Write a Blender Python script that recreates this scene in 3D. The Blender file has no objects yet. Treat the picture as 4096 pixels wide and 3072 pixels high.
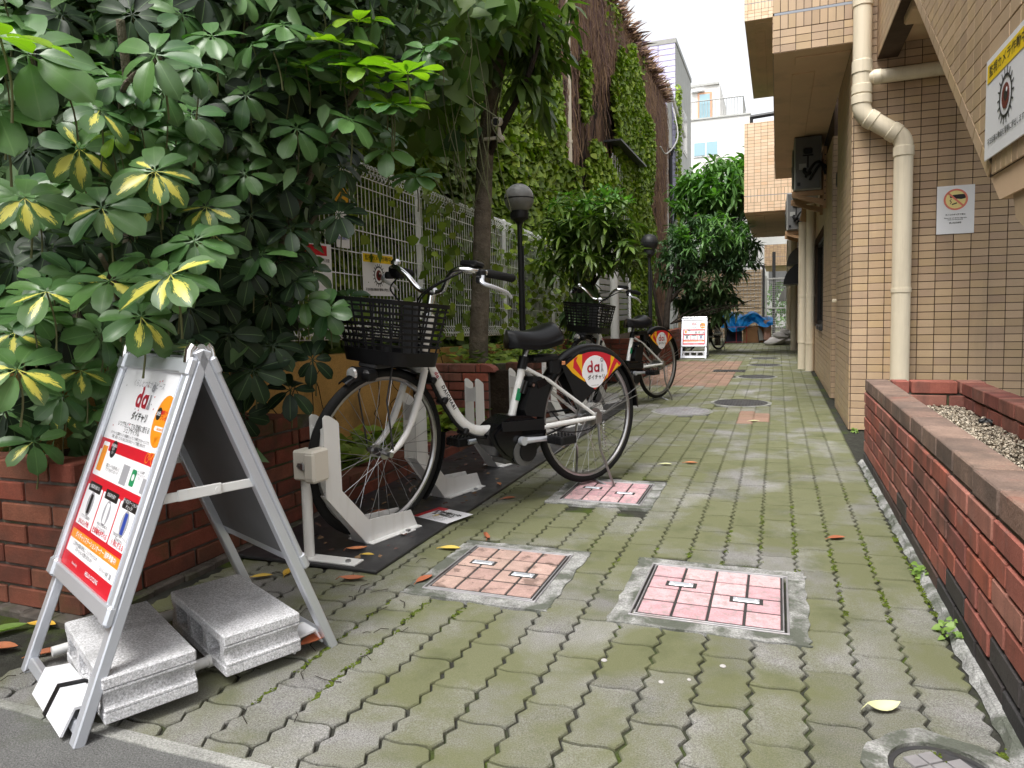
import bpy, bmesh, math, random
import numpy as np
from mathutils import Vector, Matrix
random.seed(7); rng = np.random.default_rng(11)
S = bpy.context.scene
COL = S.collection
rad = math.radians

# ------------------------------------------------------------------ camera
cam = bpy.data.cameras.new("camera"); cam_ob = bpy.data.objects.new("camera", cam); COL.objects.link(cam_ob)
cam.sensor_fit = 'HORIZONTAL'; cam.sensor_width = 36.0; cam.lens = 24.785
cam.shift_y = -0.0161; cam.clip_start = 0.05; cam.clip_end = 600
right = Vector((0.935964, 0.351273, -0.024051)); fw = Vector((-0.352063, 0.932759, -0.077535))
fw.normalize(); right = (right - fw * right.dot(fw)).normalized()
# right handed frame: x right, y up, z back
up = right.cross(fw).normalized()
cam_ob.matrix_world = Matrix(((right.x, up.x, -fw.x, 0.0), (right.y, up.y, -fw.y, 0.0), (right.z, up.z, -fw.z, 0.87), (0, 0, 0, 1)))
S.camera = cam_ob

# ------------------------------------------------------------------ world, sun, exposure
SUN_EL, SUN_AZ = rad(62), rad(200)      # azimuth clockwise from +Y
W = bpy.data.worlds.new("World"); S.world = W; W.use_nodes = True
wn = W.node_tree; wn.nodes.clear()
sky = wn.nodes.new('ShaderNodeTexSky'); sky.sky_type = 'NISHITA'; sky.sun_disc = False
sky.sun_elevation = SUN_EL; sky.sun_rotation = SUN_AZ; sky.dust_density = 4.0; sky.air_density = 1.0
hs = wn.nodes.new('ShaderNodeHueSaturation'); hs.inputs['Saturation'].default_value = 0.12   # overcast: nearly colourless
bgw = wn.nodes.new('ShaderNodeBackground'); bgw.inputs['Strength'].default_value = 0.15
wo = wn.nodes.new('ShaderNodeOutputWorld')
wn.links.new(sky.outputs[0], hs.inputs['Color']); wn.links.new(hs.outputs[0], bgw.inputs[0]); wn.links.new(bgw.outputs[0], wo.inputs[0])
sun = bpy.data.lights.new("sun", 'SUN'); sun.energy = 1.5; sun.angle = rad(25); sun.color = (1.0, 0.97, 0.92)
sun_ob = bpy.data.objects.new("sun", sun); COL.objects.link(sun_ob)
sd = Vector((math.sin(SUN_AZ) * math.cos(SUN_EL), math.cos(SUN_AZ) * math.cos(SUN_EL), math.sin(SUN_EL)))
sun_ob.rotation_euler = sd.to_track_quat('Z', 'Y').to_euler(); sun_ob.location = (0, -3, 12)
S.view_settings.view_transform = 'Standard'; S.view_settings.look = 'None'
S.view_settings.exposure = 1.2; S.view_settings.gamma = 1.0; S.view_settings.use_curve_mapping = False
S.render.engine = 'CYCLES'
S.cycles.max_bounces = 8; S.cycles.diffuse_bounces = 6; S.cycles.glossy_bounces = 3; S.cycles.transmission_bounces = 4
S.cycles.transparent_max_bounces = 6; S.cycles.use_denoising = True
S.cycles.caustics_reflective = False; S.cycles.caustics_refractive = False

# ------------------------------------------------------------------ materials
def lin(c):
    return tuple(((x / 255) / 12.92 if x / 255 <= 0.04045 else ((x / 255 + 0.055) / 1.055) ** 2.4) for x in c)
MATS = {}
def mat(name, cols, rough=0.6, noise=None, dirt=None, bump=None, metal=0.0, spec=0.5, jitter=0.0, coat=0.0, space='world',
        trans=None, dirt2=None, speck=None, uvleaf=None, bump2=None, rvar=0.0, near_y=None, streak=None):
    """cols: list of rgb (picked by a random per object / island); noise=(scale, amount); dirt=(rgb, scale, lo, hi, amount)"""
    m = bpy.data.materials.new(name); m.use_nodes = True; nt = m.node_tree; N = nt.nodes; L = nt.links
    b = N['Principled BSDF']; b.inputs['Roughness'].default_value = rough; b.inputs['Metallic'].default_value = metal
    b.inputs['Specular IOR Level'].default_value = spec; b.inputs['Coat Weight'].default_value = coat
    if isinstance(cols, tuple): cols = [cols]
    geo = N.new('ShaderNodeNewGeometry')
    tc = N.new('ShaderNodeTexCoord')
    P = geo.outputs['Position'] if space == 'world' else tc.outputs['Object']
    rnd = None
    if len(cols) > 1 or jitter:
        oi = N.new('ShaderNodeObjectInfo')
        ad = N.new('ShaderNodeMath'); ad.operation = 'ADD'; L.new(oi.outputs['Random'], ad.inputs[0]); L.new(geo.outputs['Random Per Island'], ad.inputs[1])
        fr = N.new('ShaderNodeMath'); fr.operation = 'FRACT'; L.new(ad.outputs[0], fr.inputs[0]); rnd = fr.outputs[0]
    if len(cols) > 1:
        r = N.new('ShaderNodeValToRGB'); r.color_ramp.interpolation = 'LINEAR'
        while len(r.color_ramp.elements) < len(cols): r.color_ramp.elements.new(0.5)
        for i, c in enumerate(cols):
            r.color_ramp.elements[i].position = i / (len(cols) - 1); r.color_ramp.elements[i].color = (*c, 1)
        L.new(rnd, r.inputs[0]); out = r.outputs[0]
    else:
        rg = N.new('ShaderNodeRGB'); rg.outputs[0].default_value = (*cols[0], 1); out = rg.outputs[0]
    def mix(kind, fac, a, bb):
        x = N.new('ShaderNodeMix'); x.data_type = 'RGBA'; x.blend_type = kind
        for s, v in ((x.inputs[0], fac), (x.inputs[6], a), (x.inputs[7], bb)):
            if isinstance(v, (int, float)): s.default_value = v
            elif isinstance(v, tuple): s.default_value = (*v, 1)
            else: L.new(v, s)
        return x.outputs[2]
    def ntex(scale, detail=4, roughn=0.55, vec=None, dist=0.0):
        t = N.new('ShaderNodeTexNoise'); t.inputs['Scale'].default_value = scale; t.inputs['Detail'].default_value = detail
        t.inputs['Roughness'].default_value = roughn; t.inputs['Distortion'].default_value = dist
        L.new(vec or P, t.inputs['Vector']); return t.outputs['Fac']
    def mrange(v, a, bb, c=0.0, d=1.0):
        t = N.new('ShaderNodeMapRange'); L.new(v, t.inputs[0])
        t.inputs[1].default_value = a; t.inputs[2].default_value = bb; t.inputs[3].default_value = c; t.inputs[4].default_value = d
        return t.outputs[0]
    def scale_col(out, v):
        c = N.new('ShaderNodeCombineColor'); L.new(v, c.inputs[0]); L.new(v, c.inputs[1]); L.new(v, c.inputs[2])
        return mix('MULTIPLY', 1.0, out, c.outputs[0])
    if jitter:
        m2 = N.new('ShaderNodeMath'); m2.operation = 'MULTIPLY'; L.new(rnd, m2.inputs[0]); m2.inputs[1].default_value = 7.31
        m3 = N.new('ShaderNodeMath'); m3.operation = 'FRACT'; L.new(m2.outputs[0], m3.inputs[0])
        out = scale_col(out, mrange(m3.outputs[0], 0, 1, 1 - jitter, 1 + jitter))
    if noise:
        out = scale_col(out, mrange(ntex(noise[0], 6, 0.65), 0.25, 0.75, 1 - noise[1], 1 + noise[1]))
    if speck:    # fine grain
        out = scale_col(out, mrange(ntex(speck[0], 2, 0.7), 0.3, 0.7, 1 - speck[1], 1 + speck[1]))
    for dd in (dirt, dirt2):
        if dd:
            nv = ntex(dd[1], 5, 0.6, dist=0.3)
            if near_y:      # less moss on the worn pavers by the street
                sy_ = N.new('ShaderNodeSeparateXYZ'); L.new(P, sy_.inputs[0])
                sh = mrange(sy_.outputs[1], near_y[0], near_y[1], -near_y[2], 0.0)
                aa = N.new('ShaderNodeMath'); aa.operation = 'ADD'; L.new(nv, aa.inputs[0]); L.new(sh, aa.inputs[1]); nv = aa.outputs[0]
            f = mrange(nv, dd[2], dd[3], 0.0, dd[4])
            out = mix('MIX', f, out, dd[0])
    if streak:   # rain streaks and run-off stains, stretched downward
        vm = N.new('ShaderNodeVectorMath'); vm.operation = 'MULTIPLY'; L.new(P, vm.inputs[0]); vm.inputs[1].default_value = (streak[4], streak[4], streak[4] * .07)
        out = mix('MIX', mrange(ntex(1.0, 5, 0.65, vec=vm.outputs[0]), streak[1], streak[2], 0.0, streak[3]), out, streak[0])
    if uvleaf:
        out = uvleaf(N, L, out, mix, mrange, ntex, tc, rnd)
    L.new(out, b.inputs['Base Color'])
    hgt = None
    if bump:
        bm_ = N.new('ShaderNodeBump'); bm_.inputs['Strength'].default_value = bump[1]; bm_.inputs['Distance'].default_value = bump[2] if len(bump) > 2 else 0.004
        L.new(ntex(bump[0], 4, 0.65), bm_.inputs['Height']); hgt = bm_
        if bump2:
            b2 = N.new('ShaderNodeBump'); b2.inputs['Strength'].default_value = bump2[1]; b2.inputs['Distance'].default_value = bump2[2]
            L.new(ntex(bump2[0], 2, 0.5), b2.inputs['Height']); L.new(bm_.outputs[0], b2.inputs['Normal']); hgt = b2
        L.new(hgt.outputs[0], b.inputs['Normal'])
    if rvar:
        L.new(mrange(ntex(9.0, 4, 0.6), 0.3, 0.7, rough - rvar, rough + rvar), b.inputs['Roughness'])
    if trans:   # thin leaf light passing through
        tb = N.new('ShaderNodeBsdfTranslucent'); ms = N.new('ShaderNodeMixShader'); ms.inputs[0].default_value = trans[1]
        L.new(mix('MULTIPLY', 1.0, out, trans[0]), tb.inputs[0]); L.new(b.outputs[0], ms.inputs[1]); L.new(tb.outputs[0], ms.inputs[2])
        L.new(ms.outputs[0], N['Material Output'].inputs[0])
    MATS[name] = m; return m

def shrubleaf(var):
    """pale midrib; var > 0 paints a ragged yellow centre (a variegated leaf)"""
    def fn(N, L, out, mix, mrange, ntex, tc, rnd):
        sx = N.new('ShaderNodeSeparateXYZ'); L.new(tc.outputs['UV'], sx.inputs[0])
        ab = N.new('ShaderNodeMath'); ab.operation = 'ABSOLUTE'; L.new(sx.outputs[1], ab.inputs[0])
        rib = mrange(ab.outputs[0], 0.02, 0.07, 0.55, 0.0)
        out = mix('MIX', mrange(ntex(26.0, 4, 0.7), .45, .75, 0.0, .45), out, mix('MULTIPLY', 1.0, out, (.62, .60, .66)))
        if var > 0:
            cm = N.new('ShaderNodeCombineXYZ'); L.new(sx.outputs[0], cm.inputs[0])
            sy = N.new('ShaderNodeMath'); sy.operation = 'MULTIPLY'; L.new(sx.outputs[1], sy.inputs[0]); sy.inputs[1].default_value = 2.2; L.new(sy.outputs[0], cm.inputs[1])
            if rnd is not None: L.new(rnd, cm.inputs[2])
            mp = N.new('ShaderNodeVectorMath'); mp.operation = 'MULTIPLY'; L.new(cm.outputs[0], mp.inputs[0]); mp.inputs[1].default_value = (3.0, 2.4, 40.0)
            n = ntex(1.7, 6, 0.7, vec=mp.outputs[0])
            n2 = mrange(n, 0.25, 0.75, -0.42, 0.42)
            av = N.new('ShaderNodeMath'); av.operation = 'ADD'; L.new(ab.outputs[0], av.inputs[0]); L.new(n2, av.inputs[1])
            uu = mrange(sx.outputs[0], 0.55, 1.0, 0.0, 0.7)
            a2 = N.new('ShaderNodeMath'); a2.operation = 'ADD'; L.new(av.outputs[0], a2.inputs[0]); L.new(uu, a2.inputs[1])
            f = mrange(a2.outputs[0], var - 0.03, var + 0.03, 1.0, 0.0)
            out = mix('MIX', f, out, (0.74, 0.68, 0.13))
            return out
        return mix('MIX', rib, out, (0.14, 0.24, 0.09))
    return fn

G = lambda *c: lin(c)
mat('moss_paver', [(0.215, 0.21, 0.20), (0.27, 0.265, 0.255)], rough=0.92, spec=0.25, noise=(3.0, 0.16), speck=(330, 0.55), near_y=(1.05, 2.2, 0.08),
    dirt=((0.148, 0.156, 0.068), 2.3, 0.34, 0.53, 0.85), dirt2=((0.080, 0.092, 0.040), 5.5, 0.50, 0.72, 0.55), bump=(420, 1.0, 0.003), jitter=0.15)
mat('brick_paver', [(0.30, 0.19, 0.14), (0.26, 0.17, 0.13)], rough=0.92, spec=0.25, noise=(4, 0.2), speck=(300, 0.25), dirt=((0.13, 0.145, 0.07), 2.5, 0.5, 0.75, 0.7), bump=(400, 0.6, 0.002), jitter=0.1)
mat('joint_soil', (0.045, 0.045, 0.038), rough=1.0, spec=0.1, noise=(30, 0.4), dirt=((0.07, 0.10, 0.016), 3.0, 0.5, 0.62, 0.85), bump=(150, 1.0, 0.006))
mat('asphalt', (0.15, 0.15, 0.147), rough=0.95, spec=0.2, noise=(3, 0.3), speck=(300, 0.45), dirt=((0.085, 0.10, 0.045), 3.0, 0.55, 0.75, 0.7), bump=(260, 1.0, 0.004))
mat('kerb_concrete', (0.33, 0.33, 0.31), rough=0.95, spec=0.2, noise=(6, 0.35), speck=(260, 0.35), dirt=((0.11, 0.12, 0.08), 4.0, 0.5, 0.7, 0.8), bump=(200, 1.0, 0.004))
mat('mortar_white', (0.33, 0.33, 0.32), rough=0.95, spec=0.2, noise=(14, 0.5), speck=(200, 0.4), dirt=((0.10, 0.11, 0.085), 8.0, 0.45, 0.58, 0.9), bump=(150, 1.0, 0.006))
mat('mortar_dark', (0.12, 0.105, 0.092), rough=1.0, spec=0.1, noise=(20, 0.5), dirt=((0.06, 0.08, 0.02), 5, 0.5, 0.65, 0.7), bump=(160, 1.0, 0.004))
mat('red_brick', [G(170, 103, 88), G(152, 92, 80), G(164, 114, 100), G(136, 84, 76), G(178, 102, 82)], streak=((0.055, 0.045, 0.042), 0.50, 0.72, 0.55, 14), rough=0.9, spec=0.3, noise=(9, 0.22), speck=(230, 0.13),
    dirt=((0.060, 0.046, 0.038), 3.2, 0.52, 0.72, 0.75), dirt2=((0.42, 0.36, 0.33), 6.0, 0.60, 0.78, 0.35), bump=(130, 0.7, 0.003), jitter=0.14)
mat('brick_old', [G(136, 76, 60), G(116, 64, 52), G(130, 84, 66)], rough=0.9, spec=0.25, noise=(9, 0.25), speck=(230, 0.15),
    dirt=((0.045, 0.036, 0.028), 3.5, 0.46, 0.68, 0.8), dirt2=((0.06, 0.07, 0.025), 6.0, 0.56, 0.75, 0.6), bump=(130, 0.7, 0.003), jitter=0.15)
mat('brick_wet', [(0.045, 0.043, 0.045), (0.07, 0.058, 0.055), (0.10, 0.055, 0.045)], rough=0.75, spec=0.35, noise=(8, 0.3), speck=(200, 0.2), bump=(130, 0.5, 0.003), jitter=0.2)
mat('brick_cap', [G(146, 122, 108), G(128, 108, 98), G(138, 108, 94)], rough=0.88, spec=0.3, noise=(12, 0.3), speck=(200, 0.2), dirt=((0.06, 0.055, 0.05), 3.5, 0.45, 0.7, 0.7), dirt2=((0.25, 0.085, 0.055), 5.0, 0.62, 0.7, 0.7), bump=(90, 0.7, 0.004), jitter=0.1)
mat('wall_tile', [G(180, 154, 128), G(189, 163, 134), G(186, 160, 125), G(174, 148, 124)], rough=0.42, spec=0.45, noise=(5, 0.06), speck=(300, 0.05), jitter=0.07, bump=(160, 0.15, 0.001), streak=((0.30, 0.235, 0.165), 0.50, 0.78, 0.5, 7))
mat('wall_tile_orange', [G(222, 192, 160), G(226, 198, 168), G(218, 182, 146)], rough=0.45, spec=0.45, noise=(5, 0.06), jitter=0.05)
mat('tile_grout', (0.085, 0.060, 0.045), rough=0.95, spec=0.1, noise=(20, 0.2))
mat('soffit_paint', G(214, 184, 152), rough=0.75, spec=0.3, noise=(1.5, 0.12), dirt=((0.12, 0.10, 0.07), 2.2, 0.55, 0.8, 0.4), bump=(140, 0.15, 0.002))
mat('soffit_plaster', G(172, 150, 122), rough=0.85, spec=0.2, noise=(2, 0.15), bump=(140, 0.3, 0.002))
mat('grey_caulk', G(150, 156, 166), rough=0.6)
mat('pvc_pipe', G(222, 210, 186), streak=((0.45, 0.38, 0.28), 0.48, 0.75, 0.55, 16), bump=(9, 0.08, 0.01), rough=0.46, spec=0.5, noise=(3, 0.05), dirt=((0.42, 0.36, 0.27), 4.5, 0.6, 0.85, 0.35))
mat('stucco_orange', G(186, 146, 86), rough=0.95, spec=0.15, noise=(4, 0.2), speck=(160, 0.2), dirt=((0.10, 0.075, 0.04), 3.0, 0.5, 0.72, 0.75), bump=(220, 0.9, 0.005))
mat('soil', (0.045, 0.034, 0.024), rough=1.0, spec=0.1, noise=(14, 0.5), bump=(70, 1.0, 0.02))
mat('gravel', [(0.62, 0.53, 0.41), (0.72, 0.64, 0.52), (0.54, 0.46, 0.35), (0.66, 0.58, 0.47)], rough=0.95, spec=0.15, noise=(60, 0.2), jitter=0.15)
mat('concrete_block', (0.72, 0.72, 0.74), rough=0.95, spec=0.15, noise=(10, 0.12), speck=(240, 0.42), dirt=((0.18, 0.18, 0.18), 9.0, 0.52, 0.72, 0.5), bump=(330, 1.0, 0.004))
mat('aluminium', G(214, 218, 226), rough=0.36, metal=0.55, spec=0.5, noise=(4, 0.04))
mat('chrome', (0.72, 0.72, 0.73), rough=0.16, metal=1.0)
mat('steel', (0.42, 0.42, 0.43), rough=0.32, metal=1.0, noise=(30, 0.1))
mat('white_paint', G(232, 232, 230), streak=((0.50, 0.46, 0.40), 0.55, 0.8, 0.45, 22), rough=0.38, spec=0.5, noise=(3, 0.03), dirt=((0.16, 0.13, 0.10), 24.0, 0.70, 0.74, 0.6))
mat('white_panel', G(238, 239, 243), rough=0.3, spec=0.5)
mat('ivory_plastic', G(222, 216, 204), rough=0.45, spec=0.5)
mat('print_white', G(244, 244, 248), rough=0.3)
mat('print_red', G(206, 26, 46), rough=0.35)
mat('print_crimson', G(176, 24, 52), rough=0.35)
mat('print_orange', G(240, 150, 36), rough=0.35)
mat('print_yellow', G(246, 210, 30), rough=0.4)
mat('print_amber', G(240, 178, 20), rough=0.35)
mat('print_black', (0.012, 0.012, 0.014), rough=0.4)
mat('print_grey', G(160, 160, 166), rough=0.4)
mat('print_green', G(30, 140, 90), rough=0.4)
mat('print_blue', G(40, 70, 160), rough=0.4)
mat('print_salmon', G(228, 130, 110), rough=0.4)
mat('print_cream', G(240, 222, 150), rough=0.4)
mat('print_iris', G(110, 34, 30), rough=0.35)
mat('black_plastic', (0.008, 0.008, 0.009), rough=0.45, spec=0.25, noise=(20, 0.15))
mat('black_gloss', (0.006, 0.006, 0.007), rough=0.15, spec=0.4)
mat('black_satin', (0.007, 0.007, 0.008), rough=0.30, spec=0.22)
mat('rubber', (0.012, 0.012, 0.012), rough=0.75, spec=0.2, noise=(25, 0.2))
mat('lens', (0.7, 0.7, 0.7), rough=0.1, metal=0.6)
mat('mat_black', (0.030, 0.030, 0.032), rough=0.40, spec=0.45, noise=(5, 0.3), dirt=((0.085, 0.085, 0.085), 6.0, 0.58, 0.8, 0.4), bump=(180, 0.15, 0.001), rvar=0.12)
mat('panel_back', (0.13, 0.133, 0.14), rough=0.55, noise=(4, 0.15))
mat('cover_tile', [G(206, 166, 170), G(192, 152, 158), G(214, 176, 178)], rough=0.85, spec=0.3, noise=(26, 0.22), speck=(230, 0.15), dirt=((0.30, 0.27, 0.26), 45, 0.52, 0.6, 0.6), bump=(200, 0.5, 0.002), jitter=0.06)
mat('cover_tile_rust', [G(176, 150, 140), G(166, 138, 130), G(182, 156, 144)], rough=0.85, spec=0.3, noise=(24, 0.25), speck=(230, 0.15), dirt=((0.13, 0.085, 0.07), 14, 0.56, 0.64, 0.7), bump=(200, 0.5, 0.002), jitter=0.1)
mat('cover_seat', (0.035, 0.033, 0.032), rough=0.9, noise=(40, 0.4))
mat('cast_iron', (0.075, 0.075, 0.078), rough=0.5, metal=0.5, noise=(12, 0.3), dirt=((0.10, 0.085, 0.06), 8, 0.55, 0.7, 0.6))
mat('cast_iron_worn', [(0.33, 0.32, 0.33)], rough=0.5, metal=0.4, noise=(12, 0.25), dirt=((0.22, 0.15, 0.13), 5, 0.55, 0.7, 0.6))
mat('bark', [(0.19, 0.16, 0.125)], rough=0.95, spec=0.15, noise=(14, 0.45), dirt=((0.075, 0.085, 0.045), 4, 0.45, 0.65, 0.7), bump=(45, 1.0, 0.02), bump2=(160, 0.6, 0.006))
mat('bark_dark', (0.035, 0.028, 0.022), rough=0.95, spec=0.15, noise=(14, 0.4), bump=(60, 1.0, 0.012))
mat('green_stem', [(0.12, 0.13, 0.05)], rough=0.6, noise=(20, 0.2))
leafT = lambda c: (c, 0.22)
mat('leaf_green', [(0.072, 0.165, 0.050), (0.098, 0.200, 0.056), (0.060, 0.142, 0.052)], rough=0.36, spec=0.5, jitter=0.18, uvleaf=shrubleaf(0), trans=((0.9, 1.5, 0.35), 0.16))
mat('leaf_var', [(0.076, 0.165, 0.050), (0.095, 0.190, 0.055)], rough=0.36, spec=0.5, jitter=0.12, uvleaf=shrubleaf(0.30), trans=((1.0, 1.3, 0.35), 0.16))
mat('leaf_var_strong', [(0.076, 0.165, 0.050), (0.098, 0.195, 0.055)], rough=0.36, spec=0.5, jitter=0.12, uvleaf=shrubleaf(0.50), trans=((1.0, 1.3, 0.35), 0.16))
mat('leaf_lime', [(0.22, 0.40, 0.035), (0.30, 0.47, 0.04), (0.17, 0.33, 0.04)], rough=0.36, spec=0.5, jitter=0.12, uvleaf=shrubleaf(0), trans=((1.1, 1.4, 0.3), 0.40))
mat('leaf_dark', [(0.016, 0.036, 0.016), (0.026, 0.052, 0.020), (0.013, 0.026, 0.014)], rough=0.46, spec=0.28, jitter=0.25, uvleaf=shrubleaf(0), trans=((0.9, 1.5, 0.35), 0.08))  # darkened copy of the leaf green: shade inside the foliage painted into the colour
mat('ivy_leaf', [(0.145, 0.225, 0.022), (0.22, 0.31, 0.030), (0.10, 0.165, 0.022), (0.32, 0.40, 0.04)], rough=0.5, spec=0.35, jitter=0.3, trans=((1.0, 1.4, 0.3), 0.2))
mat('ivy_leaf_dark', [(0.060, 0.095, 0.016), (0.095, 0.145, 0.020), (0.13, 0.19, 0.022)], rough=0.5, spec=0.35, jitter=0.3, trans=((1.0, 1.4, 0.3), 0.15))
mat('ivy_dead', [(0.19, 0.115, 0.066), (0.26, 0.17, 0.10), (0.13, 0.08, 0.066), (0.15, 0.095, 0.09)], rough=0.9, spec=0.15, jitter=0.3)
mat('ivy_wall', (0.19, 0.125, 0.085), rough=0.95, spec=0.1, noise=(3, 0.4), dirt=((0.08, 0.055, 0.05), 2.0, 0.42, 0.6, 0.8), bump=(40, 1.0, 0.03))
mat('heart_leaf', [(0.075, 0.145, 0.036), (0.14, 0.215, 0.030), (0.060, 0.125, 0.052)], rough=0.45, spec=0.4, jitter=0.25, trans=((1.1, 1.5, 0.25), 0.4))
mat('long_leaf', [(0.065, 0.120, 0.026), (0.100, 0.165, 0.030), (0.150, 0.225, 0.036)], rough=0.38, spec=0.5, jitter=0.3, trans=((1.0, 1.4, 0.3), 0.22))
mat('tree_leaf_far', [(0.060, 0.125, 0.055), (0.090, 0.170, 0.065), (0.050, 0.095, 0.048)], rough=0.55, spec=0.25, jitter=0.3, trans=((0.9, 1.4, 0.4), 0.2))
mat('bright_leaf_far', [(0.10, 0.22, 0.060), (0.15, 0.30, 0.07), (0.07, 0.165, 0.05)], rough=0.45, spec=0.4, jitter=0.3, trans=((1.0, 1.4, 0.3), 0.3))
mat('leaf_brown', [G(196, 128, 84), G(160, 92, 60), G(176, 108, 74)], rough=0.7, jitter=0.2, noise=(40, 0.2))
mat('leaf_yellow', [G(214, 170, 60), G(200, 180, 90)], rough=0.65, jitter=0.15)
mat('leaf_pale', G(206, 206, 160), rough=0.7)
mat('weed', [(0.16, 0.27, 0.05), (0.22, 0.34, 0.07)], rough=0.5, trans=((1, 1.3, 0.3), 0.3))
mat('fence_white', G(248, 249, 247), rough=0.4, spec=0.45, noise=(6, 0.06), dirt=((0.34, 0.36, 0.28), 5, 0.6, 0.8, 0.4))
mat('lamp_globe', (0.27, 0.27, 0.265), rough=0.40, spec=0.4, noise=(3, 0.3), dirt=((0.06, 0.06, 0.055), 4.0, 0.48, 0.7, 0.7), bump=(60, 0.2, 0.002))
mat('lamp_metal', (0.020, 0.021, 0.022), rough=0.5, spec=0.4)
mat('lilac_cladding', G(196, 192, 222), rough=0.6, noise=(2, 0.05))
mat('grey_render', G(180, 180, 176), rough=0.85, noise=(2, 0.12))
mat('white_render', G(226, 224, 220), rough=0.9, noise=(1, 0.06))
mat('glass_dark', (0.012, 0.013, 0.014), rough=0.15, spec=0.5)
mat('glass_sky', G(150, 180, 190), rough=0.1, spec=0.6, metal=0.2)
mat('dark_metal', (0.030, 0.030, 0.032), rough=0.5, spec=0.4)
mat('ac_grey', G(150, 150, 146), rough=0.5, noise=(5, 0.1))
mat('ac_dark', (0.11, 0.11, 0.108), rough=0.55, noise=(5, 0.15))
mat('bracket_brown', G(160, 126, 92), rough=0.6, noise=(6, 0.15))
mat('wood_frame', G(214, 160, 126), rough=0.6)
mat('tarp_blue', [G(24, 150, 236)], rough=0.35, spec=0.5, noise=(8, 0.15))
mat('box_navy', (0.022, 0.026, 0.055), rough=0.7)
mat('cardboard', G(150, 112, 78), rough=0.9, noise=(5, 0.15))
mat('suitcase_pink', G(206, 160, 144), rough=0.4)
mat('sack_white', G(176, 172, 170), rough=0.8, noise=(10, 0.2))
mat('rack_red', G(150, 32, 40), rough=0.5)
mat('terracotta', G(168, 92, 60), rough=0.85)
mat('amber_lens', G(240, 160, 110), rough=0.2)

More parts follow.
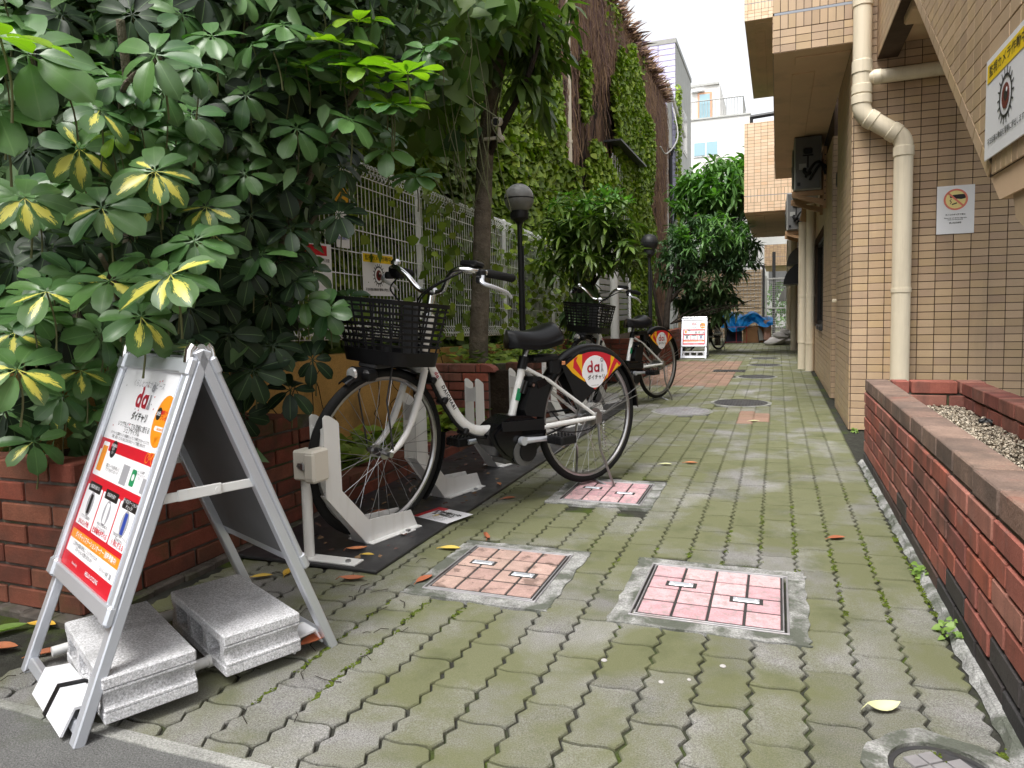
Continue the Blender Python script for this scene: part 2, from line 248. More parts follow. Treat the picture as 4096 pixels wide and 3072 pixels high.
# ------------------------------------------------------------------ mesh building
def ortho(d):
    d = Vector(d).normalized(); a = Vector((0, 0, 1)) if abs(d.z) < 0.9 else Vector((1, 0, 0))
    x = d.cross(a).normalized(); return x, d.cross(x).normalized()
class MB:
    def __init__(s): s.v = []; s.f = []; s.m = []; s.uv = None
    def add(s, vs, fs, mi=0):
        o = len(s.v); s.v.extend([tuple(p) for p in vs]); s.f.extend([tuple(i + o for i in f) for f in fs]); s.m.extend([mi] * len(fs)); return s
    def box(s, c, d, ch=0.0, R=None, mi=0):
        x, y, z = d[0] / 2, d[1] / 2, d[2] / 2; c = Vector(c)
        if ch <= 0:
            vs = [Vector((a * x, b * y, e * z)) for a in (-1, 1) for b in (-1, 1) for e in (-1, 1)]
            fs = [(0, 1, 3, 2), (4, 6, 7, 5), (0, 4, 5, 1), (2, 3, 7, 6), (0, 2, 6, 4), (1, 5, 7, 3)]
        else:
            vs = []; idx = {}
            for a in (-1, 1):
                for b in (-1, 1):
                    for e in (-1, 1):
                        for k in range(3):
                            q = [a * x, b * y, e * z]
                            for j in range(3):
                                if j != k: q[j] -= (a, b, e)[j] * ch
                            idx[(a, b, e, k)] = len(vs); vs.append(Vector(q))
            fs = []
            B = (-1, 1)
            for k in range(3):
                for sg in B:
                    o = [j for j in range(3) if j != k]; ring = []
                    for p, q in ((-1, -1), (1, -1), (1, 1), (-1, 1)):
                        t = [0, 0, 0]; t[k] = sg; t[o[0]] = p; t[o[1]] = q; ring.append(idx[(*t, k)])
                    flip = (sg > 0) != (k != 1)
                    fs.append(tuple(ring[::-1]) if flip else tuple(ring))
                for p in B:
                    for q in B:
                        o = [j for j in range(3) if j != k]
                        e1 = [0, 0, 0]; e1[o[0]] = p; e1[o[1]] = q
                        t0 = list(e1); t0[k] = -1; t1 = list(e1); t1[k] = 1
                        fs.append((idx[(*t0, o[0])], idx[(*t1, o[0])], idx[(*t1, o[1])], idx[(*t0, o[1])]))
            for a in B:
                for b in B:
                    for e in B: fs.append((idx[(a, b, e, 0)], idx[(a, b, e, 1)], idx[(a, b, e, 2)]))
        if R is not None: vs = [R @ p for p in vs]
        return s.add([p + c for p in vs], fs, mi)
    def tube(s, pts, r, n=8, caps=True, closed=False, mi=0, flat=None):
        pts = [Vector(p) for p in pts]; k = len(pts)
        if k < 2: return s
        rs = list(r) if isinstance(r, (list, tuple)) else [r] * k
        vs = []; px = None
        for i, p in enumerate(pts):
            if closed: d = pts[(i + 1) % k] - pts[i - 1]
            else: d = pts[min(i + 1, k - 1)] - pts[max(i - 1, 0)]
            if d.length < 1e-9: d = Vector((0, 0, 1))
            d.normalize()
            if px is None: px, py = ortho(d)
            else:
                px = (px - d * px.dot(d))
                px = px.normalized() if px.length > 1e-6 else ortho(d)[0]
                py = d.cross(px)
            for j in range(n):
                a = 2 * math.pi * j / n
                vs.append(p + (px * math.cos(a) + py * math.sin(a)) * rs[i])
        fs = []
        for i in range(k if closed else k - 1):
            a0 = i * n; b0 = ((i + 1) % k) * n
            for j in range(n): fs.append((a0 + j, a0 + (j + 1) % n, b0 + (j + 1) % n, b0 + j))
        if caps and not closed:
            fs.append(tuple(range(n))[::-1]); fs.append(tuple((k - 1) * n + j for j in range(n)))
        return s.add(vs, fs, mi)
    def lathe(s, prof, n=20, M=None, mi=0):
        vs = []; fs = []
        for (r, z) in prof:
            for j in range(n):
                a = 2 * math.pi * j / n; vs.append(Vector((r * math.cos(a), r * math.sin(a), z)))
        for i in range(len(prof) - 1):
            for j in range(n): fs.append((i * n + j, i * n + (j + 1) % n, (i + 1) * n + (j + 1) % n, (i + 1) * n + j))
        fs.append(tuple(range(n))[::-1]); fs.append(tuple((len(prof) - 1) * n + j for j in range(n)))
        if M is not None: vs = [M @ p for p in vs]
        return s.add(vs, fs, mi)
    def prism(s, poly, t0, t1, M=None, mi=0, back=True):
        """poly in local xy, extruded along local z from t0 to t1"""
        n = len(poly); vs = [Vector((p[0], p[1], t0)) for p in poly] + [Vector((p[0], p[1], t1)) for p in poly]
        fs = [(i, (i + 1) % n, n + (i + 1) % n, n + i) for i in range(n)] + [tuple(range(n, 2 * n))]
        if back: fs.append(tuple(range(n))[::-1])
        if M is not None: vs = [M @ p for p in vs]
        return s.add(vs, fs, mi)
    def grid(s, nu, nv, fn, mi=0, closed_u=False):
        vs = [Vector(fn(i / (nu if closed_u else nu - 1), j / (nv - 1))) for i in range(nu) for j in range(nv)]
        fs = []
        for i in range(nu if closed_u else nu - 1):
            for j in range(nv - 1):
                a = i * nv + j; b = ((i + 1) % nu) * nv + j; fs.append((a, b, b + 1, a + 1))
        return s.add(vs, fs, mi)
    def mesh(s, name, mats, smooth=None):
        me = bpy.data.meshes.new(name); me.from_pydata([tuple(p) for p in s.v], [], s.f)
        for m_ in (mats if isinstance(mats, (list, tuple)) else [mats]): me.materials.append(MATS[m_])
        if len(set(s.m)) > 1: me.polygons.foreach_set('material_index', s.m)
        if s.uv is not None:
            ul = me.uv_layers.new(name='UVMap'); li = np.empty(len(me.loops), dtype=np.int32); me.loops.foreach_get('vertex_index', li)
            ul.data.foreach_set('uv', np.asarray(s.uv, dtype=np.float32)[li].ravel())
        me.update()
        if smooth is not None:
            me.polygons.foreach_set('use_smooth', [True] * len(me.polygons))
            if smooth < 3.1: me.set_sharp_from_angle(angle=smooth)
        return me
    def build(s, name, mats, parent=None, smooth=None, loc=None, label=None, kind=None):
        o = bpy.data.objects.new(name, s.mesh(name, mats, smooth)); COL.objects.link(o)
        if parent is not None: o.parent = parent
        if loc is not None: o.location = loc
        if label: o['label'] = label
        if kind: o['kind'] = kind
        return o
SM = 0.7
def put(name, me, parent=None, M=None, label=None, kind=None):
    o = bpy.data.objects.new(name, me); COL.objects.link(o)
    if parent is not None: o.parent = parent
    if M is not None: o.matrix_basis = M
    if label: o['label'] = label
    if kind: o['kind'] = kind
    return o
def tag(o, label, cat, group=None):
    o['label'] = label; o['category'] = cat
    if group: o['group'] = group
    return o
def thing(name, label, cat, loc=(0, 0, 0), rz=0.0, group=None, M=None):
    o = bpy.data.objects.new(name, None); COL.objects.link(o); o.empty_display_size = 0.1
    o.location = loc; o.rotation_euler = (0, 0, rz)
    if M is not None: o.matrix_basis = M
    return tag(o, label, cat, group)
def copy_tree(o, parent=None):
    c = o.copy(); COL.objects.link(c); c.parent = parent
    if parent is not None: c.matrix_parent_inverse = o.matrix_parent_inverse.copy()
    for ch in list(o.children): copy_tree(ch, c)
    return c
def struct(o): o['kind'] = 'structure'; return o
def frame(o, u, v, w=None):
    u = Vector(u).normalized(); v = Vector(v).normalized(); w = Vector(w).normalized() if w is not None else u.cross(v)
    return Matrix(((u.x, v.x, w.x, o[0]), (u.y, v.y, w.y, o[1]), (u.z, v.z, w.z, o[2]), (0, 0, 0, 1)))
T = Matrix.Translation
Rz = lambda a: Matrix.Rotation(a, 4, 'Z')
def smooth_path(pts, k=6):
    pts = [Vector(p) for p in pts]; out = []
    for i in range(len(pts) - 1):
        p0 = pts[max(i - 1, 0)]; p1 = pts[i]; p2 = pts[i + 1]; p3 = pts[min(i + 2, len(pts) - 1)]
        for j in range(k):
            t = j / k
            out.append(0.5 * ((2 * p1) + (p2 - p0) * t + (2 * p0 - 5 * p1 + 4 * p2 - p3) * t * t + (3 * p1 - p0 - 3 * p2 + p3) * t ** 3))
    out.append(pts[-1]); return out
def circle(r, n=24, cx=0, cy=0, a0=0.0, a1=2 * math.pi):
    return [(cx + r * math.cos(a0 + (a1 - a0) * i / n), cy + r * math.sin(a0 + (a1 - a0) * i / n)) for i in range(n if abs(a1 - a0 - 2 * math.pi) < 1e-6 else n + 1)]
def clip(poly, rect):
    """convex polygon clipped by an axis aligned rectangle (u0,v0,u1,v1)"""
    def half(P, f):
        out = []
        for i in range(len(P)):
            a, b = P[i], P[(i + 1) % len(P)]; fa, fb = f(a), f(b)
            if fa >= 0: out.append(a)
            if (fa >= 0) != (fb >= 0): t = fa / (fa - fb); out.append((a[0] + (b[0] - a[0]) * t, a[1] + (b[1] - a[1]) * t))
        return out
    P = poly
    for f in (lambda p: p[0] - rect[0], lambda p: rect[2] - p[0], lambda p: p[1] - rect[1], lambda p: rect[3] - p[1]):
        P = half(P, f)
        if len(P) < 3: return []
    return P
# flat print: letters and shapes as thin geometry lying on a surface (local xy of matrix M)
def text(name, s, size, M, m='print_black', parent=None, align='CENTER', bold=0.0, z=0.0012, sx=1.0, spacing=1.0):
    cu = bpy.data.curves.new(name, 'FONT'); cu.body = s; cu.size = size; cu.align_x = align; cu.align_y = 'CENTER'
    cu.offset = bold * size; cu.resolution_u = 2; cu.space_character = spacing; cu.fill_mode = 'FRONT'
    o = bpy.data.objects.new(name, cu); COL.objects.link(o)
    dg = bpy.context.evaluated_depsgraph_get(); me = bpy.data.meshes.new_from_object(o.evaluated_get(dg))
    bpy.data.objects.remove(o); bpy.data.curves.remove(cu)
    me.name = name; me.materials.clear(); me.materials.append(MATS[m])
    return put(name, me, parent, M @ T((0, 0, z)) @ Matrix.Diagonal((sx, 1, 1, 1)))
def flat(name, polys, m, M, parent=None, z=0.0008, t=0.0003):
    b = MB()
    for p in polys:
        ar = sum(p[i][0] * p[(i + 1) % len(p)][1] - p[(i + 1) % len(p)][0] * p[i][1] for i in range(len(p)))
        if ar < 0: p = p[::-1]
        b.prism(p, z - t, z, None, back=False)
    o = b.build(name, m, parent); o.matrix_basis = M; return o
def rect(x0, y0, x1, y1): return [(x0, y0), (x1, y0), (x1, y1), (x0, y1)]
def rrect(x0, y0, x1, y1, r, n=4):
    P = []
    for cx, cy, a in ((x1 - r, y1 - r, 0), (x0 + r, y1 - r, 90), (x0 + r, y0 + r, 180), (x1 - r, y0 + r, 270)):
        P += [(cx + r * math.cos(rad(a + 90 * i / n)), cy + r * math.sin(rad(a + 90 * i / n))) for i in range(n + 1)]
    return P
def ring(r0, r1, cx, cy, a0=0, a1=360, n=20):
    A = [rad(a0 + (a1 - a0) * i / n) for i in range(n + 1)]
    return [[(cx + r0 * math.cos(A[i]), cy + r0 * math.sin(A[i])), (cx + r1 * math.cos(A[i]), cy + r1 * math.sin(A[i])),
             (cx + r1 * math.cos(A[i + 1]), cy + r1 * math.sin(A[i + 1])), (cx + r0 * math.cos(A[i + 1]), cy + r0 * math.sin(A[i + 1]))] for i in range(n)]
def stroke(pts, w):
    out = []
    for a, b in zip(pts[:-1], pts[1:]):
        dx, dy = b[0] - a[0], b[1] - a[1]; l = math.hypot(dx, dy) or 1; nx, ny = -dy / l * w / 2, dx / l * w / 2
        out.append([(a[0] + nx, a[1] + ny), (a[0] - nx, a[1] - ny), (b[0] - nx, b[1] - ny), (b[0] + nx, b[1] + ny)])
    return out
def dai_logo(M, h, parent, kana=True):
    """the round lettered logo: red d and a, grey i with a ring above; h is the height of a"""
    w = 0.21 * h; r = h * 0.42
    red = ring(r - w, r, -1.02 * h, 0) + stroke([(-1.02 * h + r - w / 2, -r), (-1.02 * h + r - w / 2, 0.62 * h), (-1.25 * h + r, 0.85 * h)], w)
    red += ring(r - w, r, 0.0, 0) + stroke([(r - w / 2, -r), (r - w / 2, r)], w)
    flat('logo_letter', red, 'print_crimson', M, parent, z=0.0016)
    g = stroke([(0.80 * h, 0.45 * h), (0.80 * h, -0.05 * h), (0.66 * h, -0.42 * h)], w * 0.75) + stroke([(0.80 * h, -0.05 * h), (0.98 * h, -0.42 * h)], w * 0.75)
    g += ring(0.11 * h, 0.24 * h, 0.80 * h, 0.86 * h)
    flat('logo_figure', g, 'print_grey', M, parent, z=0.0018)
    if kana: text('logo_kana', 'ダイチャリ', 0.56 * h, M @ T((-0.05 * h, -0.98 * h, 0)), 'print_black', parent, bold=0.02, sx=0.95)
# ================================================================== GROUND
base = struct(MB().box((0, 30, -0.1085), (120, 120, 0.2)).build('ground', 'joint_soil'))
base['label'] = 'dark mossy earth below the paving'
road = struct(MB().box((0, -9.0, -0.0155), (60, 20.08, 0.03)).build('road', 'asphalt'))
# rough edge strip between the road and the first pavers, cracked along its length
b = MB(); x = -3.2; i = 0
rr = random.Random(3)
edge_y = 1.045
while x < 1.2:
    w_ = rr.uniform(0.35, 0.75)
    n = 5; A = [(x + 0.004 + (w_ - 0.008) * k / n, edge_y - 0.022 + rr.uniform(-0.006, 0.006)) for k in range(n + 1)]
    B_ = [(p[0], edge_y + 0.006 + rr.uniform(-0.002, 0.002)) for p in A]
    b.prism(A + B_[::-1], -0.02, 0.003 + rr.uniform(-0.001, 0.001)); x += w_
kerb = struct(b.build('kerb_strip', 'kerb_concrete'))

PX0, PW, PL = -0.405, 0.117, 0.2265         # paver column edge, column width, paver length
pavement = bpy.data.objects.new('pavement', None); COL.objects.link(pavement); struct(pavement)
def paver_outline(rs=None):
    g = 0.0040; A = 0.0068; n = 8; W_, L_ = PW, PL; P = []
    zig = lambda k: (A if k % 2 else -A)
    for k in range(n + 1): P.append((W_ / 2 - g + zig(k), -L_ / 2 + g + .001 + (L_ - 2 * g - .002) * k / n))
    wv = lambda t: 0.0042 * math.sin(t * 2 * math.pi)
    for k in range(1, 6): t = k / 6; P.append((W_ / 2 - g - (W_ - 2 * g) * t, L_ / 2 - g - .001 + wv(t)))
    for k in range(n, -1, -1): P.append((-W_ / 2 + g + zig(k), -L_ / 2 + g + .001 + (L_ - 2 * g - .002) * k / n))
    for k in range(1, 6): t = k / 6; P.append((-W_ / 2 + g + (W_ - 2 * g) * t, -L_ / 2 + g + .001 + wv(1 - t)))
    return P
OUT = paver_outline()
OUT0 = OUT
def paver_mb(b, M, mi=0, cut=None):
    OUT = OUT0
    if cut is not None: OUT = [(p[0], max(p[1], cut)) for p in OUT0]
    if cut is not None:
        OUT = [p for i, p in enumerate(OUT) if not (abs(p[1] - cut) < 1e-9 and abs(OUT[i - 1][1] - cut) < 1e-9 and abs(OUT[(i + 1) % len(OUT)][1] - cut) < 1e-9)]
    cy_ = sum(p[1] for p in OUT) / len(OUT)
    IN = [(p[0] * 0.965, cy_ + (p[1] - cy_) * 0.982) for p in OUT]
    n = len(OUT)
    vs = [Vector((p[0], p[1], -0.035)) for p in OUT] + [Vector((p[0], p[1], -0.0035)) for p in OUT] + [Vector((p[0], p[1], 0.0)) for p in IN]
    fs = [(i, (i + 1) % n, n + (i + 1) % n, n + i) for i in range(n)] + [(n + i, n + (i + 1) % n, 2 * n + (i + 1) % n, 2 * n + i) for i in range(n)] + [tuple(range(2 * n, 3 * n))]
    b.add([M @ p for p in vs], fs, mi)
covers = {'a': (-1.055, 1.935, -0.675, 2.365), 'b': (-0.395, 1.935, 0.035, 2.365), 'c': (-0.945, 3.065, -0.565, 3.465)}
collar = {k: (v[0] - 0.048, v[1] - 0.05, v[2] + 0.045, v[3] + 0.048) for k, v in covers.items()}
holes = [(-0.755, 6.07, 0.225), (-0.31, 6.70, 0.235), (-0.24, 9.25, 0.215), (-0.175, 11.13, 0.22), (-0.2, 12.6, 0.22)]
valve = (0.292, 1.425, 0.12)
spots = []
for ci in range(-16, 8):
    cx = PX0 + PW * (ci + 0.5)
    off = 0.0 if ci % 2 == 0 else PL / 2
    k0 = 0
    y = 1.318 - PL * 5 + off + PL / 2
    while y < 19.5:
        ok = y + PL / 2 > 1.068 and cx + PW / 2 < 0.455
        if y > 5.3 and cx > 0.46: ok = False
        for c in collar.values():
            if c[0] + 0.01 < cx < c[2] - 0.01 and c[1] < y < c[3]: ok = False
        if (cx - valve[0]) ** 2 + (y - valve[1]) ** 2 < 0.12 ** 2: ok = False
        for h in holes:
            if (cx - h[0]) ** 2 + (y - h[1]) ** 2 < (h[2] + 0.01) ** 2: ok = False
        if cx < -1.32 and 2.03 < y < 6.75: ok = False          # below the black rack mat
        if cx < -1.85: ok = False
        if ok: spots.append((cx, y))
        y += PL
spots.sort(key=lambda p: p[0] ** 2 + p[1] ** 2)
pm = MB(); paver_mb(pm, Matrix.Identity(4)); pme = pm.mesh('paver', 'moss_paver')
pr = random.Random(5)
def pav_M(x, y): return T((x, y, pr.uniform(-0.0012, 0.0012))) @ Matrix.Rotation(pr.uniform(-0.006, 0.006), 4, 'X') @ Matrix.Rotation(pr.uniform(-0.008, 0.008), 4, 'Y') @ Rz(pr.uniform(-0.006, 0.006))
brickzone = lambda x, y: (-1.55 < x < -0.56 and 8.0 < y < 11.9) or (-0.27 < x < -0.08 and 5.25 < y < 6.15)
EY = 1.054
for x, y in spots[:298]:
    if y - PL / 2 < EY:
        q = MB(); paver_mb(q, Matrix.Identity(4), cut=EY - y); put('paver', q.mesh('paver', 'moss_paver'), pavement, pav_M(x, y))
    else: put('paver', pme, pavement, pav_M(x, y))
rest = MB()
for x, y in spots[298:]: paver_mb(rest, pav_M(x, y), 1 if brickzone(x, y) else 0)
rest.build('paver', ['moss_paver', 'brick_paver'], pavement, kind='stuff')
struct(MB().box((-0.6, 23.2, -0.006), (3.6, 8.0, 0.02)).build('far_pavement', 'moss_paver'))
# strip of ragged white mortar along the planter foot
b = MB(); edge = []; y = 0.95
while y < 4.28: edge.append((0.428 + pr.uniform(-0.006, 0.006) - 0.020 * max(0, 1.7 - y), y)); y += 0.035
n = len(edge); vs = []
for (x, y) in edge: vs += [(x - .006, y, -.004), (x + .002, y, .0035 + pr.uniform(0, .003)), (.436, y, .010 + pr.uniform(0, .006)), (.4475, y, .014 + pr.uniform(0, .004))]
b.add([Vector(p) for p in vs], [(i * 4 + k, i * 4 + k + 1, i * 4 + k + 5, i * 4 + k + 4) for i in range(n - 1) for k in range(3)])
mst = struct(b.build('mortar_strip', 'mortar_white'))

# ---- access covers filled with paving tiles
def tile_cover(name, box, m, label):
    x0, y0, x1, y1 = box; t = thing(name, label, 'access cover', ((x0 + x1) / 2, (y0 + y1) / 2, 0), group='square tiled access covers')
    hx, hy = (x1 - x0) / 2, (y1 - y0) / 2; c = MB(); rr = random.Random(int(x0 * 100))
    mg = 0.05
    # ragged cement surround, built as four strips
    for (a, bb, cc, dd) in ((-hx - mg, -hy - mg, hx + mg, -hy), (-hx - mg, hy, hx + mg, hy + mg), (-hx - mg, -hy, -hx, hy), (hx, -hy, hx + mg, hy)):
        n = 10; P = []
        for k in range(n): 
            u = k / n; P.append((a + (cc - a) * u, bb + (rr.uniform(-.006, .006) if bb < -hy - .01 else 0)))
        for k in range(n): 
            u = k / n; P.append((cc + (rr.uniform(-.006, .006) if cc > hx + .01 else 0), bb + (dd - bb) * u))
        for k in range(n): 
            u = k / n; P.append((cc - (cc - a) * u, dd + (rr.uniform(-.006, .006) if dd > hy + .01 else 0)))
        for k in range(n): 
            u = k / n; P.append((a + (rr.uniform(-.006, .006) if a < -hx - .01 else 0), dd - (dd - bb) * u))
        c.prism(P, -0.03, 0.0035)
    c.build('cement_surround', 'mortar_white', t)
    f = MB()
    for (a, bb, cc, dd) in ((-hx, -hy, hx, -hy + .006), (-hx, hy - .006, hx, hy), (-hx, -hy + .006, -hx + .006, hy - .006), (hx - .006, -hy + .006, hx, hy - .006)):
        f.box(((a + cc) / 2, (bb + dd) / 2, -0.01), (cc - a, dd - bb, 0.034), 0.001)
    q = hx - 0.013; r = hy - 0.013
    for (a, bb, cc, dd) in ((-q, -r, q, -r + .004), (-q, r - .004, q, r), (-q, -r + .004, -q + .004, r - .004), (q - .004, -r + .004, q, r - .004)):
        f.box(((a + cc) / 2, (bb + dd) / 2, -0.01), (cc - a, dd - bb, 0.033), 0.001)
    f.build('rim', 'cast_iron_worn', t)
    MB().box((0, 0, -0.0055), (2 * q - .008, 2 * r - .008, 0.02)).build('tray', 'cover_seat', t)
    n = 4; tw, th = (2 * q - 0.012) / n, (2 * r - 0.012) / n
    tl = MB().box((0, 0, 0), (tw - 0.008, th - 0.011, 0.016), 0.0015).mesh('tile', m)
    for i in range(n):
        for j in range(n):
            put('tile', tl, t, T((-q + .006 + tw * (i + .5), -r + .006 + th * (j + .5), 0.0 + rr.uniform(-.0006, .0006))))
    for (hx_, hy_) in ((-q + .006 + tw * 1.0, -r + .006 + th * 2.42), (-q + .006 + tw * 3.0, -r + .006 + th * 1.72)):
        MB().box((hx_, hy_, 0.003), (0.094, 0.040, 0.0125), 0.001).build('handle_pocket', 'cover_seat', t)
        hp = MB().box((hx_, hy_, 0.008), (0.074, 0.026, 0.007), 0.0015); 
        for dx in (-.027, .027): hp.box((hx_ + dx, hy_, 0.0125), (0.005, 0.006, 0.003), 0.001)
        hp.build('lifting_handle', 'aluminium', t)
    return t
tile_cover('access_cover', covers['a'], 'cover_tile_rust', 'rust stained square tiled access cover beside the black rack mat corner')
tile_cover('access_cover', covers['b'], 'cover_tile', 'pink square tiled access cover with pale cement surround in the open path')
tile_cover('access_cover', covers['c'], 'cover_tile', 'square pink tiled access cover under the front bicycle stand')
# ---- round manholes
def manhole(c, m, label, pat):
    t = thing('manhole_cover', label, 'manhole cover', (c[0], c[1], 0), group='round manhole covers')
    R = c[2]; b = MB(); rr = random.Random(int(c[1] * 10)); P = [(p[0] * (1 + rr.uniform(-.015, .03)), p[1] * (1 + rr.uniform(-.015, .03))) for p in circle(R + 0.03, 32)]
    b.prism(P, -0.03, 0.002); b.build('cement_surround', 'kerb_concrete', t)
    b = MB(); b.lathe([(R, -0.02), (R, 0.0055), (R - 0.014, 0.0055), (R - 0.014, 0.003), (R - .02, 0.003)], 40); b.build('ring', m, t)
    d = MB(); d.lathe([(R - 0.02, -0.01), (R - 0.02, 0.0036), (0.001, 0.0036)], 40)
    if pat == 'check':
        s_ = 0.028
        for i in range(-9, 10):
            for j in range(-9, 10):
                x_, y_ = i * s_, j * s_
                if math.hypot(x_, y_) < R - 0.04 and (i + j) % 2 == 0: d.box((x_, y_, 0.0045), (s_ * .86, s_ * .86, 0.006), 0.001)
    else:
        for i in range(-8, 9):
            x_ = i * 0.026; h = math.sqrt(max((R - 0.04) ** 2 - x_ ** 2, 0))
            if h > 0.03:
                k = max(2, int(2 * h / 0.06))
                for j in range(k): d.box((x_, -h + 2 * h * (j + .5) / k, 0.0045), (0.013, 2 * h / k - 0.012, 0.006), 0.001)
    d.build('lid', m, t)
manhole(holes[0], 'cast_iron_worn', 'worn pale checkered manhole cover nearest the second bicycle stand', 'check')
manhole(holes[1], 'cast_iron', 'dark ribbed manhole cover beside the pale checkered one', 'rib')
manhole(holes[2], 'cast_iron', 'dark manhole cover level with the two tall downpipes', 'rib')
manhole(holes[3], 'cast_iron', 'small dark manhole cover beyond the drain grate', 'check')
manhole(holes[4], 'cast_iron', 'farthest dark manhole cover on the path', 'check')
t = thing('drain_grate', 'long slotted drain grate set across the reddish paving', 'drain grate', (-0.62, 10.08, 0))
MB().box((0, 0, -0.006), (0.42, 0.30, 0.02)).build('frame', 'cast_iron', t)
b = MB()
for i in range(12): b.box((-0.185 + i * 0.0335, 0, 0.006), (0.017, 0.26, 0.008), 0.001)
b.build('grating', 'cast_iron', t)
# ---- small round valve cover at the lower right
t = thing('valve_cover', 'small round tiled valve cover in a ring of rough cement by the planter', 'valve cover', (valve[0], valve[1], 0))
rr = random.Random(2)
P = [((p[0]) * (1 + rr.uniform(-.05, .12)), p[1] * (1 + rr.uniform(-.05, .12))) for p in circle(0.135, 26)]
Pi = circle(0.094, 26)
b = MB(); n = 26
vs = [Vector((*p, -0.02)) for p in P] + [Vector((*p, 0.006)) for p in P] + [Vector((*p, 0.009)) for p in Pi] + [Vector((*p, -0.02)) for p in Pi]
fs = []
for k in range(3):
    for i in range(n): fs.append((k * n + i, k * n + (i + 1) % n, (k + 1) * n + (i + 1) % n, (k + 1) * n + i))
b.add(vs, fs); b.build('cement_surround', 'mortar_white', t)
b = MB(); b.lathe([(0.093, -0.01), (0.093, 0.002), (0.084, 0.002), (0.083, -0.002), (0.001, -0.002)], 32); b.build('lid', 'cast_iron', t)
tl = MB().box((0, 0, 0), (0.030, 0.030, 0.008), 0.001).mesh('tile', 'cast_iron_worn')
for i in range(-3, 3):
    for j in range(-3, 3):
        c = ((i + .5) * 0.034, (j + .5) * 0.034)
        if math.hypot(*c) < 0.066: put('tile', tl, t, Rz(0.6) @ T((c[0], c[1], 0.001)))
for s_ in (-1, 1): MB().box((s_ * 0.05, s_ * 0.02, 0.004), (0.034, 0.012, 0.008), 0.002).build('lifting_lug', 'cover_seat', t)
# ================================================================== BRICKWORK
BR = {}
def brick_mesh(l, d, h, m):
    k = (round(l, 3), round(d, 3), round(h, 3), m)
    if k not in BR: BR[k] = MB().box((0, 0, 0), (l, d, h), 0.0035).mesh('brick', m)
    return BR[k]
bk = random.Random(21)
def brick_run(parent, o, u, n_in, length, zs, h, pitch, d, m, phase=0.0, joint=0.011, jit=0.0015, mfun=None, name='brick'):
    """courses of bricks from point o along u; n_in points into the wall; front faces lie on the line o-u"""
    u = Vector(u).normalized(); n = Vector(n_in).normalized(); ang = math.atan2(u.y, u.x)
    for ci, z in enumerate(zs):
        s = -pitch * ((phase + 0.5 * ci) % 1.0)
        while s < length:
            a = max(s, 0) ; e = min(s + pitch, length)
            if e - a > 0.03:
                l = e - a - joint; c = Vector(o) + u * ((a + e) / 2) + n * (d / 2 + bk.uniform(-jit, jit)); 
                mm = mfun(ci, (a + e) / 2) if mfun else m
                put(name, brick_mesh(l, d, h, mm), parent, T((c.x, c.y, z + h / 2 + bk.uniform(-.0008, .0008))) @ Rz(ang + bk.uniform(-.006, .006)))
            s += pitch

# ---- planter on the right
rp = thing('brick_planter', 'long red brick planter with worn cap bricks along the tiled wall', 'planter', (0, 0, 0))
zs = [0.0 + 0.0667 * k for k in range(6)]
X0 = 0.447
brick_run(rp, (X0, 4.262, 0), (0, -1, 0), (1, 0, 0), 3.75, zs, 0.0575, 0.2185, 0.1, 'red_brick', phase=0.25,
          mfun=lambda c, s: 'brick_wet' if c == 0 or (c == 1 and bk.random() < 0.35) else 'red_brick')
brick_run(rp, (X0 + .004, 4.262, 0), (0, -1, 0), (1, 0, 0), 3.75, [0.4005], 0.062, 0.2185, 0.108, 'brick_cap', phase=0.62, joint=0.012)
brick_run(rp, (X0 + 0.115, 4.258, 0), (1, 0, 0), (0, -1, 0), 0.43, zs, 0.0575, 0.2185, 0.098, 'red_brick', phase=0.3)
brick_run(rp, (X0 + 0.118, 4.258, 0), (1, 0, 0), (0, -1, 0), 0.43, [0.4005], 0.062, 0.2185, 0.10, 'red_brick', phase=0.6)
brick_run(rp, (0.885, 4.145, 0), (0, -1, 0), (1, 0, 0), 3.6, [0.267, 0.3335], 0.0575, 0.2185, 0.1, 'red_brick', phase=0.4)
brick_run(rp, (0.880, 4.145, 0), (0, -1, 0), (1, 0, 0), 3.6, [0.4005], 0.060, 0.2185, 0.10, 'red_brick', phase=0.1)
m_ = MB()
m_.box((X0 + 0.054, 2.39, 0.199), (0.090, 3.72, 0.402)); m_.box((X0 + 0.33, 4.209, 0.199), (0.42, 0.086, 0.402)); m_.box((0.937, 2.35, 0.199), (0.088, 3.58, 0.402))
m_.build('mortar', 'mortar_dark', rp)
MB().box((0.72, 2.39, 0.16), (0.338, 3.55, 0.32)).build('planter_soil', 'soil', rp)
# gravel: real small stones, too many to count
g = MB(); gr = random.Random(4)
def pebble(b, c, r, rr):
    R_ = Matrix.Rotation(rr.uniform(0, 6.28), 3, 'Z') @ Matrix.Rotation(rr.uniform(-.6, .6), 3, 'X')
    vs = [(1, 0, 0), (-1, 0, 0), (0, 1, 0), (0, -1, 0), (0, 0, 1), (0, 0, -1)]
    base_ = [Vector(v) for v in vs]; 
    for s1 in (-1, 1):
        for s2 in (-1, 1):
            for s3 in (-1, 1): base_.append(Vector((s1, s2, s3)) * 0.62)
    fs = []
    for i, s1 in enumerate((-1, 1)):
        for j, s2 in enumerate((-1, 1)):
            for k, s3 in enumerate((-1, 1)):
                q = 6 + i * 4 + j * 2 + k; ax, ay, az = (0 if s1 > 0 else 1), (2 if s2 > 0 else 3), (4 if s3 > 0 else 5)
                fs += [(q, ax, ay), (q, ay, az), (q, az, ax)]
    sc = Vector((r * rr.uniform(.8, 1.35), r * rr.uniform(.7, 1.1), r * rr.uniform(.55, .85)))
    b.add([R_ @ Vector((p.x * sc.x, p.y * sc.y, p.z * sc.z)) * rr.uniform(.9, 1.1) + Vector(c) for p in base_], fs)
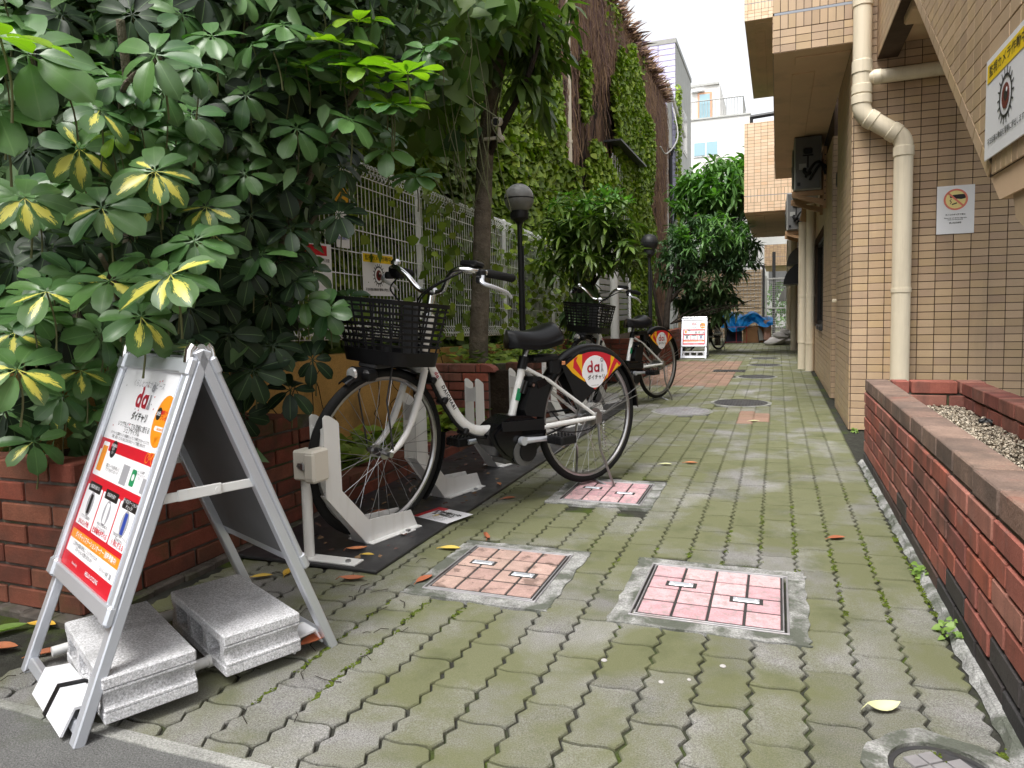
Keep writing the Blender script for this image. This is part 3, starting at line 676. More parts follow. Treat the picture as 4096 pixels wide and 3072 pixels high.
for _ in range(2600):
    y = gr.uniform(1.0, 4.14)
    if y < 2.6 and gr.random() < 0.55: continue
    pebble(g, (gr.uniform(0.565, 0.878), y, 0.322 + gr.uniform(0, 0.02)), gr.uniform(0.008, 0.016), gr)
gv = g.build('gravel', 'gravel', rp, smooth=3.2, kind='stuff')
for (x, y, r) in ((0.845, 3.55, 0.03), (0.66, 3.92, 0.02), (0.62, 3.55, 0.018)):
    b = MB(); pebble(b, (0, 0, 0), r, gr); tag(b.build('stone', 'cast_iron', None, smooth=3.2, loc=(x, y, 0.345)), {0.03: 'dark stone lying on gravel against the red inner bricks', 0.02: 'small dark stone on gravel near the far planter end', 0.018: 'small dark stone on gravel beside the worn cap bricks'}[r], 'stone')

# ================================================================== APARTMENT BUILDING on the right
ab = thing('apartment_building', 'apartment building clad in beige tiles with overhanging balconies and outside stair', 'building', (0, 0, 0))
YF, XS = 5.38, 0.47
tiles = []        # (matrix, polygon, material, centre)
TP, TH = 0.0995, 0.0505
def tile_face(o, u, v, polys, m='wall_tile', pu=TP, pv=TH, g=0.0045, ou=0.0, ov=0.0, vert=None):
    """tiles on the plane through o spanned by u, v; polys are convex outlines; vert=(v0,v1) band of upright tiles"""
    Mf = frame(o, u, v)
    for poly in polys:
        us = [p[0] for p in poly]; vs = [p[1] for p in poly]
        bands = [(min(vs), max(vs), pu, pv)] if not vert else [(min(vs), vert[0], pu, pv), (vert[0], vert[1], pv * .99, vert[1] - vert[0]), (vert[1], max(vs), pu, pv)]
        for bi, (v0, v1, au, av) in enumerate(bands):
            if v1 - v0 < 0.004: continue
            st = ov if bi == 0 else v0
            j = math.floor((v0 - st) / av + 1e-6)
            while st + j * av < v1 - 1e-4:
                i = math.floor((min(us) - ou) / au)
                while ou + i * au < max(us):
                    r = (ou + i * au + g / 2, max(st + j * av + g / 2, v0 + g / 2), ou + (i + 1) * au - g / 2, min(st + (j + 1) * av - g / 2, v1 - g / 2))
                    if r[3] - r[1] > 0.004:
                        P = clip(poly, r)
                        if len(P) >= 3:
                            ar = abs(sum(P[k][0] * P[(k + 1) % len(P)][1] - P[(k + 1) % len(P)][0] * P[k][1] for k in range(len(P)))) / 2
                            if ar > 0.00012:
                                cx = sum(p[0] for p in P) / len(P); cy = sum(p[1] for p in P) / len(P)
                                tiles.append((Mf, P, m, (cx, cy)))
                    i += 1
                j += 1
wb = MB()
# facing wall (toward the street) and the narrow block it ends in
wb.box((XS + 0.84, YF + 0.10, 1.75), (1.68, 0.19, 3.5)); 
wb.box((XS + 0.10, 6.06, 1.75), (0.19, 1.10, 3.5))             # alley face of the narrow block
wb.box((XS + 0.17, 6.86, 1.75), (0.19, 0.62, 3.5))             # recess
wb.box((XS + 0.10, 7.78, 1.75), (0.19, 1.20, 3.5)); wb.box((XS + 0.10, 9.70, 0.31), (0.19, 2.60, 0.61)); wb.box((XS + 0.10, 9.70, 2.62), (0.19, 2.60, 1.78))
wb.box((XS + 0.10, 15.6, 1.75), (0.19, 9.2, 3.5))
wb.build('wall', 'tile_grout', ab)
tile_face((XS, YF, 0), (1, 0, 0), (0, 0, 1), [rect(0, 0.0, 1.45, 3.1)], ou=0.006, ov=0.0)
tile_face((XS, 6.615, 0), (0, -1, 0), (0, 0, 1), [rect(0, 0, 1.235, 2.6)], ou=0.04)
tile_face((XS - .001, 11.0, 0), (0, -1, 0), (0, 0, 1), [rect(0.0, 0, 2.6, 0.60), rect(0.0, 1.74, 2.6, 2.4), rect(2.6, 0, 3.82, 2.4)])
tile_face((XS - .001, 20.2, 0), (0, -1, 0), (0, 0, 1), [rect(0.0, 0, 9.2, 2.3)])
tile_face((XS, 7.175, 0), (1, 0, 0), (0, 0, 1), [rect(0, 0, 0.07, 2.4)], ou=-0.015)
# window in the alley wall: dark recessed pane behind a frame
wf = MB(); 
for (y0, y1, z0, z1) in ((8.42, 8.47, .62, 1.73), (10.93, 10.98, .62, 1.73), (8.47, 10.93, 1.68, 1.73), (8.47, 10.93, .62, .66), (9.67, 9.72, .66, 1.68)):
    wf.box((XS + 0.085, (y0 + y1) / 2, (z0 + z1) / 2), (0.05, y1 - y0, z1 - z0))
win = wf.build('window', 'dark_metal', ab)
MB().box((XS + 0.10, 9.70, 1.17), (0.012, 2.46, 1.02)).build('pane', 'glass_dark', win)
for (yy, l) in ((8.62, 0.32), (9.05, 0.36)): MB().box((XS - 0.005, yy, 0.615), (0.07, l, 0.055), 0.008).build('sill_block', 'dark_metal', win)
# meter conduit and small fittings in the recess
cd = MB(); cd.tube([(XS + 0.03, 6.72, 0.0), (XS + 0.03, 6.72, 2.5)], 0.022, 8); cd.build('conduit', 'dark_metal', ab, smooth=SM)
MB().box((XS + 0.03, 6.80, 1.95), (0.06, 0.10, 0.12), 0.01).build('junction_box', 'dark_metal', ab)
MB().box((XS - 0.012, 6.60, 0.905), (0.05, 0.035, 0.03), 0.006).build('pipe_stub', 'pvc_pipe', ab)

# balcony slabs. name, x outer, y0, y1, z bottom, z top, vertical band
def balcony(xo, y0, y1, zb, zt, xr, m, vb, groove, label=None):
    o = bpy.data.objects.new('balcony', None); COL.objects.link(o); o.parent = ab
    b = MB(); b.box(((xo + xr) / 2, y0 + 0.065, (zb + zt) / 2), (xr - xo, 0.12, zt - zb - .004)); b.box((xo + 0.065, (y0 + y1) / 2 + .065, (zb + zt) / 2), (0.12, y1 - y0 - .13, zt - zb - .004))
    b.build('parapet', 'tile_grout', o)
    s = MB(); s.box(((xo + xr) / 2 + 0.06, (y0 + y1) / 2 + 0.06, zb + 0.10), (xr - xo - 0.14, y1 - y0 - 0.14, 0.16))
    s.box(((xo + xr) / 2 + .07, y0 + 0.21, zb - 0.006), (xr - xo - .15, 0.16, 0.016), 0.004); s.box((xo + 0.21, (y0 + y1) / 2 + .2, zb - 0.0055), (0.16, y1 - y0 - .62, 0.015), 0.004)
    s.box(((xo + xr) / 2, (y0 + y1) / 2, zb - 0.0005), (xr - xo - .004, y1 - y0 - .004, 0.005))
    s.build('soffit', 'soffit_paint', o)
    tile_face((xo, y0, 0), (1, 0, 0), (0, 0, 1), [rect(0, zb, xr - xo, groove[0])], m=m, ov=zb, vert=vb[0], ou=0.045)
    tile_face((xo, y0, 0), (1, 0, 0), (0, 0, 1), [rect(0, groove[1], xr - xo, zt)], m=m, ov=groove[1], vert=vb[1], ou=0.045)
    tile_face((xo, y1, 0), (0, -1, 0), (0, 0, 1), [rect(0, zb, y1 - y0, groove[0])], m=m, ov=zb, ou=0.0)
    tile_face((xo, y1, 0), (0, -1, 0), (0, 0, 1), [rect(0, groove[1], y1 - y0, zt)], m=m, ov=groove[1], ou=0.0)
    MB().box(((xo + xr) / 2, y0 - 0.001, (groove[0] + groove[1]) / 2), (xr - xo - .01, 0.006, groove[1] - groove[0])).build('caulk_joint', 'grey_caulk', o)
    return o
b1 = balcony(-0.036, YF - 0.002, 10.55, 2.618, 3.9, XS, 'wall_tile', ((2.771, 2.868), (2.884, 2.985)), (2.868, 2.884))
b2 = balcony(-0.50, 12.0, 16.4, 2.37, 3.76, XS, 'wall_tile_orange', ((2.52, 2.62), (2.626, 2.73)), (2.62, 2.626))
b3 = balcony(-0.50, 12.0, 16.4, 5.32, 6.7, XS, 'wall_tile_orange', ((5.47, 5.57), (5.576, 5.68)), (5.57, 5.576))
b4 = balcony(-0.36, 22.0, 25.5, 2.05, 2.66, XS, 'wall_tile', ((2.2, 2.3), (2.306, 2.4)), (2.30, 2.306))
h = MB(); h.tube([(-0.42, 12.06, 3.86), (0.3, 12.06, 3.90)], 0.035, 8); h.tube([(-0.40, 12.06, 3.74), (-0.40, 12.06, 3.86)], 0.03, 6); h.tube([(0.02, 12.06, 3.74), (0.02, 12.06, 3.88)], 0.02, 6)
h.build('railing', 'dark_metal', b2, smooth=SM)
MB().box((XS + 0.7, 17.0, 4.6), (1.3, 9.0, 4.5)).build('upper_storey', 'soffit_plaster', ab)

# outside stair: tiled parapet on the plane x = 0.613
XT = 0.613
st = bpy.data.objects.new('outside_stair', None); COL.objects.link(st); st.parent = ab
Yc, Zc, Yd, Zd = 2.604, 1.251, 4.20, 2.49
L_ = 6.0
pp1 = [(Yc, Zc), (Yd, Zd), (Yd, 3.6), (-.6, 3.6), (-.6, Zc)]
# work in (u = L_-y) so the normal points to the alley
conv = lambda P: [(L_ - p[0], p[1]) for p in P][::-1]
core = MB(); core.prism(conv(pp1), -0.12, -0.0005, frame((XT, L_, 0), (0, -1, 0), (0, 0, 1)), back=True)
core.prism(conv([(Yd, 2.485), (5.375, 2.485), (5.375, 3.6), (Yd, 3.6)]), -0.12, -0.0005, frame((XT, L_, 0), (0, -1, 0), (0, 0, 1)))
core.build('parapet', 'tile_grout', st)
# border tiles along the slope and the foot, then the field
ux, uz = (Yd - Yc), (Zd - Zc); ul = math.hypot(ux, uz); d1 = (ux / ul, uz / ul); nrm = (-d1[1], d1[0])      # into the field
bw = 0.05
A = (Yc, Zc); B_ = (Yd, Zd)
ins = lambda P, q: (P[0] + nrm[0] * q, P[1] + nrm[1] * q)
k_ = 16
for i in range(k_):
    a = i / k_; e = (i + 1) / k_ ; gg = 0.003
    p0 = (A[0] + ux * a + d1[0] * gg, A[1] + uz * a + d1[1] * gg); p1 = (A[0] + ux * e - d1[0] * gg, A[1] + uz * e - d1[1] * gg)
    Q = conv([p0, p1, ins(p1, bw - .005), ins(p0, bw - .005)])
    tiles.append((frame((XT, L_, 0), (0, -1, 0), (0, 0, 1)), Q, 'wall_tile', (sum(p[0] for p in Q) / 4, sum(p[1] for p in Q) / 4)))
f0 = ins(A, bw); f1 = ins(B_, bw)
sx = f0[0] + (Zc + 0.105 - f0[1]) * ux / uz
fx = lambda z: f0[0] + (z - f0[1]) * ux / uz
zD = f0[1] + (4.2 - f0[0]) * uz / ux
field = [(fx(Zc + .105), Zc + .105), (4.2, zD), (4.2, 3.6), (-.6, 3.6), (-.6, Zc + .105)]
tile_face((XT, L_, 0), (0, -1, 0), (0, 0, 1), [conv(field)], ov=Zc + .105)
foot = [(fx(Zc + .105) - 0.0, Zc + .105), (1.4, Zc + .105), (1.4, Zc), (Yc - 0.02, Zc)]
tile_face((XT, L_, 0), (0, -1, 0), (0, 0, 1), [conv(foot)[::-1] if False else [(L_ - 2.56, Zc), (L_ + .6, Zc), (L_ + .6, Zc + .1), (L_ - 2.56, Zc + .1)]], pu=0.0505, pv=0.101, ov=Zc)
tile_face((XT, L_, 0), (0, -1, 0), (0, 0, 1), [rect(L_ - 5.375, 2.485, L_ - 4.2, 3.4)], ov=2.485)
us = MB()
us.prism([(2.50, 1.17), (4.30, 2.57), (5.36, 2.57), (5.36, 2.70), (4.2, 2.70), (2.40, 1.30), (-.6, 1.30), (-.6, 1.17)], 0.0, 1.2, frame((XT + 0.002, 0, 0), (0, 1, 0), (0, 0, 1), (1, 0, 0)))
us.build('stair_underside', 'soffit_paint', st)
rb = MB(); rb.prism([(2.40, 1.17), (2.44, 1.21), (2.44, 1.248), (-.6, 1.248), (-.6, 1.07), (2.30, 1.07), (2.37, 1.10)], 0.0, 0.5, frame((XT + 0.01, 0, 0), (0, 1, 0), (0, 0, 1), (1, 0, 0))); rb.build('stair_footing', 'soffit_plaster', st)
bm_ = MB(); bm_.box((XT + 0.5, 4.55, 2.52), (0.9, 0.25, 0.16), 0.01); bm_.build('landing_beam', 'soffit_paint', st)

# make the tiles: the 300 that show largest are parts, the rest one joined part
def shown(tl):
    c = tl[0] @ Vector((tl[3][0], tl[3][1], 0)); v = c - Vector((0, 0, 0.87)); n = tl[0].to_3x3() @ Vector((0, 0, 1))
    f = max(0.0, -v.normalized().dot(n)); d = v.length
    p = cam_ob.matrix_world.inverted() @ c
    if p.z > -0.1: return 0
    x, y = p.x / -p.z * 24.785 / 36, p.y / -p.z * 24.785 / 36 + 0.0161
    vis = 1.0 if abs(x) < 0.52 and abs(y) < 0.40 else 0.0
    return vis * f / d ** 2
hid = lambda tl: (tl[0].translation.y == YF and (tl[0] @ Vector((tl[3][0], tl[3][1], 0))).z < 0.40 and (tl[0] @ Vector((tl[3][0], tl[3][1], 0))).x > 0.58)
tiles = [t_ for t_ in tiles if not hid(t_)]
tiles.sort(key=lambda q: -shown(q))
restm = {}
TMC = {}
for i, (Mf, P, m, c) in enumerate(tiles):
    L2 = [(p[0] - c[0], p[1] - c[1]) for p in P]; n = len(P)
    if i < 300:
        key = (m, tuple((round(p[0], 3), round(p[1], 3)) for p in L2))
        if key not in TMC:
            b = MB(); inn = [(p[0] * (1 - .0015 / max(abs(p[0]), .004)), p[1] * (1 - .0015 / max(abs(p[1]), .004))) for p in L2]
            vs = [Vector((*p, 0.0)) for p in L2] + [Vector((*p, 0.0045)) for p in L2] + [Vector((*p, 0.006)) for p in inn]
            fs = [(k * n + q, k * n + (q + 1) % n, (k + 1) * n + (q + 1) % n, (k + 1) * n + q) for k in range(2) for q in range(n)] + [tuple(range(2 * n, 3 * n))]
            TMC[key] = b.add(vs, fs).mesh('tile', m)
        put('tile', TMC[key], ab, Mf @ T((c[0], c[1], bk.uniform(-.0004, .0004))))
    else:
        restm.setdefault(m, MB()).prism(P, 0.0, 0.005, Mf, back=False)
for m, b in restm.items(): b.build('tile', m, ab, kind='stuff')

# downpipes
def elbow_pipe(parent, pts, r, collars, label=None, m='pvc_pipe'):
    b = MB(); b.tube(pts, r, 20); o = b.build('drain_pipe', m, parent, smooth=SM, label=label)
    for (a, c_, w) in collars:
        a = Vector(a); c_ = Vector(c_); 
        q = MB(); d = (c_ - a); q.tube([a, a + d * .06, a + d * .94, c_], [r * 1.02, w, w, r * 1.02], 20); q.build('pipe_collar', m, o, smooth=SM)
    return o
r_ = 0.057; yp = YF - 0.10
e1 = [(0.512, yp, 3.3), (0.512, yp, 2.185)] + [(0.5135, yp, 2.16), (0.519, yp, 2.135), (0.530, yp, 2.112), (0.545, yp, 2.095)]
e2 = [(0.728, yp, 1.963), (0.744, yp, 1.946), (0.755, yp, 1.926), (0.761, yp, 1.90), (0.762, yp, 1.88), (0.762, yp, 0.0)]
elbow_pipe(ab, e1 + e2, r_, [((0.512, yp, 2.375), (0.512, yp, 2.46), 0.0625), ((0.512, yp, 2.245), (0.512, yp, 2.305), 0.0625), ((0.512, yp, 2.18), (0.512, yp, 2.238), 0.0625),
    ((0.512, yp, 2.80), (0.512, yp, 2.86), 0.062), ((0.762, yp, 1.82), (0.762, yp, 1.885), 0.0625), ((0.762, yp, 0.94), (0.762, yp, 0.97), 0.0610),
    ((0.5465, yp, 2.094), (0.592, yp, 2.061), 0.0625), ((0.680, yp, 1.998), (0.7265, yp, 1.964), 0.0625)], 'cream downpipe that doglegs across the beige tiled wall')
elbow_pipe(ab, [(0.512, yp, 2.345), (0.60, yp, 2.345), (1.5, yp, 2.36)], 0.044, [((0.575, yp, 2.345), (0.625, yp, 2.345), 0.049)], 'short horizontal branch pipe')
for (x, y, zt, rr_) in ((0.325, 10.48, 2.0, 0.060), (0.405, 10.17, 2.6, 0.055), (0.30, 14.97, 2.37, 0.058), (0.24, 17.5, 2.37, 0.05)):
    elbow_pipe(ab, [(x, y, 0), (x, y, zt)], rr_, [((x, y, 0.98), (x, y, 1.02), rr_ * 1.07), ((x, y, 0.36), (x, y, 0.385), rr_ * 1.10)])
b = MB(); b.tube([(0.335, 10.42, 2.0), (0.36, 10.40, 2.12), (0.375, 10.40, 2.62)], 0.065, 12); b.build('hopper', 'bracket_brown', ab, smooth=SM)
# awnings over doors further along
def awning(y, z, s, m):
    b = MB(); P = [(0, 0)] + [(-s * math.sin(a), s * math.cos(a)) for a in [i * math.pi / 2 / 8 for i in range(9)]]
    b.prism([(p[0], p[1]) for p in P], 0, 0.9, frame((XS - .02, y, z), (1, 0, 0), (0, 0, 1), (0, -1, 0)) @ T((0, 0, -0.9))); b.build('awning', m, ab)
awning(13.2, 1.60, 0.30, 'ac_dark'); awning(12.6, 1.23, 0.36, 'black_satin'); awning(19.0, 1.0, 0.42, 'ac_grey')

# ---- air conditioners hung on the alley wall
def aircon(loc, s, label):
    t = thing('air_conditioner', label, 'air conditioner', loc, group='air conditioner units on the alley wall')
    MB().box((0, 0.36, 0.30), (0.26, 0.72, 0.54), 0.008).build('casing', 'ac_grey', t)
    p = MB(); p.box((0, -0.006, 0.30), (0.235, 0.014, 0.52), 0.004); 
    for z in (.10, .22, .34, .46):
        for x in (-.10, .10): p.box((x, -0.014, z), (0.008, 0.004, 0.008), 0.001)
    p.build('side_panel', 'ac_dark', t)
    b = MB(); b.box((0.0, -0.02, 0.42), (0.085, 0.03, 0.06), 0.012); b.box((0, -0.018, 0.375), (0.10, 0.02, 0.012)); b.box((0.0, -0.016, 0.31), (0.014, 0.012, 0.12)); b.build('valve_cover', 'black_plastic', t)
    MB().box((-0.05, -0.016, 0.265), (0.07, 0.006, 0.06)).build('rating_plate', 'ac_grey', t)
    b = MB()
    for k, (x, z) in enumerate(((0.0, 0.16), (0.04, 0.13))):
        b.tube(smooth_path([(x - .02, -0.02, z), (x + .0, -0.06, z + .03), (x + .06, -0.06, z + .12), (x + .12, -0.03, z + .13), (x + .17, 0.02, z + .02)]), 0.013, 8)
    b.tube(smooth_path([(-.03, -.02, .24), (-.035, -.05, .21), (.0, -.05, .18), (.02, -.02, .20)]), 0.018, 8)
    b.build('hose', 'rubber', t, smooth=SM)
    MB().box((-0.085, -0.015, 0.09), (0.03, 0.01, 0.035)).build('port', 'black_plastic', t)
    f = MB(); f.lathe([(0.20, 0), (0.21, 0.01), (0.19, 0.015), (0.03, 0.012), (0.03, 0.02)], 24, T((-0.13, 0.33, 0.30)) @ Matrix.Rotation(-math.pi / 2, 4, 'Y')); f.build('fan_guard', 'ac_dark', t, smooth=SM)
    for y in (0.05, 0.66):
        k = MB()
        k.box((0.02, y, -0.0), (0.34, 0.045, 0.05), 0.004); k.box((0.165, y, 0.15), (0.035, 0.05, 0.62), 0.003)
        k.prism([(-0.15, -0.03), (0.15, -0.13), (0.15, -0.07), (-0.15, 0.0)], -0.02, 0.02, frame((0, y, 0), (1, 0, 0), (0, 0, 1)))
        k.build('wall_bracket', 'bracket_brown', t)
    h_ = MB()
    for i in range(8): h_.box((0.165, 0.024, -0.08 + i * .065), (0.012, 0.004, 0.012))
    h_.build('bracket_hole', 'black_plastic', t)
    return t
aircon((0.285, 8.0, 2.03), 1, 'grey air conditioner on a brown wall bracket below the near balcony')
aircon((0.25, 11.3, 1.95), 1, 'farther dark air conditioner on the wall beside two downpipes')

# ---- signs on the building
def eye_sign(t, M, w, h, kana=True):
    flat('headline_band', [rect(-w * .48, h * .27, w * .48, h * .46)], 'print_yellow', M, t)
    text('headline', '監視カメラ作動中', h * .125, M @ T((0, h * .365, 0)), 'print_black', t, bold=0.012, sx=w / h * 0.86)
    ex = w * 0.13
    flat('eye_outline', ring(ex, ex * 1.16, 0, -h * .02, n=24), 'print_black', M, t, z=.0011)
    lash = []
    for a in range(0, 360, 20): 
        c_, s_ = math.cos(rad(a)), math.sin(rad(a)); lash += stroke([(c_ * ex * 1.12, s_ * ex * 1.12 - h * .02), (c_ * ex * 1.5, s_ * ex * 1.5 - h * .02)], ex * .10)
    flat('lash', lash, 'print_black', M, t, z=.0011)
    flat('iris', [circle(ex * .68, 24, 0, -h * .02)], 'print_iris', M, t, z=.0012)
    flat('pupil', [circle(ex * .34, 18, ex * .08, -h * .01)], 'print_black', M, t, z=.0016)
    flat('glint', [circle(ex * .13, 10, ex * .25, h * .03)], 'print_white', M, t, z=.0019)
    text('notice_line', '不法投棄は動画を警察に提出します', h * .075, M @ T((0, -h * .36, 0)), 'print_black', t, bold=0.01, sx=w / h * .72)
sg = thing('warning_sign', 'laminated camera warning sign with eye on the tiled stair parapet', 'sign', M=frame((XT - 0.012, 2.40, 1.452), (0, -1, 0), (0, 0, 1)))
MB().box((0, 0, 0.0), (0.420, 0.300, 0.005), 0.001).build('board', 'print_white', sg)
eye_sign(sg, T((0, 0, 0.003)), 0.40, 0.285)
sg = thing('no_smoking_sign', 'white cigarette littering sign with red circle on tiled wall right of downpipe', 'sign', M=frame((1.079, YF - 0.0105, 1.468), (1, 0, 0), (0, 0, 1)))
MB().box((0, 0, 0), (0.212, 0.310, 0.006), 0.001).build('board', 'white_panel', sg)
M = T((0, 0, 0.0032)); cy = 0.065; R = 0.068
flat('disc', [circle(R * .9, 32, 0, cy)], 'print_cream', M, sg)
hand = [(-.035, cy + .022), (-.012, cy + .03), (.02, cy + .032), (.055, cy + .032), (.055, cy + .005), (.03, cy + .0), (.01, cy + .004), (-.005, cy + .0), (-.012, cy + .012), (-.03, cy + .01)]
b = MB(); b.add([Vector((p[0], p[1], .0012)) for p in hand], [tuple(range(len(hand)))[::-1]]); o = b.build('hand_picture', 'print_black', sg); o.matrix_basis = M
flat('cigarette', [[(-.02, cy - .035), (.008, cy - .026), (.006, cy - .019), (-.022, cy - .028)]] + stroke([(-.03, cy - .028), (-.024, cy - .015), (-.033, cy - .006), (-.024, cy + .002)], .004), 'print_black', M, sg, z=.0012)
flat('prohibition_ring', ring(R * .84, R, 0, cy, n=40) + stroke([(-R * .62, cy + R * .62), (R * .62, cy - R * .62)], R * .16), 'print_salmon', M, sg, z=.0016)
text('line_one', 'タバコのポイ捨て禁止', .0115, M @ T((0, -.032, 0)), 'print_black', sg, bold=.02)
text('line_two', 'Please do not throw cigarette\nbutts on the ground', .0105, M @ T((0, -.058, 0)), 'print_black', sg, bold=.015)
text('line_three', '禁止乱扔烟蒂', .0115, M @ T((0, -.085, 0)), 'print_black', sg, bold=.015)
# ================================================================== LEFT SIDE WALLS
lp = thing('brick_planter', 'old dark red brick planter under the large leafy shrub', 'planter', (0, 0, 0))
zl = [0.015 + 0.0655 * k for k in range(7)]
brick_run(lp, (-3.7, 1.42, 0), (1, 0, 0), (0, 1, 0), 1.805, [z for z in zl], 0.056, 0.2185, 0.1, 'brick_old', phase=0.2)
brick_run(lp, (-1.895, 1.42, 0), (0, 1, 0), (-1, 0, 0), 1.03, zl, 0.056, 0.2185, 0.1, 'brick_old', phase=0.0)
brick_run(lp, (-1.895, 2.45, 0), (0, 1, 0), (-1, 0, 0), 0.22, zl[:6], 0.056, 0.2185, 0.1, 'brick_old', phase=0.5)
brick_run(lp, (-1.895, 2.45, 0), (-1, 0, 0), (0, -1, 0), 0.6, [zl[6]], 0.056, 0.2185, 0.1, 'brick_old', phase=0.1)
brick_run(lp, (-1.895, 2.67, 0), (-1, 0, 0), (0, -1, 0), 0.6, zl[2:6], 0.056, 0.2185, 0.1, 'brick_old', phase=0.4)
b = MB(); b.box((-2.75, 1.49, 0.225), (1.69, 0.12, 0.45)); b.box((-1.965, 2.04, 0.225), (0.12, 0.99, 0.45)); b.box((-2.2, 2.385, 0.225), (0.58, 0.11, 0.45)); b.box((-2.2, 2.56, 0.20), (0.59, 0.21, 0.39))
b.build('mortar', 'mortar_dark', lp)
MB().box((-2.85, 1.97, 0.20), (1.68, 0.84, 0.40)).build('planter_soil', 'soil', lp)
# wet mortar fillet at the foot
b = MB(); 
for k in range(14): b.box((-3.6 + k * .13, 1.405 + pr.uniform(-.01, .01), 0.0), (0.13, 0.05, 0.03), 0.006)
for k in range(10): b.box((-1.885 + pr.uniform(-.008, .008), 1.45 + k * .13, 0.0), (0.045, 0.13, 0.03), 0.006)
b.build('mortar_fillet', 'mortar_dark', lp)

le = thing('brick_edging', 'low brick edging wall beside the black rack mat', 'garden wall', (0, 0, 0))
brick_run(le, (-1.865, 2.68, 0), (0, 1, 0), (-1, 0, 0), 4.6, [0.005, 0.07], 0.056, 0.2185, 0.1, 'brick_old', phase=0.1)
MB().box((-1.915, 4.98, 0.06), (0.085, 4.58, 0.12)).build('mortar', 'mortar_dark', le)
bed = struct(MB().box((-2.28, 5.6, 0.045), (0.64, 5.9, 0.09)).build('planting_bed', 'soil'))

p2 = thing('brick_planter', 'red brick planter with rounded cap brick holding the tall tree', 'planter', (0, 0, 0))
z2 = [0.06 + 0.0655 * k for k in range(7)]
for k, z in enumerate(z2):
    w_ = 0.50 if k < 6 else 0.44
    brick_run(p2, (-2.42, 4.6, 0), (1, 0, 0), (0, 1, 0), w_, [z], 0.056, 0.2185, 0.1, 'red_brick', phase=0.15 + .5 * k)
b = MB(); P = [(0, 0), (0.10, 0), (0.10, 0.01)] + [(0.10 * math.cos(a), 0.056 * math.sin(a) ** .8) for a in (0.4, 0.8, 1.2)] + [(0, 0.056)]
b.prism(P, 0, -0.1, frame((-1.975, 4.6, z2[6]), (1, 0, 0), (0, 0, 1))); b.build('brick', 'red_brick', p2)
brick_run(p2, (-1.845, 4.74, 0), (1, 0, 0), (0, 1, 0), 0.2, z2, 0.056, 0.2185, 0.1, 'brick_old', phase=0.3)
brick_run(p2, (-1.645, 4.74, 0), (0, 1, 0), (-1, 0, 0), 2.4, z2, 0.056, 0.2185, 0.1, 'brick_old', phase=0.7)
b = MB(); b.box((-2.17, 4.67, 0.25), (0.49, 0.10, 0.50)); b.box((-1.80, 4.80, 0.25), (0.24, 0.10, 0.50)); b.box((-1.70, 5.94, 0.25), (0.09, 2.36, 0.5)); b.build('mortar', 'mortar_dark', p2)
MB().box((-2.17, 5.8, 0.24), (0.92, 2.3, 0.44)).build('planter_soil', 'soil', p2)

p3 = thing('brick_planter', 'farther brick planter behind the second bicycle and the distant sign board', 'planter', (0, 0, 0))
brick_run(p3, (-1.60, 8.4, 0), (0, 1, 0), (-1, 0, 0), 4.6, [0.01 + .0655 * k for k in range(8)], 0.056, 0.2185, 0.1, 'brick_old', phase=0.2)
brick_run(p3, (-2.5, 8.4, 0), (1, 0, 0), (0, 1, 0), 0.9, [0.01 + .0655 * k for k in range(8)], 0.056, 0.2185, 0.1, 'brick_old', phase=0.2)
b = MB(); b.box((-1.66, 10.7, 0.26), (0.1, 4.58, 0.52)); b.box((-2.05, 8.47, 0.26), (0.86, 0.11, 0.52)); b.build('mortar', 'mortar_dark', p3)
MB().box((-2.1, 10.75, 0.24), (0.76, 4.45, 0.46)).build('planter_soil', 'soil', p3)

# ---- fence line: base wall of ochre stucco, falling gently away from the street
FA, FB = Vector((-2.58, 0.6, 0)), Vector((-2.80, 13.0, 0))
fdir = (FB - FA).normalized()
def fpt(y): return FA + fdir * ((y - 0.6) / fdir.y)
zb = lambda y: 0.70 - 0.028 * (y - 5.0)
sw = thing('stucco_wall', 'low ochre stucco wall streaked with ivy stems under the fence', 'wall', (0, 0, 0))
b = MB()
ys = [0.6 + k * 0.4 for k in range(32)]
for s_ in range(2):
    pass
prof = []
vs = []
for y in ys:
    p = fpt(y); z = zb(y) - 0.10
    for (dx, zz) in ((0.10, -0.02), (0.10, z), (-0.06, z), (-0.06, -0.02)): vs.append((p.x + dx, p.y, zz))
fs = []
for i in range(len(ys) - 1):
    for k in range(3): fs.append((i * 4 + k, (i + 1) * 4 + k, (i + 1) * 4 + k + 1, i * 4 + k + 1))
b.add(vs, fs); b.build('wall', 'stucco_orange', sw)

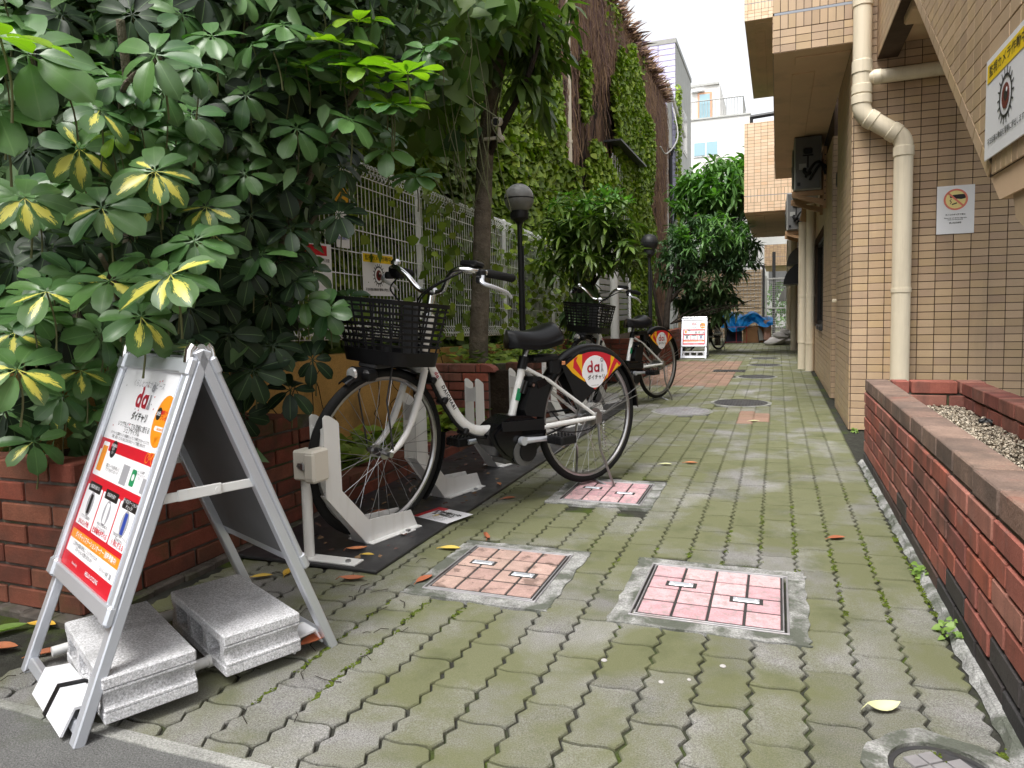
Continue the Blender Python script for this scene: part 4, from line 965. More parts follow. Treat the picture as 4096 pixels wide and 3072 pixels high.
fence = thing('wire_fence', 'white wire mesh fence with curled top rail and round posts', 'fence', (0, 0, 0))
def fence_panel(y0, y1):
    b = MB(); H = 1.17; n = int(round((y1 - y0) / 0.05))
    lean = 0.0
    def loop(p, z, sgn):
        # little triangular curl of the wire ends
        return [p + Vector((0.0, 0, z)), p + Vector((0.028, 0, z + sgn * .022)), p + Vector((0.045, 0, z + sgn * .055)), p + Vector((0.03, 0, z + sgn * .085)), p + Vector((0.0, 0, z + sgn * .088)), p + Vector((-.018, 0, z + sgn * .06)), p + Vector((-0.006, 0, z + sgn * 0.02))]
    for i in range(n + 1):
        y = y0 + (y1 - y0) * i / n; p = fpt(y); z0 = zb(y)
        path = loop(p, z0 + .08, -1)[::-1] + loop(p, z0 + H - .08, 1)
        b.tube(path, 0.0036, 4, caps=False)
    for z in [0.0 + .08] + [0.15 * k + .12 for k in range(1, 7)] + [H - .08]:
        b.tube([fpt(y0) + Vector((0.004, 0, zb(y0) + z)), fpt(y1) + Vector((0.004, 0, zb(y1) + z))], 0.0042, 5, caps=False)
    for dx, dz in ((0.045, .055), (0.0, .088), (-.018, .06)):
        for s_, z in ((1, H - .08), (-1, .08)):
            b.tube([fpt(y0) + Vector((dx, 0, zb(y0) + z + s_ * dz)), fpt(y1) + Vector((dx, 0, zb(y1) + z + s_ * dz))], 0.0026, 4, caps=False)
    return b.build('mesh_panel', 'fence_white', fence, kind='stuff')
posts = [2.45, 3.12, 5.12, 7.12, 8.95, 10.9]
for a, c_ in zip(posts[:-1], posts[1:]): fence_panel(a + .03, c_ - .03)
for y in posts:
    p = fpt(y); b = MB(); b.tube([p + Vector((-.05, 0, zb(y) - 0.12)), p + Vector((-.05, 0, zb(y) + 1.2))], 0.024, 14); b.lathe([(0.026, 0), (0.026, 0.012), (0.012, 0.024)], 14, T(p + Vector((-.05, 0, zb(y) + 1.2)))); b.build('post', 'fence_white', fence, smooth=SM)
# second fence further on: pale louvre boards between posts
f2 = thing('louvre_fence', 'pale louvred fence standing beyond the wire fence behind the bushy tree', 'fence', (0, 0, 0))
for k in range(12):
    MB().box((-2.72, 12.4, 0.72 + k * 0.105), (0.03, 2.6, 0.085), 0.004).build('slat', 'grey_render', f2)
for y in (11.1, 12.4, 13.7):
    b = MB(); b.box((-2.70, y, 1.0), (0.06, 0.06, 2.05), 0.005); b.build('post', 'fence_white', f2)
b = MB(); b.tube([(-2.05, 9.4, 0.4), (-2.05, 9.4, 2.2)], 0.06, 14); tag(b.build('standing_pipe', 'grey_render', None, smooth=SM), 'pale standing pipe rising behind the second bicycle handlebar', 'pipe')

# ---- ivy covered house
hv = thing('ivy_house', 'tall house wall smothered in green and dead brown ivy', 'building', (0, 0, 0))
XI = -3.32; YI = 22.6; HI = 7.22
MB().box((XI - 2.0, (YI - 6) / 2, HI / 2), (4.0, YI + 6, HI)).build('wall', 'ivy_wall', hv)
b = MB(); b.tube([(XI + 0.12, 11.35, 2.55), (XI + 0.12, 11.35, 7.2)], 0.055, 12); 
for z in (3.6, 5.0, 6.3): b.tube([(XI + 0.12, 11.35, z), (XI + 0.12, 11.35, z + .05)], 0.066, 12)
b.build('drain_pipe', 'pvc_pipe', hv, smooth=SM, label='pale downpipe among dead ivy stems')
b = MB()
for k in range(12): b.tube([(XI + 0.22, 14.2 + k * .22, 2.75), (XI + 0.22, 14.2 + k * .22, 4.0)], 0.012, 6)
for z in (2.8, 3.9): b.tube([(XI + 0.22, 14.1, z), (XI + 0.22, 16.75, z)], 0.014, 6)
b.build('window_grille', 'grey_render', hv)
b = MB(); b.box((XI + 0.25, 15.5, 4.22), (0.35, 2.9, 0.04)); b.build('window_canopy', 'dark_metal', hv)
b = MB(); b.tube(smooth_path([(XI + .35, 22.2, 6.9), (XI + .55, 21.6, 5.9), (XI + .4, 20.4, 5.2), (XI + .3, 19.9, 5.3)]), 0.02, 6); b.tube([(XI + .05, 22.62, 0.5), (XI + .05, 22.62, 7.0)], 0.05, 8); b.build('cable', 'grey_render', hv, smooth=SM)

# green ivy and dead strands, far too many to count
def scatter_leaves(name, m, pts, nrm, size, parent=None, label=None, cat=None, shape='ivy', seed=1, kind='stuff', up=0.4, jit=0.7):
    """joined small leaves; each a folded 4 to 6 vertex blade"""
    r = np.random.default_rng(seed); n = len(pts); pts = np.asarray(pts, float); nrm = np.asarray(nrm, float)
    if nrm.ndim == 1: nrm = np.tile(nrm, (n, 1))
    N = nrm + r.normal(0, jit, (n, 3)); N[:, 2] += up; N /= np.linalg.norm(N, axis=1)[:, None]
    D = r.normal(0, 1, (n, 3)); D[:, 2] -= 1.2; D -= N * (D * N).sum(1)[:, None]; D /= np.linalg.norm(D, axis=1)[:, None]
    Sd = np.cross(D, N)
    if shape == 'ivy': base_ = [(0, 0, 0), (.30, .55, .10), (.65, .40, .06), (1, 0, -.05), (.65, -.40, .06), (.30, -.55, .10)]; faces = [(0, 1, 2, 3), (0, 3, 4, 5)]
    elif shape == 'heart': base_ = [(0.08, 0, 0), (-.05, .30, .05), (.25, .50, .08), (.62, .32, .04), (1.05, 0, -.08), (.62, -.32, .04), (.25, -.50, .08), (-.05, -.30, .05)]; faces = [(0, 1, 2, 3), (0, 3, 4), (0, 4, 5), (0, 5, 6, 7)]
    else: base_ = [(0, 0, 0), (.28, .17, .04), (.62, .17, .01), (1, 0, -.16), (.62, -.17, .01), (.28, -.17, .04)]; faces = [(0, 1, 2, 3), (0, 3, 4, 5)]
    sz = r.uniform(size[0], size[1], n)[:, None]
    B_ = np.array(base_); k = len(base_)
    V = np.empty((n, k, 3))
    for i, (a, c_, e) in enumerate(base_): V[:, i] = pts + (D * a + Sd * c_ + N * e) * sz
    V = V.reshape(-1, 3)
    me = bpy.data.meshes.new(name)
    fl = np.array([len(f) for f in faces]); idx = np.concatenate([np.array(f) for f in faces])
    loops = (idx[None, :] + (np.arange(n) * k)[:, None]).ravel(); tot = np.tile(fl, n); start = np.concatenate([[0], np.cumsum(tot)[:-1]])
    me.vertices.add(len(V)); me.vertices.foreach_set('co', V.ravel().astype(np.float32))
    me.loops.add(len(loops)); me.loops.foreach_set('vertex_index', loops.astype(np.int32))
    me.polygons.add(len(tot)); me.polygons.foreach_set('loop_start', start.astype(np.int32)); me.polygons.foreach_set('loop_total', tot.astype(np.int32))
    me.update(calc_edges=True); me.validate()
    for m_ in ([m] if isinstance(m, str) else m): me.materials.append(MATS[m_])
    o = put(name, me, parent)
    if kind: o['kind'] = kind
    if label: tag(o, label, cat)
    return o
def vnoise(P, sc, seed):
    """cheap smooth value noise on two coordinates"""
    r = np.random.default_rng(seed); G_ = r.random((64, 64)); p = P * sc; i = np.floor(p).astype(int); f = p - i; f = f * f * (3 - 2 * f)
    g = lambda a, b_: G_[a % 64, b_ % 64]
    return (g(i[:, 0], i[:, 1]) * (1 - f[:, 0]) + g(i[:, 0] + 1, i[:, 1]) * f[:, 0]) * (1 - f[:, 1]) + (g(i[:, 0], i[:, 1] + 1) * (1 - f[:, 0]) + g(i[:, 0] + 1, i[:, 1] + 1) * f[:, 0]) * f[:, 1]
n0 = 95000
Y_ = 2.0 + (YI - 2.0) * rng.random(n0) ** 0.85; Z_ = HI * rng.random(n0)
P_ = np.stack([Y_, Z_], 1)
v = vnoise(P_, np.array([0.55, 0.22]), 3) * .6 + vnoise(P_, np.array([1.7, 0.6]), 4) * .4
# green reaches high near the street, falls to the lower part further on; bare by the pipe and at the far end
top = np.interp(Y_, [2, 9.4, 10.3, 10.6, 10.75, 11.85, 12.0, 13.3, 14.0, 15.3, 16.7, 17.4, 18.0, 18.9, 19.15], [9, 8.6, 6.6, 4.2, 3.3, 3.6, 5.5, 5.6, 5.7, 6.4, 7.3, 6.4, 5.7, 5.4, 0.2])
keep = (Z_ < top * (0.84 + 0.32 * v)) & ((v > 0.27) | (Z_ < top * .62))
depth_ = 0.10 + 0.20 * vnoise(P_, np.array([1.3, 1.1]), 9) * np.clip(1.5 - Z_ / 7, .3, 1)
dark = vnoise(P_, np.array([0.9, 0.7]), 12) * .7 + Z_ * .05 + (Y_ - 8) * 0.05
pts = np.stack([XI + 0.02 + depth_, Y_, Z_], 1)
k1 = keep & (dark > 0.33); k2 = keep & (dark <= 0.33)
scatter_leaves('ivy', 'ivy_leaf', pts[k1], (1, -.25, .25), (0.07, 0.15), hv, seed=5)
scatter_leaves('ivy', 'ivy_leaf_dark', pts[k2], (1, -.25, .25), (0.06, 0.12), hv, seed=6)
topf = (rng.random(n0) < .03) & (Y_ > 14)
pt = pts[topf].copy(); pt[:, 2] = HI - rng.random(len(pt)) ** 2 * .9; pt[:, 0] = XI + rng.random(len(pt)) * .16
vt = vnoise(pt[:, 1:], np.array([.6, .01]), 31) > .5
scatter_leaves('ivy', 'ivy_leaf', pt[vt], (1, -.2, .5), (0.06, 0.11), hv, seed=8)
# dead hanging strands
TY = [2, 9.4, 10.3, 10.6, 10.75, 11.85, 12.0, 13.3, 14.0, 15.3, 16.7, 17.4, 18.0, 18.9, 19.15]; TZ = [9, 8.6, 6.6, 4.2, 3.3, 3.6, 5.5, 5.6, 5.7, 6.4, 7.3, 6.4, 5.7, 5.4, 0.2]
def strands(name, m, n, seed, yr, zr, lr, th, parent):
    r = np.random.default_rng(seed); b_v = []; b_f = []
    for i in range(n):
        y = r.uniform(*yr); z = r.uniform(*zr); l = r.uniform(*lr); x = XI + r.uniform(.01, .11); w = r.uniform(*th)
        if z < np.interp(y, TY, TZ) * .95 + l * .6 and r.random() < .90: continue
        k = 5; y1 = y; x1 = x; o = len(b_v); zz = z
        for j in range(k + 1):
            b_v += [(x1, y1 - w, zz), (x1 + w * .6, y1 + w * .4, zz)]
            y1 += r.normal(0, .05); x1 = min(max(x1 + r.normal(0, .025), XI + .005), XI + .22); zz = z - l * (j + 1) / k
            if zz < 0.3: break
        c = (len(b_v) - o) // 2
        for j in range(c - 1): b_f.append((o + 2 * j, o + 2 * j + 1, o + 2 * j + 3, o + 2 * j + 2))
    b = MB(); b.v = b_v; b.f = b_f; b.m = [0] * len(b_f)
    return b.build(name, m, parent, kind='stuff')
strands('dead_vine', 'ivy_dead', 16000, 41, (10.5, 22.58), (1.6, HI + .05), (0.35, 1.0), (0.004, 0.012), hv)
strands('dead_vine', 'ivy_dead', 2600, 42, (11.5, 22.58), (HI - 1.3, HI + .10), (0.4, 1.2), (0.004, 0.013), hv)
strands('dead_vine', 'ivy_dead', 60, 44, (10.85, 11.75), (3.5, 7.1), (0.8, 2.2), (0.008, 0.022), hv)
b = MB(); r8_ = random.Random(6)
for i in range(70):
    y = r8_.uniform(5.5, 20.5); z = r8_.uniform(.3, 2.0); pts = [(XI + .03, y, z)]
    for k in range(7): y += r8_.uniform(-.22, .22); z += r8_.uniform(.35, .8); pts.append((XI + r8_.uniform(.02, .12), y, min(z, HI)))
    P = smooth_path(pts, 3); b.tube(P, [.022 * (1 - .8 * k / len(P)) for k in range(len(P))], 5, caps=False)
b.build('vine_stem', 'bark_dark', hv, smooth=3.2, kind='stuff')
# wispy ends over the roof edge
r9 = np.random.default_rng(77); b = MB()
for i in range(2600):
    y = r9.uniform(10.5, 22.6); p = Vector((XI + r9.uniform(-.15, .08), y, HI - .02)); d = Vector((r9.normal(.08, .09), r9.normal(0, .09), r9.uniform(.03, .20)))
    q = p + d; w = r9.uniform(.002, .0045); b.add([p + Vector((0, -w, 0)), p + Vector((0, w, 0)), q + Vector((0, w * .5, 0)), q + d * .6 + Vector((.03, r9.normal(0, .04), -.05))], [(0, 1, 2), (1, 2, 3)])
b.build('dead_vine', 'ivy_dead', hv, kind='stuff')

# ---- houses beyond
ph = thing('lilac_house', 'lilac panelled house with grey side wall beyond the ivy wall', 'building', (0, 0, 0))
MB().box((-7.4, 28.4, 5.1), (8.0, 4.7, 10.2)).build('wall', 'grey_render', ph)
pn = MB().box((0, 0, 0), (0.58, 0.03, 0.185), 0.006).mesh('panel', 'lilac_cladding')
for i in range(6):
    for j in range(50):
        z = 0.5 + j * 0.20
        if z > 4.0: put('panel', pn, ph, T((-3.70 - i * 0.60, 26.03, z)))
MB().box((-7.4, 28.4, 10.26), (8.06, 4.8, 0.16)).build('parapet_cap', 'ac_grey', ph)
b = MB(); b.box((-3.39, 28.6, 7.6), (0.03, 1.2, 1.6)); w_ = b.build('window', 'white_render', ph); MB().box((-3.372, 28.6, 7.6), (0.012, 1.0, 1.4)).build('pane', 'glass_dark', w_)
MB().box((-4.85, 25.95, 8.05), (0.22, 0.12, 0.42), 0.03).build('vent_hood', 'white_render', ph)
lw = thing('lilac_annex', 'lower lilac annex with sloping white roof edge against the lilac house', 'building', (0, 0, 0))
MB().box((-3.95, 25.2, 4.2), (0.9, 1.2, 8.4)).build('wall', 'grey_render', lw)
pn2 = MB().box((0, 0, 0), (0.43, 0.03, 0.185), 0.006).mesh('panel', 'lilac_cladding')
for j in range(22):
    for i in range(2): put('panel', pn2, lw, T((-4.17 + i * .44, 24.58, 4.1 + j * .2)))
b = MB(); b.tube([(-3.48, 24.55, 8.45), (-3.2, 26.9, 7.1)], 0.06, 6); b.box((-4.0, 24.58, 8.45), (1.0, 0.14, 0.08)); b.build('roof_edge', 'white_render', lw)
b = MB(); b.tube([(-3.44, 24.9, 3.5), (-3.44, 24.9, 6.1)], 0.07, 8); b.lathe([(0.08, 0), (0.14, .25)], 8, T((-3.44, 24.9, 6.05))); b.build('drain_pipe', 'black_plastic', lw, smooth=SM)
scatter_leaves('creeper', 'ivy_leaf', np.stack([-3.36 + rng.random(700) * .12, 26.0 + rng.normal(0, .14, 700), 3.5 + 5.2 * rng.random(700)], 1), (1, -.6, .2), (0.07, 0.15), None, 'narrow green creeper climbing the corner of the lilac house', 'creeper', seed=15)
wh = thing('white_house', 'white house with railed roof terrace and wood framed door', 'building', (0, 0, 0))
MB().box((-3.2, 43.0, 5.5), (3.7, 6.0, 11.0)).build('wall', 'white_render', wh)
MB().box((-5.3, 43.0, 6.4), (4.7, 5.0, 12.9)).build('wall', 'white_render', wh)
MB().box((-4.9, 43.0, 12.9), (3.8, 5.2, 0.10)).build('roof_cap', 'grey_render', wh)
b = MB(); b.box((-3.74, 40.47, 11.75), (0.74, 0.06, 1.5)); dr = b.build('door', 'wood_frame', wh); MB().box((-3.74, 40.43, 11.75), (0.54, 0.03, 1.3)).build('pane', 'glass_sky', dr)
b = MB(); b.tube([(-4.4, 40.05, 11.95), (-1.75, 40.05, 11.95)], 0.03, 6); b.tube([(-1.75, 40.05, 11.95), (-1.75, 43, 11.95)], 0.03, 6)
for k in range(20): b.tube([(-4.4 + k * .139, 40.05, 11.0), (-4.4 + k * .139, 40.05, 11.95)], 0.014, 5)
for k in range(10): b.tube([(-1.75, 40.2 + k * .3, 11.0), (-1.75, 40.2 + k * .3, 11.95)], 0.014, 5)
b.build('railing', 'ac_grey', wh)
MB().box((-3.3, 39.99, 11.0), (3.9, 0.10, 0.08)).build('terrace_edge', 'grey_render', wh)
b = MB(); b.box((-3.65, 39.98, 9.4), (1.32, 0.06, 0.82)); w_ = b.build('window', 'white_panel', wh)
for x in (-3.97, -3.33): MB().box((x, 39.94, 9.4), (0.57, 0.03, 0.68)).build('pane', 'glass_sky', w_)
MB().box((-4.1, 40.4, 12.62), (0.7, 0.2, 0.16), 0.04).build('lamp_housing', 'white_panel', wh)
eb = thing('concrete_building', 'plain grey building closing the far end of the path', 'building', (0, 0, 0))
MB().box((0.8, 33.0, 2.6), (7.0, 3.0, 5.2)).build('wall', 'grey_render', eb)
MB().box((-0.75, 31.48, 1.2), (0.5, 0.06, 2.4)).build('door', 'ac_dark', eb)
MB().box((0.10, 31.48, 1.9), (0.9, 0.06, 0.9)).build('window', 'ac_dark', eb)

# ---- lamp post
lmp = thing('lamp_post', 'black lamp post with weathered round globe beside the wire fence', 'street lamp', (-2.3, 6.39, 0.4))
b = MB(); b.tube([(0, 0, 0), (0, 0, 1.33)], 0.024, 12); b.tube([(0.03, 0, 0), (0.03, 0, 1.1)], 0.010, 8); b.build('pole', 'lamp_metal', lmp, smooth=SM)
b = MB(); b.lathe([(0.03, 1.31), (0.045, 1.33), (0.085, 1.36), (0.09, 1.40), (0.085, 1.43)], 24); b.build('collar', 'lamp_metal', lmp, smooth=SM)
b = MB(); b.lathe([(0.141 * math.sin(a), 1.545 - 0.141 * math.cos(a)) for a in [0.55 + (math.pi - 0.555) * i / 16 for i in range(17)]], 32); b.build('globe', 'lamp_globe', lmp, smooth=3.2)
b = MB(); b.lathe([(0.1405, 1.539), (0.1435, 1.541), (0.1435, 1.549), (0.1405, 1.551)], 32); b.build('globe_seam', 'lamp_metal', lmp, smooth=SM)
lmp2 = copy_tree(lmp); lmp2.location = (-1.95, 11.6, 0.4); lmp2['label'] = 'dark lamp post half hidden in the far dark tree'
for o in lmp2.children:
    if o.name.startswith('globe') and not o.name.startswith('globe_s'): o.data = o.data.copy(); o.data.materials.clear(); o.data.materials.append(MATS['lamp_metal'])
for o in (lmp, lmp2): o['group'] = 'lamp posts along the planting'
# camera on the trunk
# ---- signs tied to the fence
def fsign(name, label, y, z, w, h, dx=0.03):
    p = fpt(y); return thing(name, label, 'sign', M=frame((p.x + dx, y, z), fdir, (0, 0, 1), Vector((0, 0, 1)).cross(fdir) * -1 if False else fdir.cross(Vector((0, 0, 1)))))
sg = fsign('warning_sign', 'white camera warning sign with eye hung on wire fence', 4.33, 1.158, .42, .30)
MB().box((0, 0, 0), (0.42, 0.297, 0.004), 0.001).build('board', 'print_white', sg); eye_sign(sg, T((0, 0, .0022)), 0.42, 0.297)
sg = fsign('dumping_notice', 'white rubbish dumping notice with red corner half hidden by the shrub', 3.55, 1.17, .42, .30)
MB().box((0, 0, 0), (0.42, 0.297, 0.004), 0.001).build('board', 'print_white', sg)
M = T((0, 0, .0022)); flat('red_band', [rect(-.20, .075, .16, .135)], 'print_red', M, sg)
for i, s_ in enumerate(('いるが、ここにゴミを不法投', '不法投棄している', '警察へ刑事告訴')): text('notice_line', s_, .024, M @ T((.03, .045 - i * .06, 0)), 'print_black', sg, bold=.01)
sg = fsign('security_sign', 'small security notice with blue lettering above the fence signs', 3.90, 1.50, .2, .42)
MB().box((0, 0, 0), (0.15, 0.38, 0.004), 0.001).build('board', 'print_white', sg)
flat('amber_block', [rect(-.075, .06, .075, .19)], 'print_amber', T((0, 0, .0022)), sg)
text('word', 'SECURITY', .028, T((0, -.13, .0022)), 'print_blue', sg, bold=.02)
# ================================================================== PLANTS
def leaflet(L, W, droop, fold, wav, seed):
    """one obovate leaflet along +Y with its stalk, normal +Z; uv = (along, across)"""
    r = random.Random(seed); nu, cols = 7, (-1, -.5, 0, .5, 1); vs = []; uv = []; fs = []
    ts = [0, .16, .26, .42, .60, .77, .90, 1.0]
    for t in ts:
        if t <= .16: w = 0.016 * L
        else:
            s = (t - .16) / .84; w = W / 2 * (s ** .62 * max(1 - s, 0.0) ** .42) / .496 + (0.004 * L if s < 1 else 0)
        yy = L * (t - .10 * droop * t * t); zz = -droop * L * .55 * t ** 2.2
        for c in cols:
            vs.append((c * w, yy - (0.02 * L * abs(c) if t > .8 else 0), zz + fold * abs(c) * w + wav * L * math.sin(7 * t + c * 2 + seed) * abs(c) * .5)); uv.append((t, c))
    for i in range(len(ts) - 1):
        for j in range(4): fs.append((i * 5 + j, i * 5 + j + 1, i * 5 + j + 6, i * 5 + j + 5))
    return vs, fs, uv
LV = []
for i in range(6):
    LV.append(leaflet(1.0, [.47, .50, .43, .52, .45, .41][i], [.15, .35, .55, .25, .7, .45][i], [.18, .12, .22, .30, .15, .25][i], [.02, .03, .015, .025, .04, .03][i], i))
LME = {}
def leaf_me(k, m):
    if (k, m) not in LME:
        b = MB(); b.add(LV[k][0], LV[k][1]); b.uv = LV[k][2]; LME[(k, m)] = b.mesh('leaf', m, 3.2)
    return LME[(k, m)]
shrub = thing('umbrella_shrub', 'large umbrella shrub with whorls of glossy leaves, some splashed yellow', 'shrub', (0, 0, 0))
HERO = [(-1.496,1.091,1.444,.16,'g'),(-2.042,1.772,1.795,.115,'g'),(-1.491,1.424,1.549,.145,'g'),(-1.656,1.807,1.753,.125,'g'),(-1.820,1.570,1.580,.115,'g'),(-1.713,1.438,1.441,.12,'w'),(-1.719,1.485,1.386,.075,'n'),(-1.635,1.581,1.520,.105,'g'),(-1.811,1.447,1.351,.12,'v'),(-1.790,1.625,1.456,.125,'g'),(-1.638,1.684,1.483,.125,'g'),(-1.832,1.821,1.433,.115,'g'),(-1.572,1.477,1.273,.13,'v'),(-1.698,1.973,1.364,.12,'g'),(-1.557,1.058,1.326,.13,'g'),(-1.448,1.002,1.438,.10,'l'),(-1.824,1.860,1.864,.12,'g'),(-2.093,1.648,1.830,.12,'d'),(-1.801,1.277,1.192,.13,'v'),(-1.616,1.344,1.162,.125,'w'),(-1.825,1.700,1.238,.10,'w'),(-1.633,1.717,1.214,.115,'w'),(-1.330,1.276,0.978,.14,'v'),(-1.551,1.299,0.973,.125,'v'),(-1.699,1.242,0.950,.125,'w'),(-1.419,1.266,0.881,.12,'w'),(-2.036,1.501,1.094,.105,'d'),(-1.715,1.166,0.762,.125,'v'),(-1.757,1.363,0.743,.095,'w'),(-1.750,1.908,0.820,.15,'d'),(-1.719,1.840,1.145,.125,'w'),(-1.974,1.371,0.538,.11,'w'),(-1.923,1.309,0.849,.115,'w'),(-1.993,1.497,0.843,.12,'d'),(-2.050,1.351,0.629,.11,'d'),(-2.054,1.508,0.607,.10,'w'),(-1.578,2.060,1.865,.12,'g'),(-1.426,2.284,1.931,.12,'l'),(-1.459,2.210,1.839,.12,'l'),(-1.570,2.162,1.759,.12,'m'),(-1.593,2.096,1.715,.115,'g'),(-1.386,2.230,1.747,.105,'m'),(-1.232,2.286,1.722,.14,'l'),(-1.315,2.301,1.632,.125,'m'),(-1.421,2.202,1.567,.135,'g'),(-1.567,2.089,1.526,.13,'g'),(-1.641,2.100,1.344,.125,'d'),(-1.507,2.265,1.421,.105,'d'),(-1.352,2.328,1.482,.125,'g'),(-1.516,2.247,1.247,.12,'d'),(-1.619,2.096,1.187,.11,'d'),(-1.660,2.071,1.076,.11,'d'),(-1.604,2.134,0.934,.115,'g'),(-1.557,2.202,0.893,.115,'g'),(-1.602,2.087,1.004,.11,'d'),(-1.604,2.169,0.714,.10,'d'),(-1.685,2.050,0.935,.12,'d'),(-1.681,1.952,1.036,.12,'d'),(-1.707,1.968,0.693,.14,'d'),(-1.777,1.909,0.954,.13,'d'),(-1.675,2.040,0.776,.13,'d'),(-1.681,2.131,0.605,.12,'d'),(-1.696,1.996,1.630,.12,'g'),(-1.763,1.961,1.513,.12,'d'),(-1.682,1.967,1.223,.12,'d'),(-2.218,1.809,1.754,.12,'d'),(-2.186,1.579,1.412,.12,'d'),(-1.892,1.666,1.132,.11,'d'),(-1.921,1.871,1.144,.12,'d'),(-2.123,1.687,1.140,.12,'d'),(-2.228,1.534,1.063,.12,'d'),(-1.794,1.792,0.912,.13,'d'),(-1.791,2.194,1.858,.12,'d'),(-1.626,2.348,1.680,.12,'d')]
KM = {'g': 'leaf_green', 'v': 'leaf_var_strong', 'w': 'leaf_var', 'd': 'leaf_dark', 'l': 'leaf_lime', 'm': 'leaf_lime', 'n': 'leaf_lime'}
sr = random.Random(99); leaves = []; petioles = MB()
def whorl(p, L, kind, axis, petiole=0.13):
    p = Vector(p); axis = axis.normalized(); X, Y = ortho(axis); n = sr.choice((7, 8, 8, 9)) if L > .09 else 6
    a0 = sr.uniform(0, 6.28)
    for i in range(n):
        a = a0 + 2 * math.pi * i / n + sr.uniform(-.14, .14)
        rd = X * math.cos(a) + Y * math.sin(a)
        low = max(0.0, -rd.z)                       # leaflets on the low side hang and are larger
        el = sr.uniform(-.10, .22) - .45 * low + (0.2 if kind in 'lm' else 0)
        d = (rd * math.cos(el) + axis * math.sin(el)).normalized()
        nz = (axis - d * axis.dot(d)).normalized(); s = d.cross(nz); roll = sr.uniform(-.22, .22)
        nz = nz * math.cos(roll) + s * math.sin(roll); s = d.cross(nz)
        l = L * sr.uniform(.80, 1.08) * (1 + .10 * low)
        m = KM[kind]
        if kind == 'v': m = 'leaf_var_strong' if (low > .25 and sr.random() < .85) or sr.random() < .12 else ('leaf_var' if sr.random() < .22 else 'leaf_green')
        if kind == 'w': m = 'leaf_var' if (low > .2 and sr.random() < .75) else 'leaf_green'
        if kind == 'm': m = 'leaf_lime' if (rd.z > .1 or sr.random() < .45) else 'leaf_green'
        M = Matrix(((s.x * l, d.x * l, nz.x * l, p.x), (s.y * l, d.y * l, nz.y * l, p.y), (s.z * l, d.z * l, nz.z * l, p.z), (0, 0, 0, 1)))
        leaves.append((M, sr.randrange(6), m, l / (p - Vector((0, 0, .87))).length))
    back = (-axis * .5 + Vector((p.x * .06, .15, -.9))).normalized()
    q = p + back * petiole
    petioles.tube(smooth_path([p, p + back * petiole * .5 + Vector((0, .01, 0)), q], 3), [.0022 * L / .1] * 6 + [.0032], 5, caps=False)
EXTRA = [(-1.42, 2.30, 1.80, .11, 'l'), (-1.52, 2.32, 1.73, .11, 'm'), (-1.36, 2.34, 1.72, .11, 'm'), (-1.30, 2.30, 1.62, .11, 'm'), (-1.60, 2.28, 1.78, .10, 'l'), (-2.02, .98, 1.36, .09, 'l')]
for (x, y, z, L, k) in HERO + EXTRA:
    c = Vector((-x, -y, .87 - z)).normalized()
    ax = Vector((c.x * .62 + sr.uniform(-.28, .28), c.y * .62 + sr.uniform(-.22, .22), .62 + sr.uniform(-.22, .22)))
    if k in 'l': ax = Vector((c.x * .26 + sr.uniform(-.15, .15), c.y * .26, .95))
    if k in 'm': ax = Vector((c.x * .35 + sr.uniform(-.2, .2), c.y * .35, .9))
    whorl((x, y, z), L * (1.22 if k in 'lm' else 0.93), k, ax, .16)
for (x, y, z, L, k) in HERO:
    if k in 'd': continue
    for _ in range(2):
        q = sr.uniform(1.06, 1.16); dx, dz = sr.uniform(-.17, .17), sr.uniform(-.16, .16)
        p = (x * q + dx, y * q, .87 + (z - .87) * q + dz)
        if p[0] / p[1] > -(.80 - .21 * (p[2] - .53)) and k not in 'lmg': continue
        c = Vector((-x, -y, .87 - z)).normalized()
        whorl(p, sr.uniform(.09, .115), 'g' if sr.random() < .75 else ('w' if k in 'vw' else 'g'), Vector((c.x * .5 + sr.uniform(-.4, .4), c.y * .5 + sr.uniform(-.3, .3), .7)), .14)
nh = len(leaves)
n = 0
while n < 250:
    x, y, z = sr.uniform(-3.7, -1.30), sr.uniform(1.62, 3.3), sr.uniform(.42, 2.95)
    if x / y > -(.865 - .21 * (z - .53)): continue
    if math.hypot(x, y) < 2.42: continue
    if z < .55 and y < 1.9: continue
    ax = Vector((sr.uniform(-.2, .7), sr.uniform(-.9, .1), sr.uniform(.1, 1)))
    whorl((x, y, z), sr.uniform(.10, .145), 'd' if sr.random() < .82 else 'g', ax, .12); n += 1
order = sorted(range(len(leaves)), key=lambda i: -leaves[i][3] * (1 if i < nh else .3))
jn = {}
for q, i in enumerate(order):
    M, k, m, s = leaves[i]
    if q < 300: put('leaf', leaf_me(k, m), shrub, M)
    else:
        b = jn.setdefault(m, MB()); b.uv = b.uv or []
        b.add([M @ Vector(v) for v in LV[k][0]], LV[k][1]); b.uv.extend(LV[k][2])
for m, b in jn.items(): b.build('leaf', m, shrub, smooth=3.2, kind='stuff')
petioles.build('petiole', 'green_stem', shrub, smooth=3.2, kind='stuff')
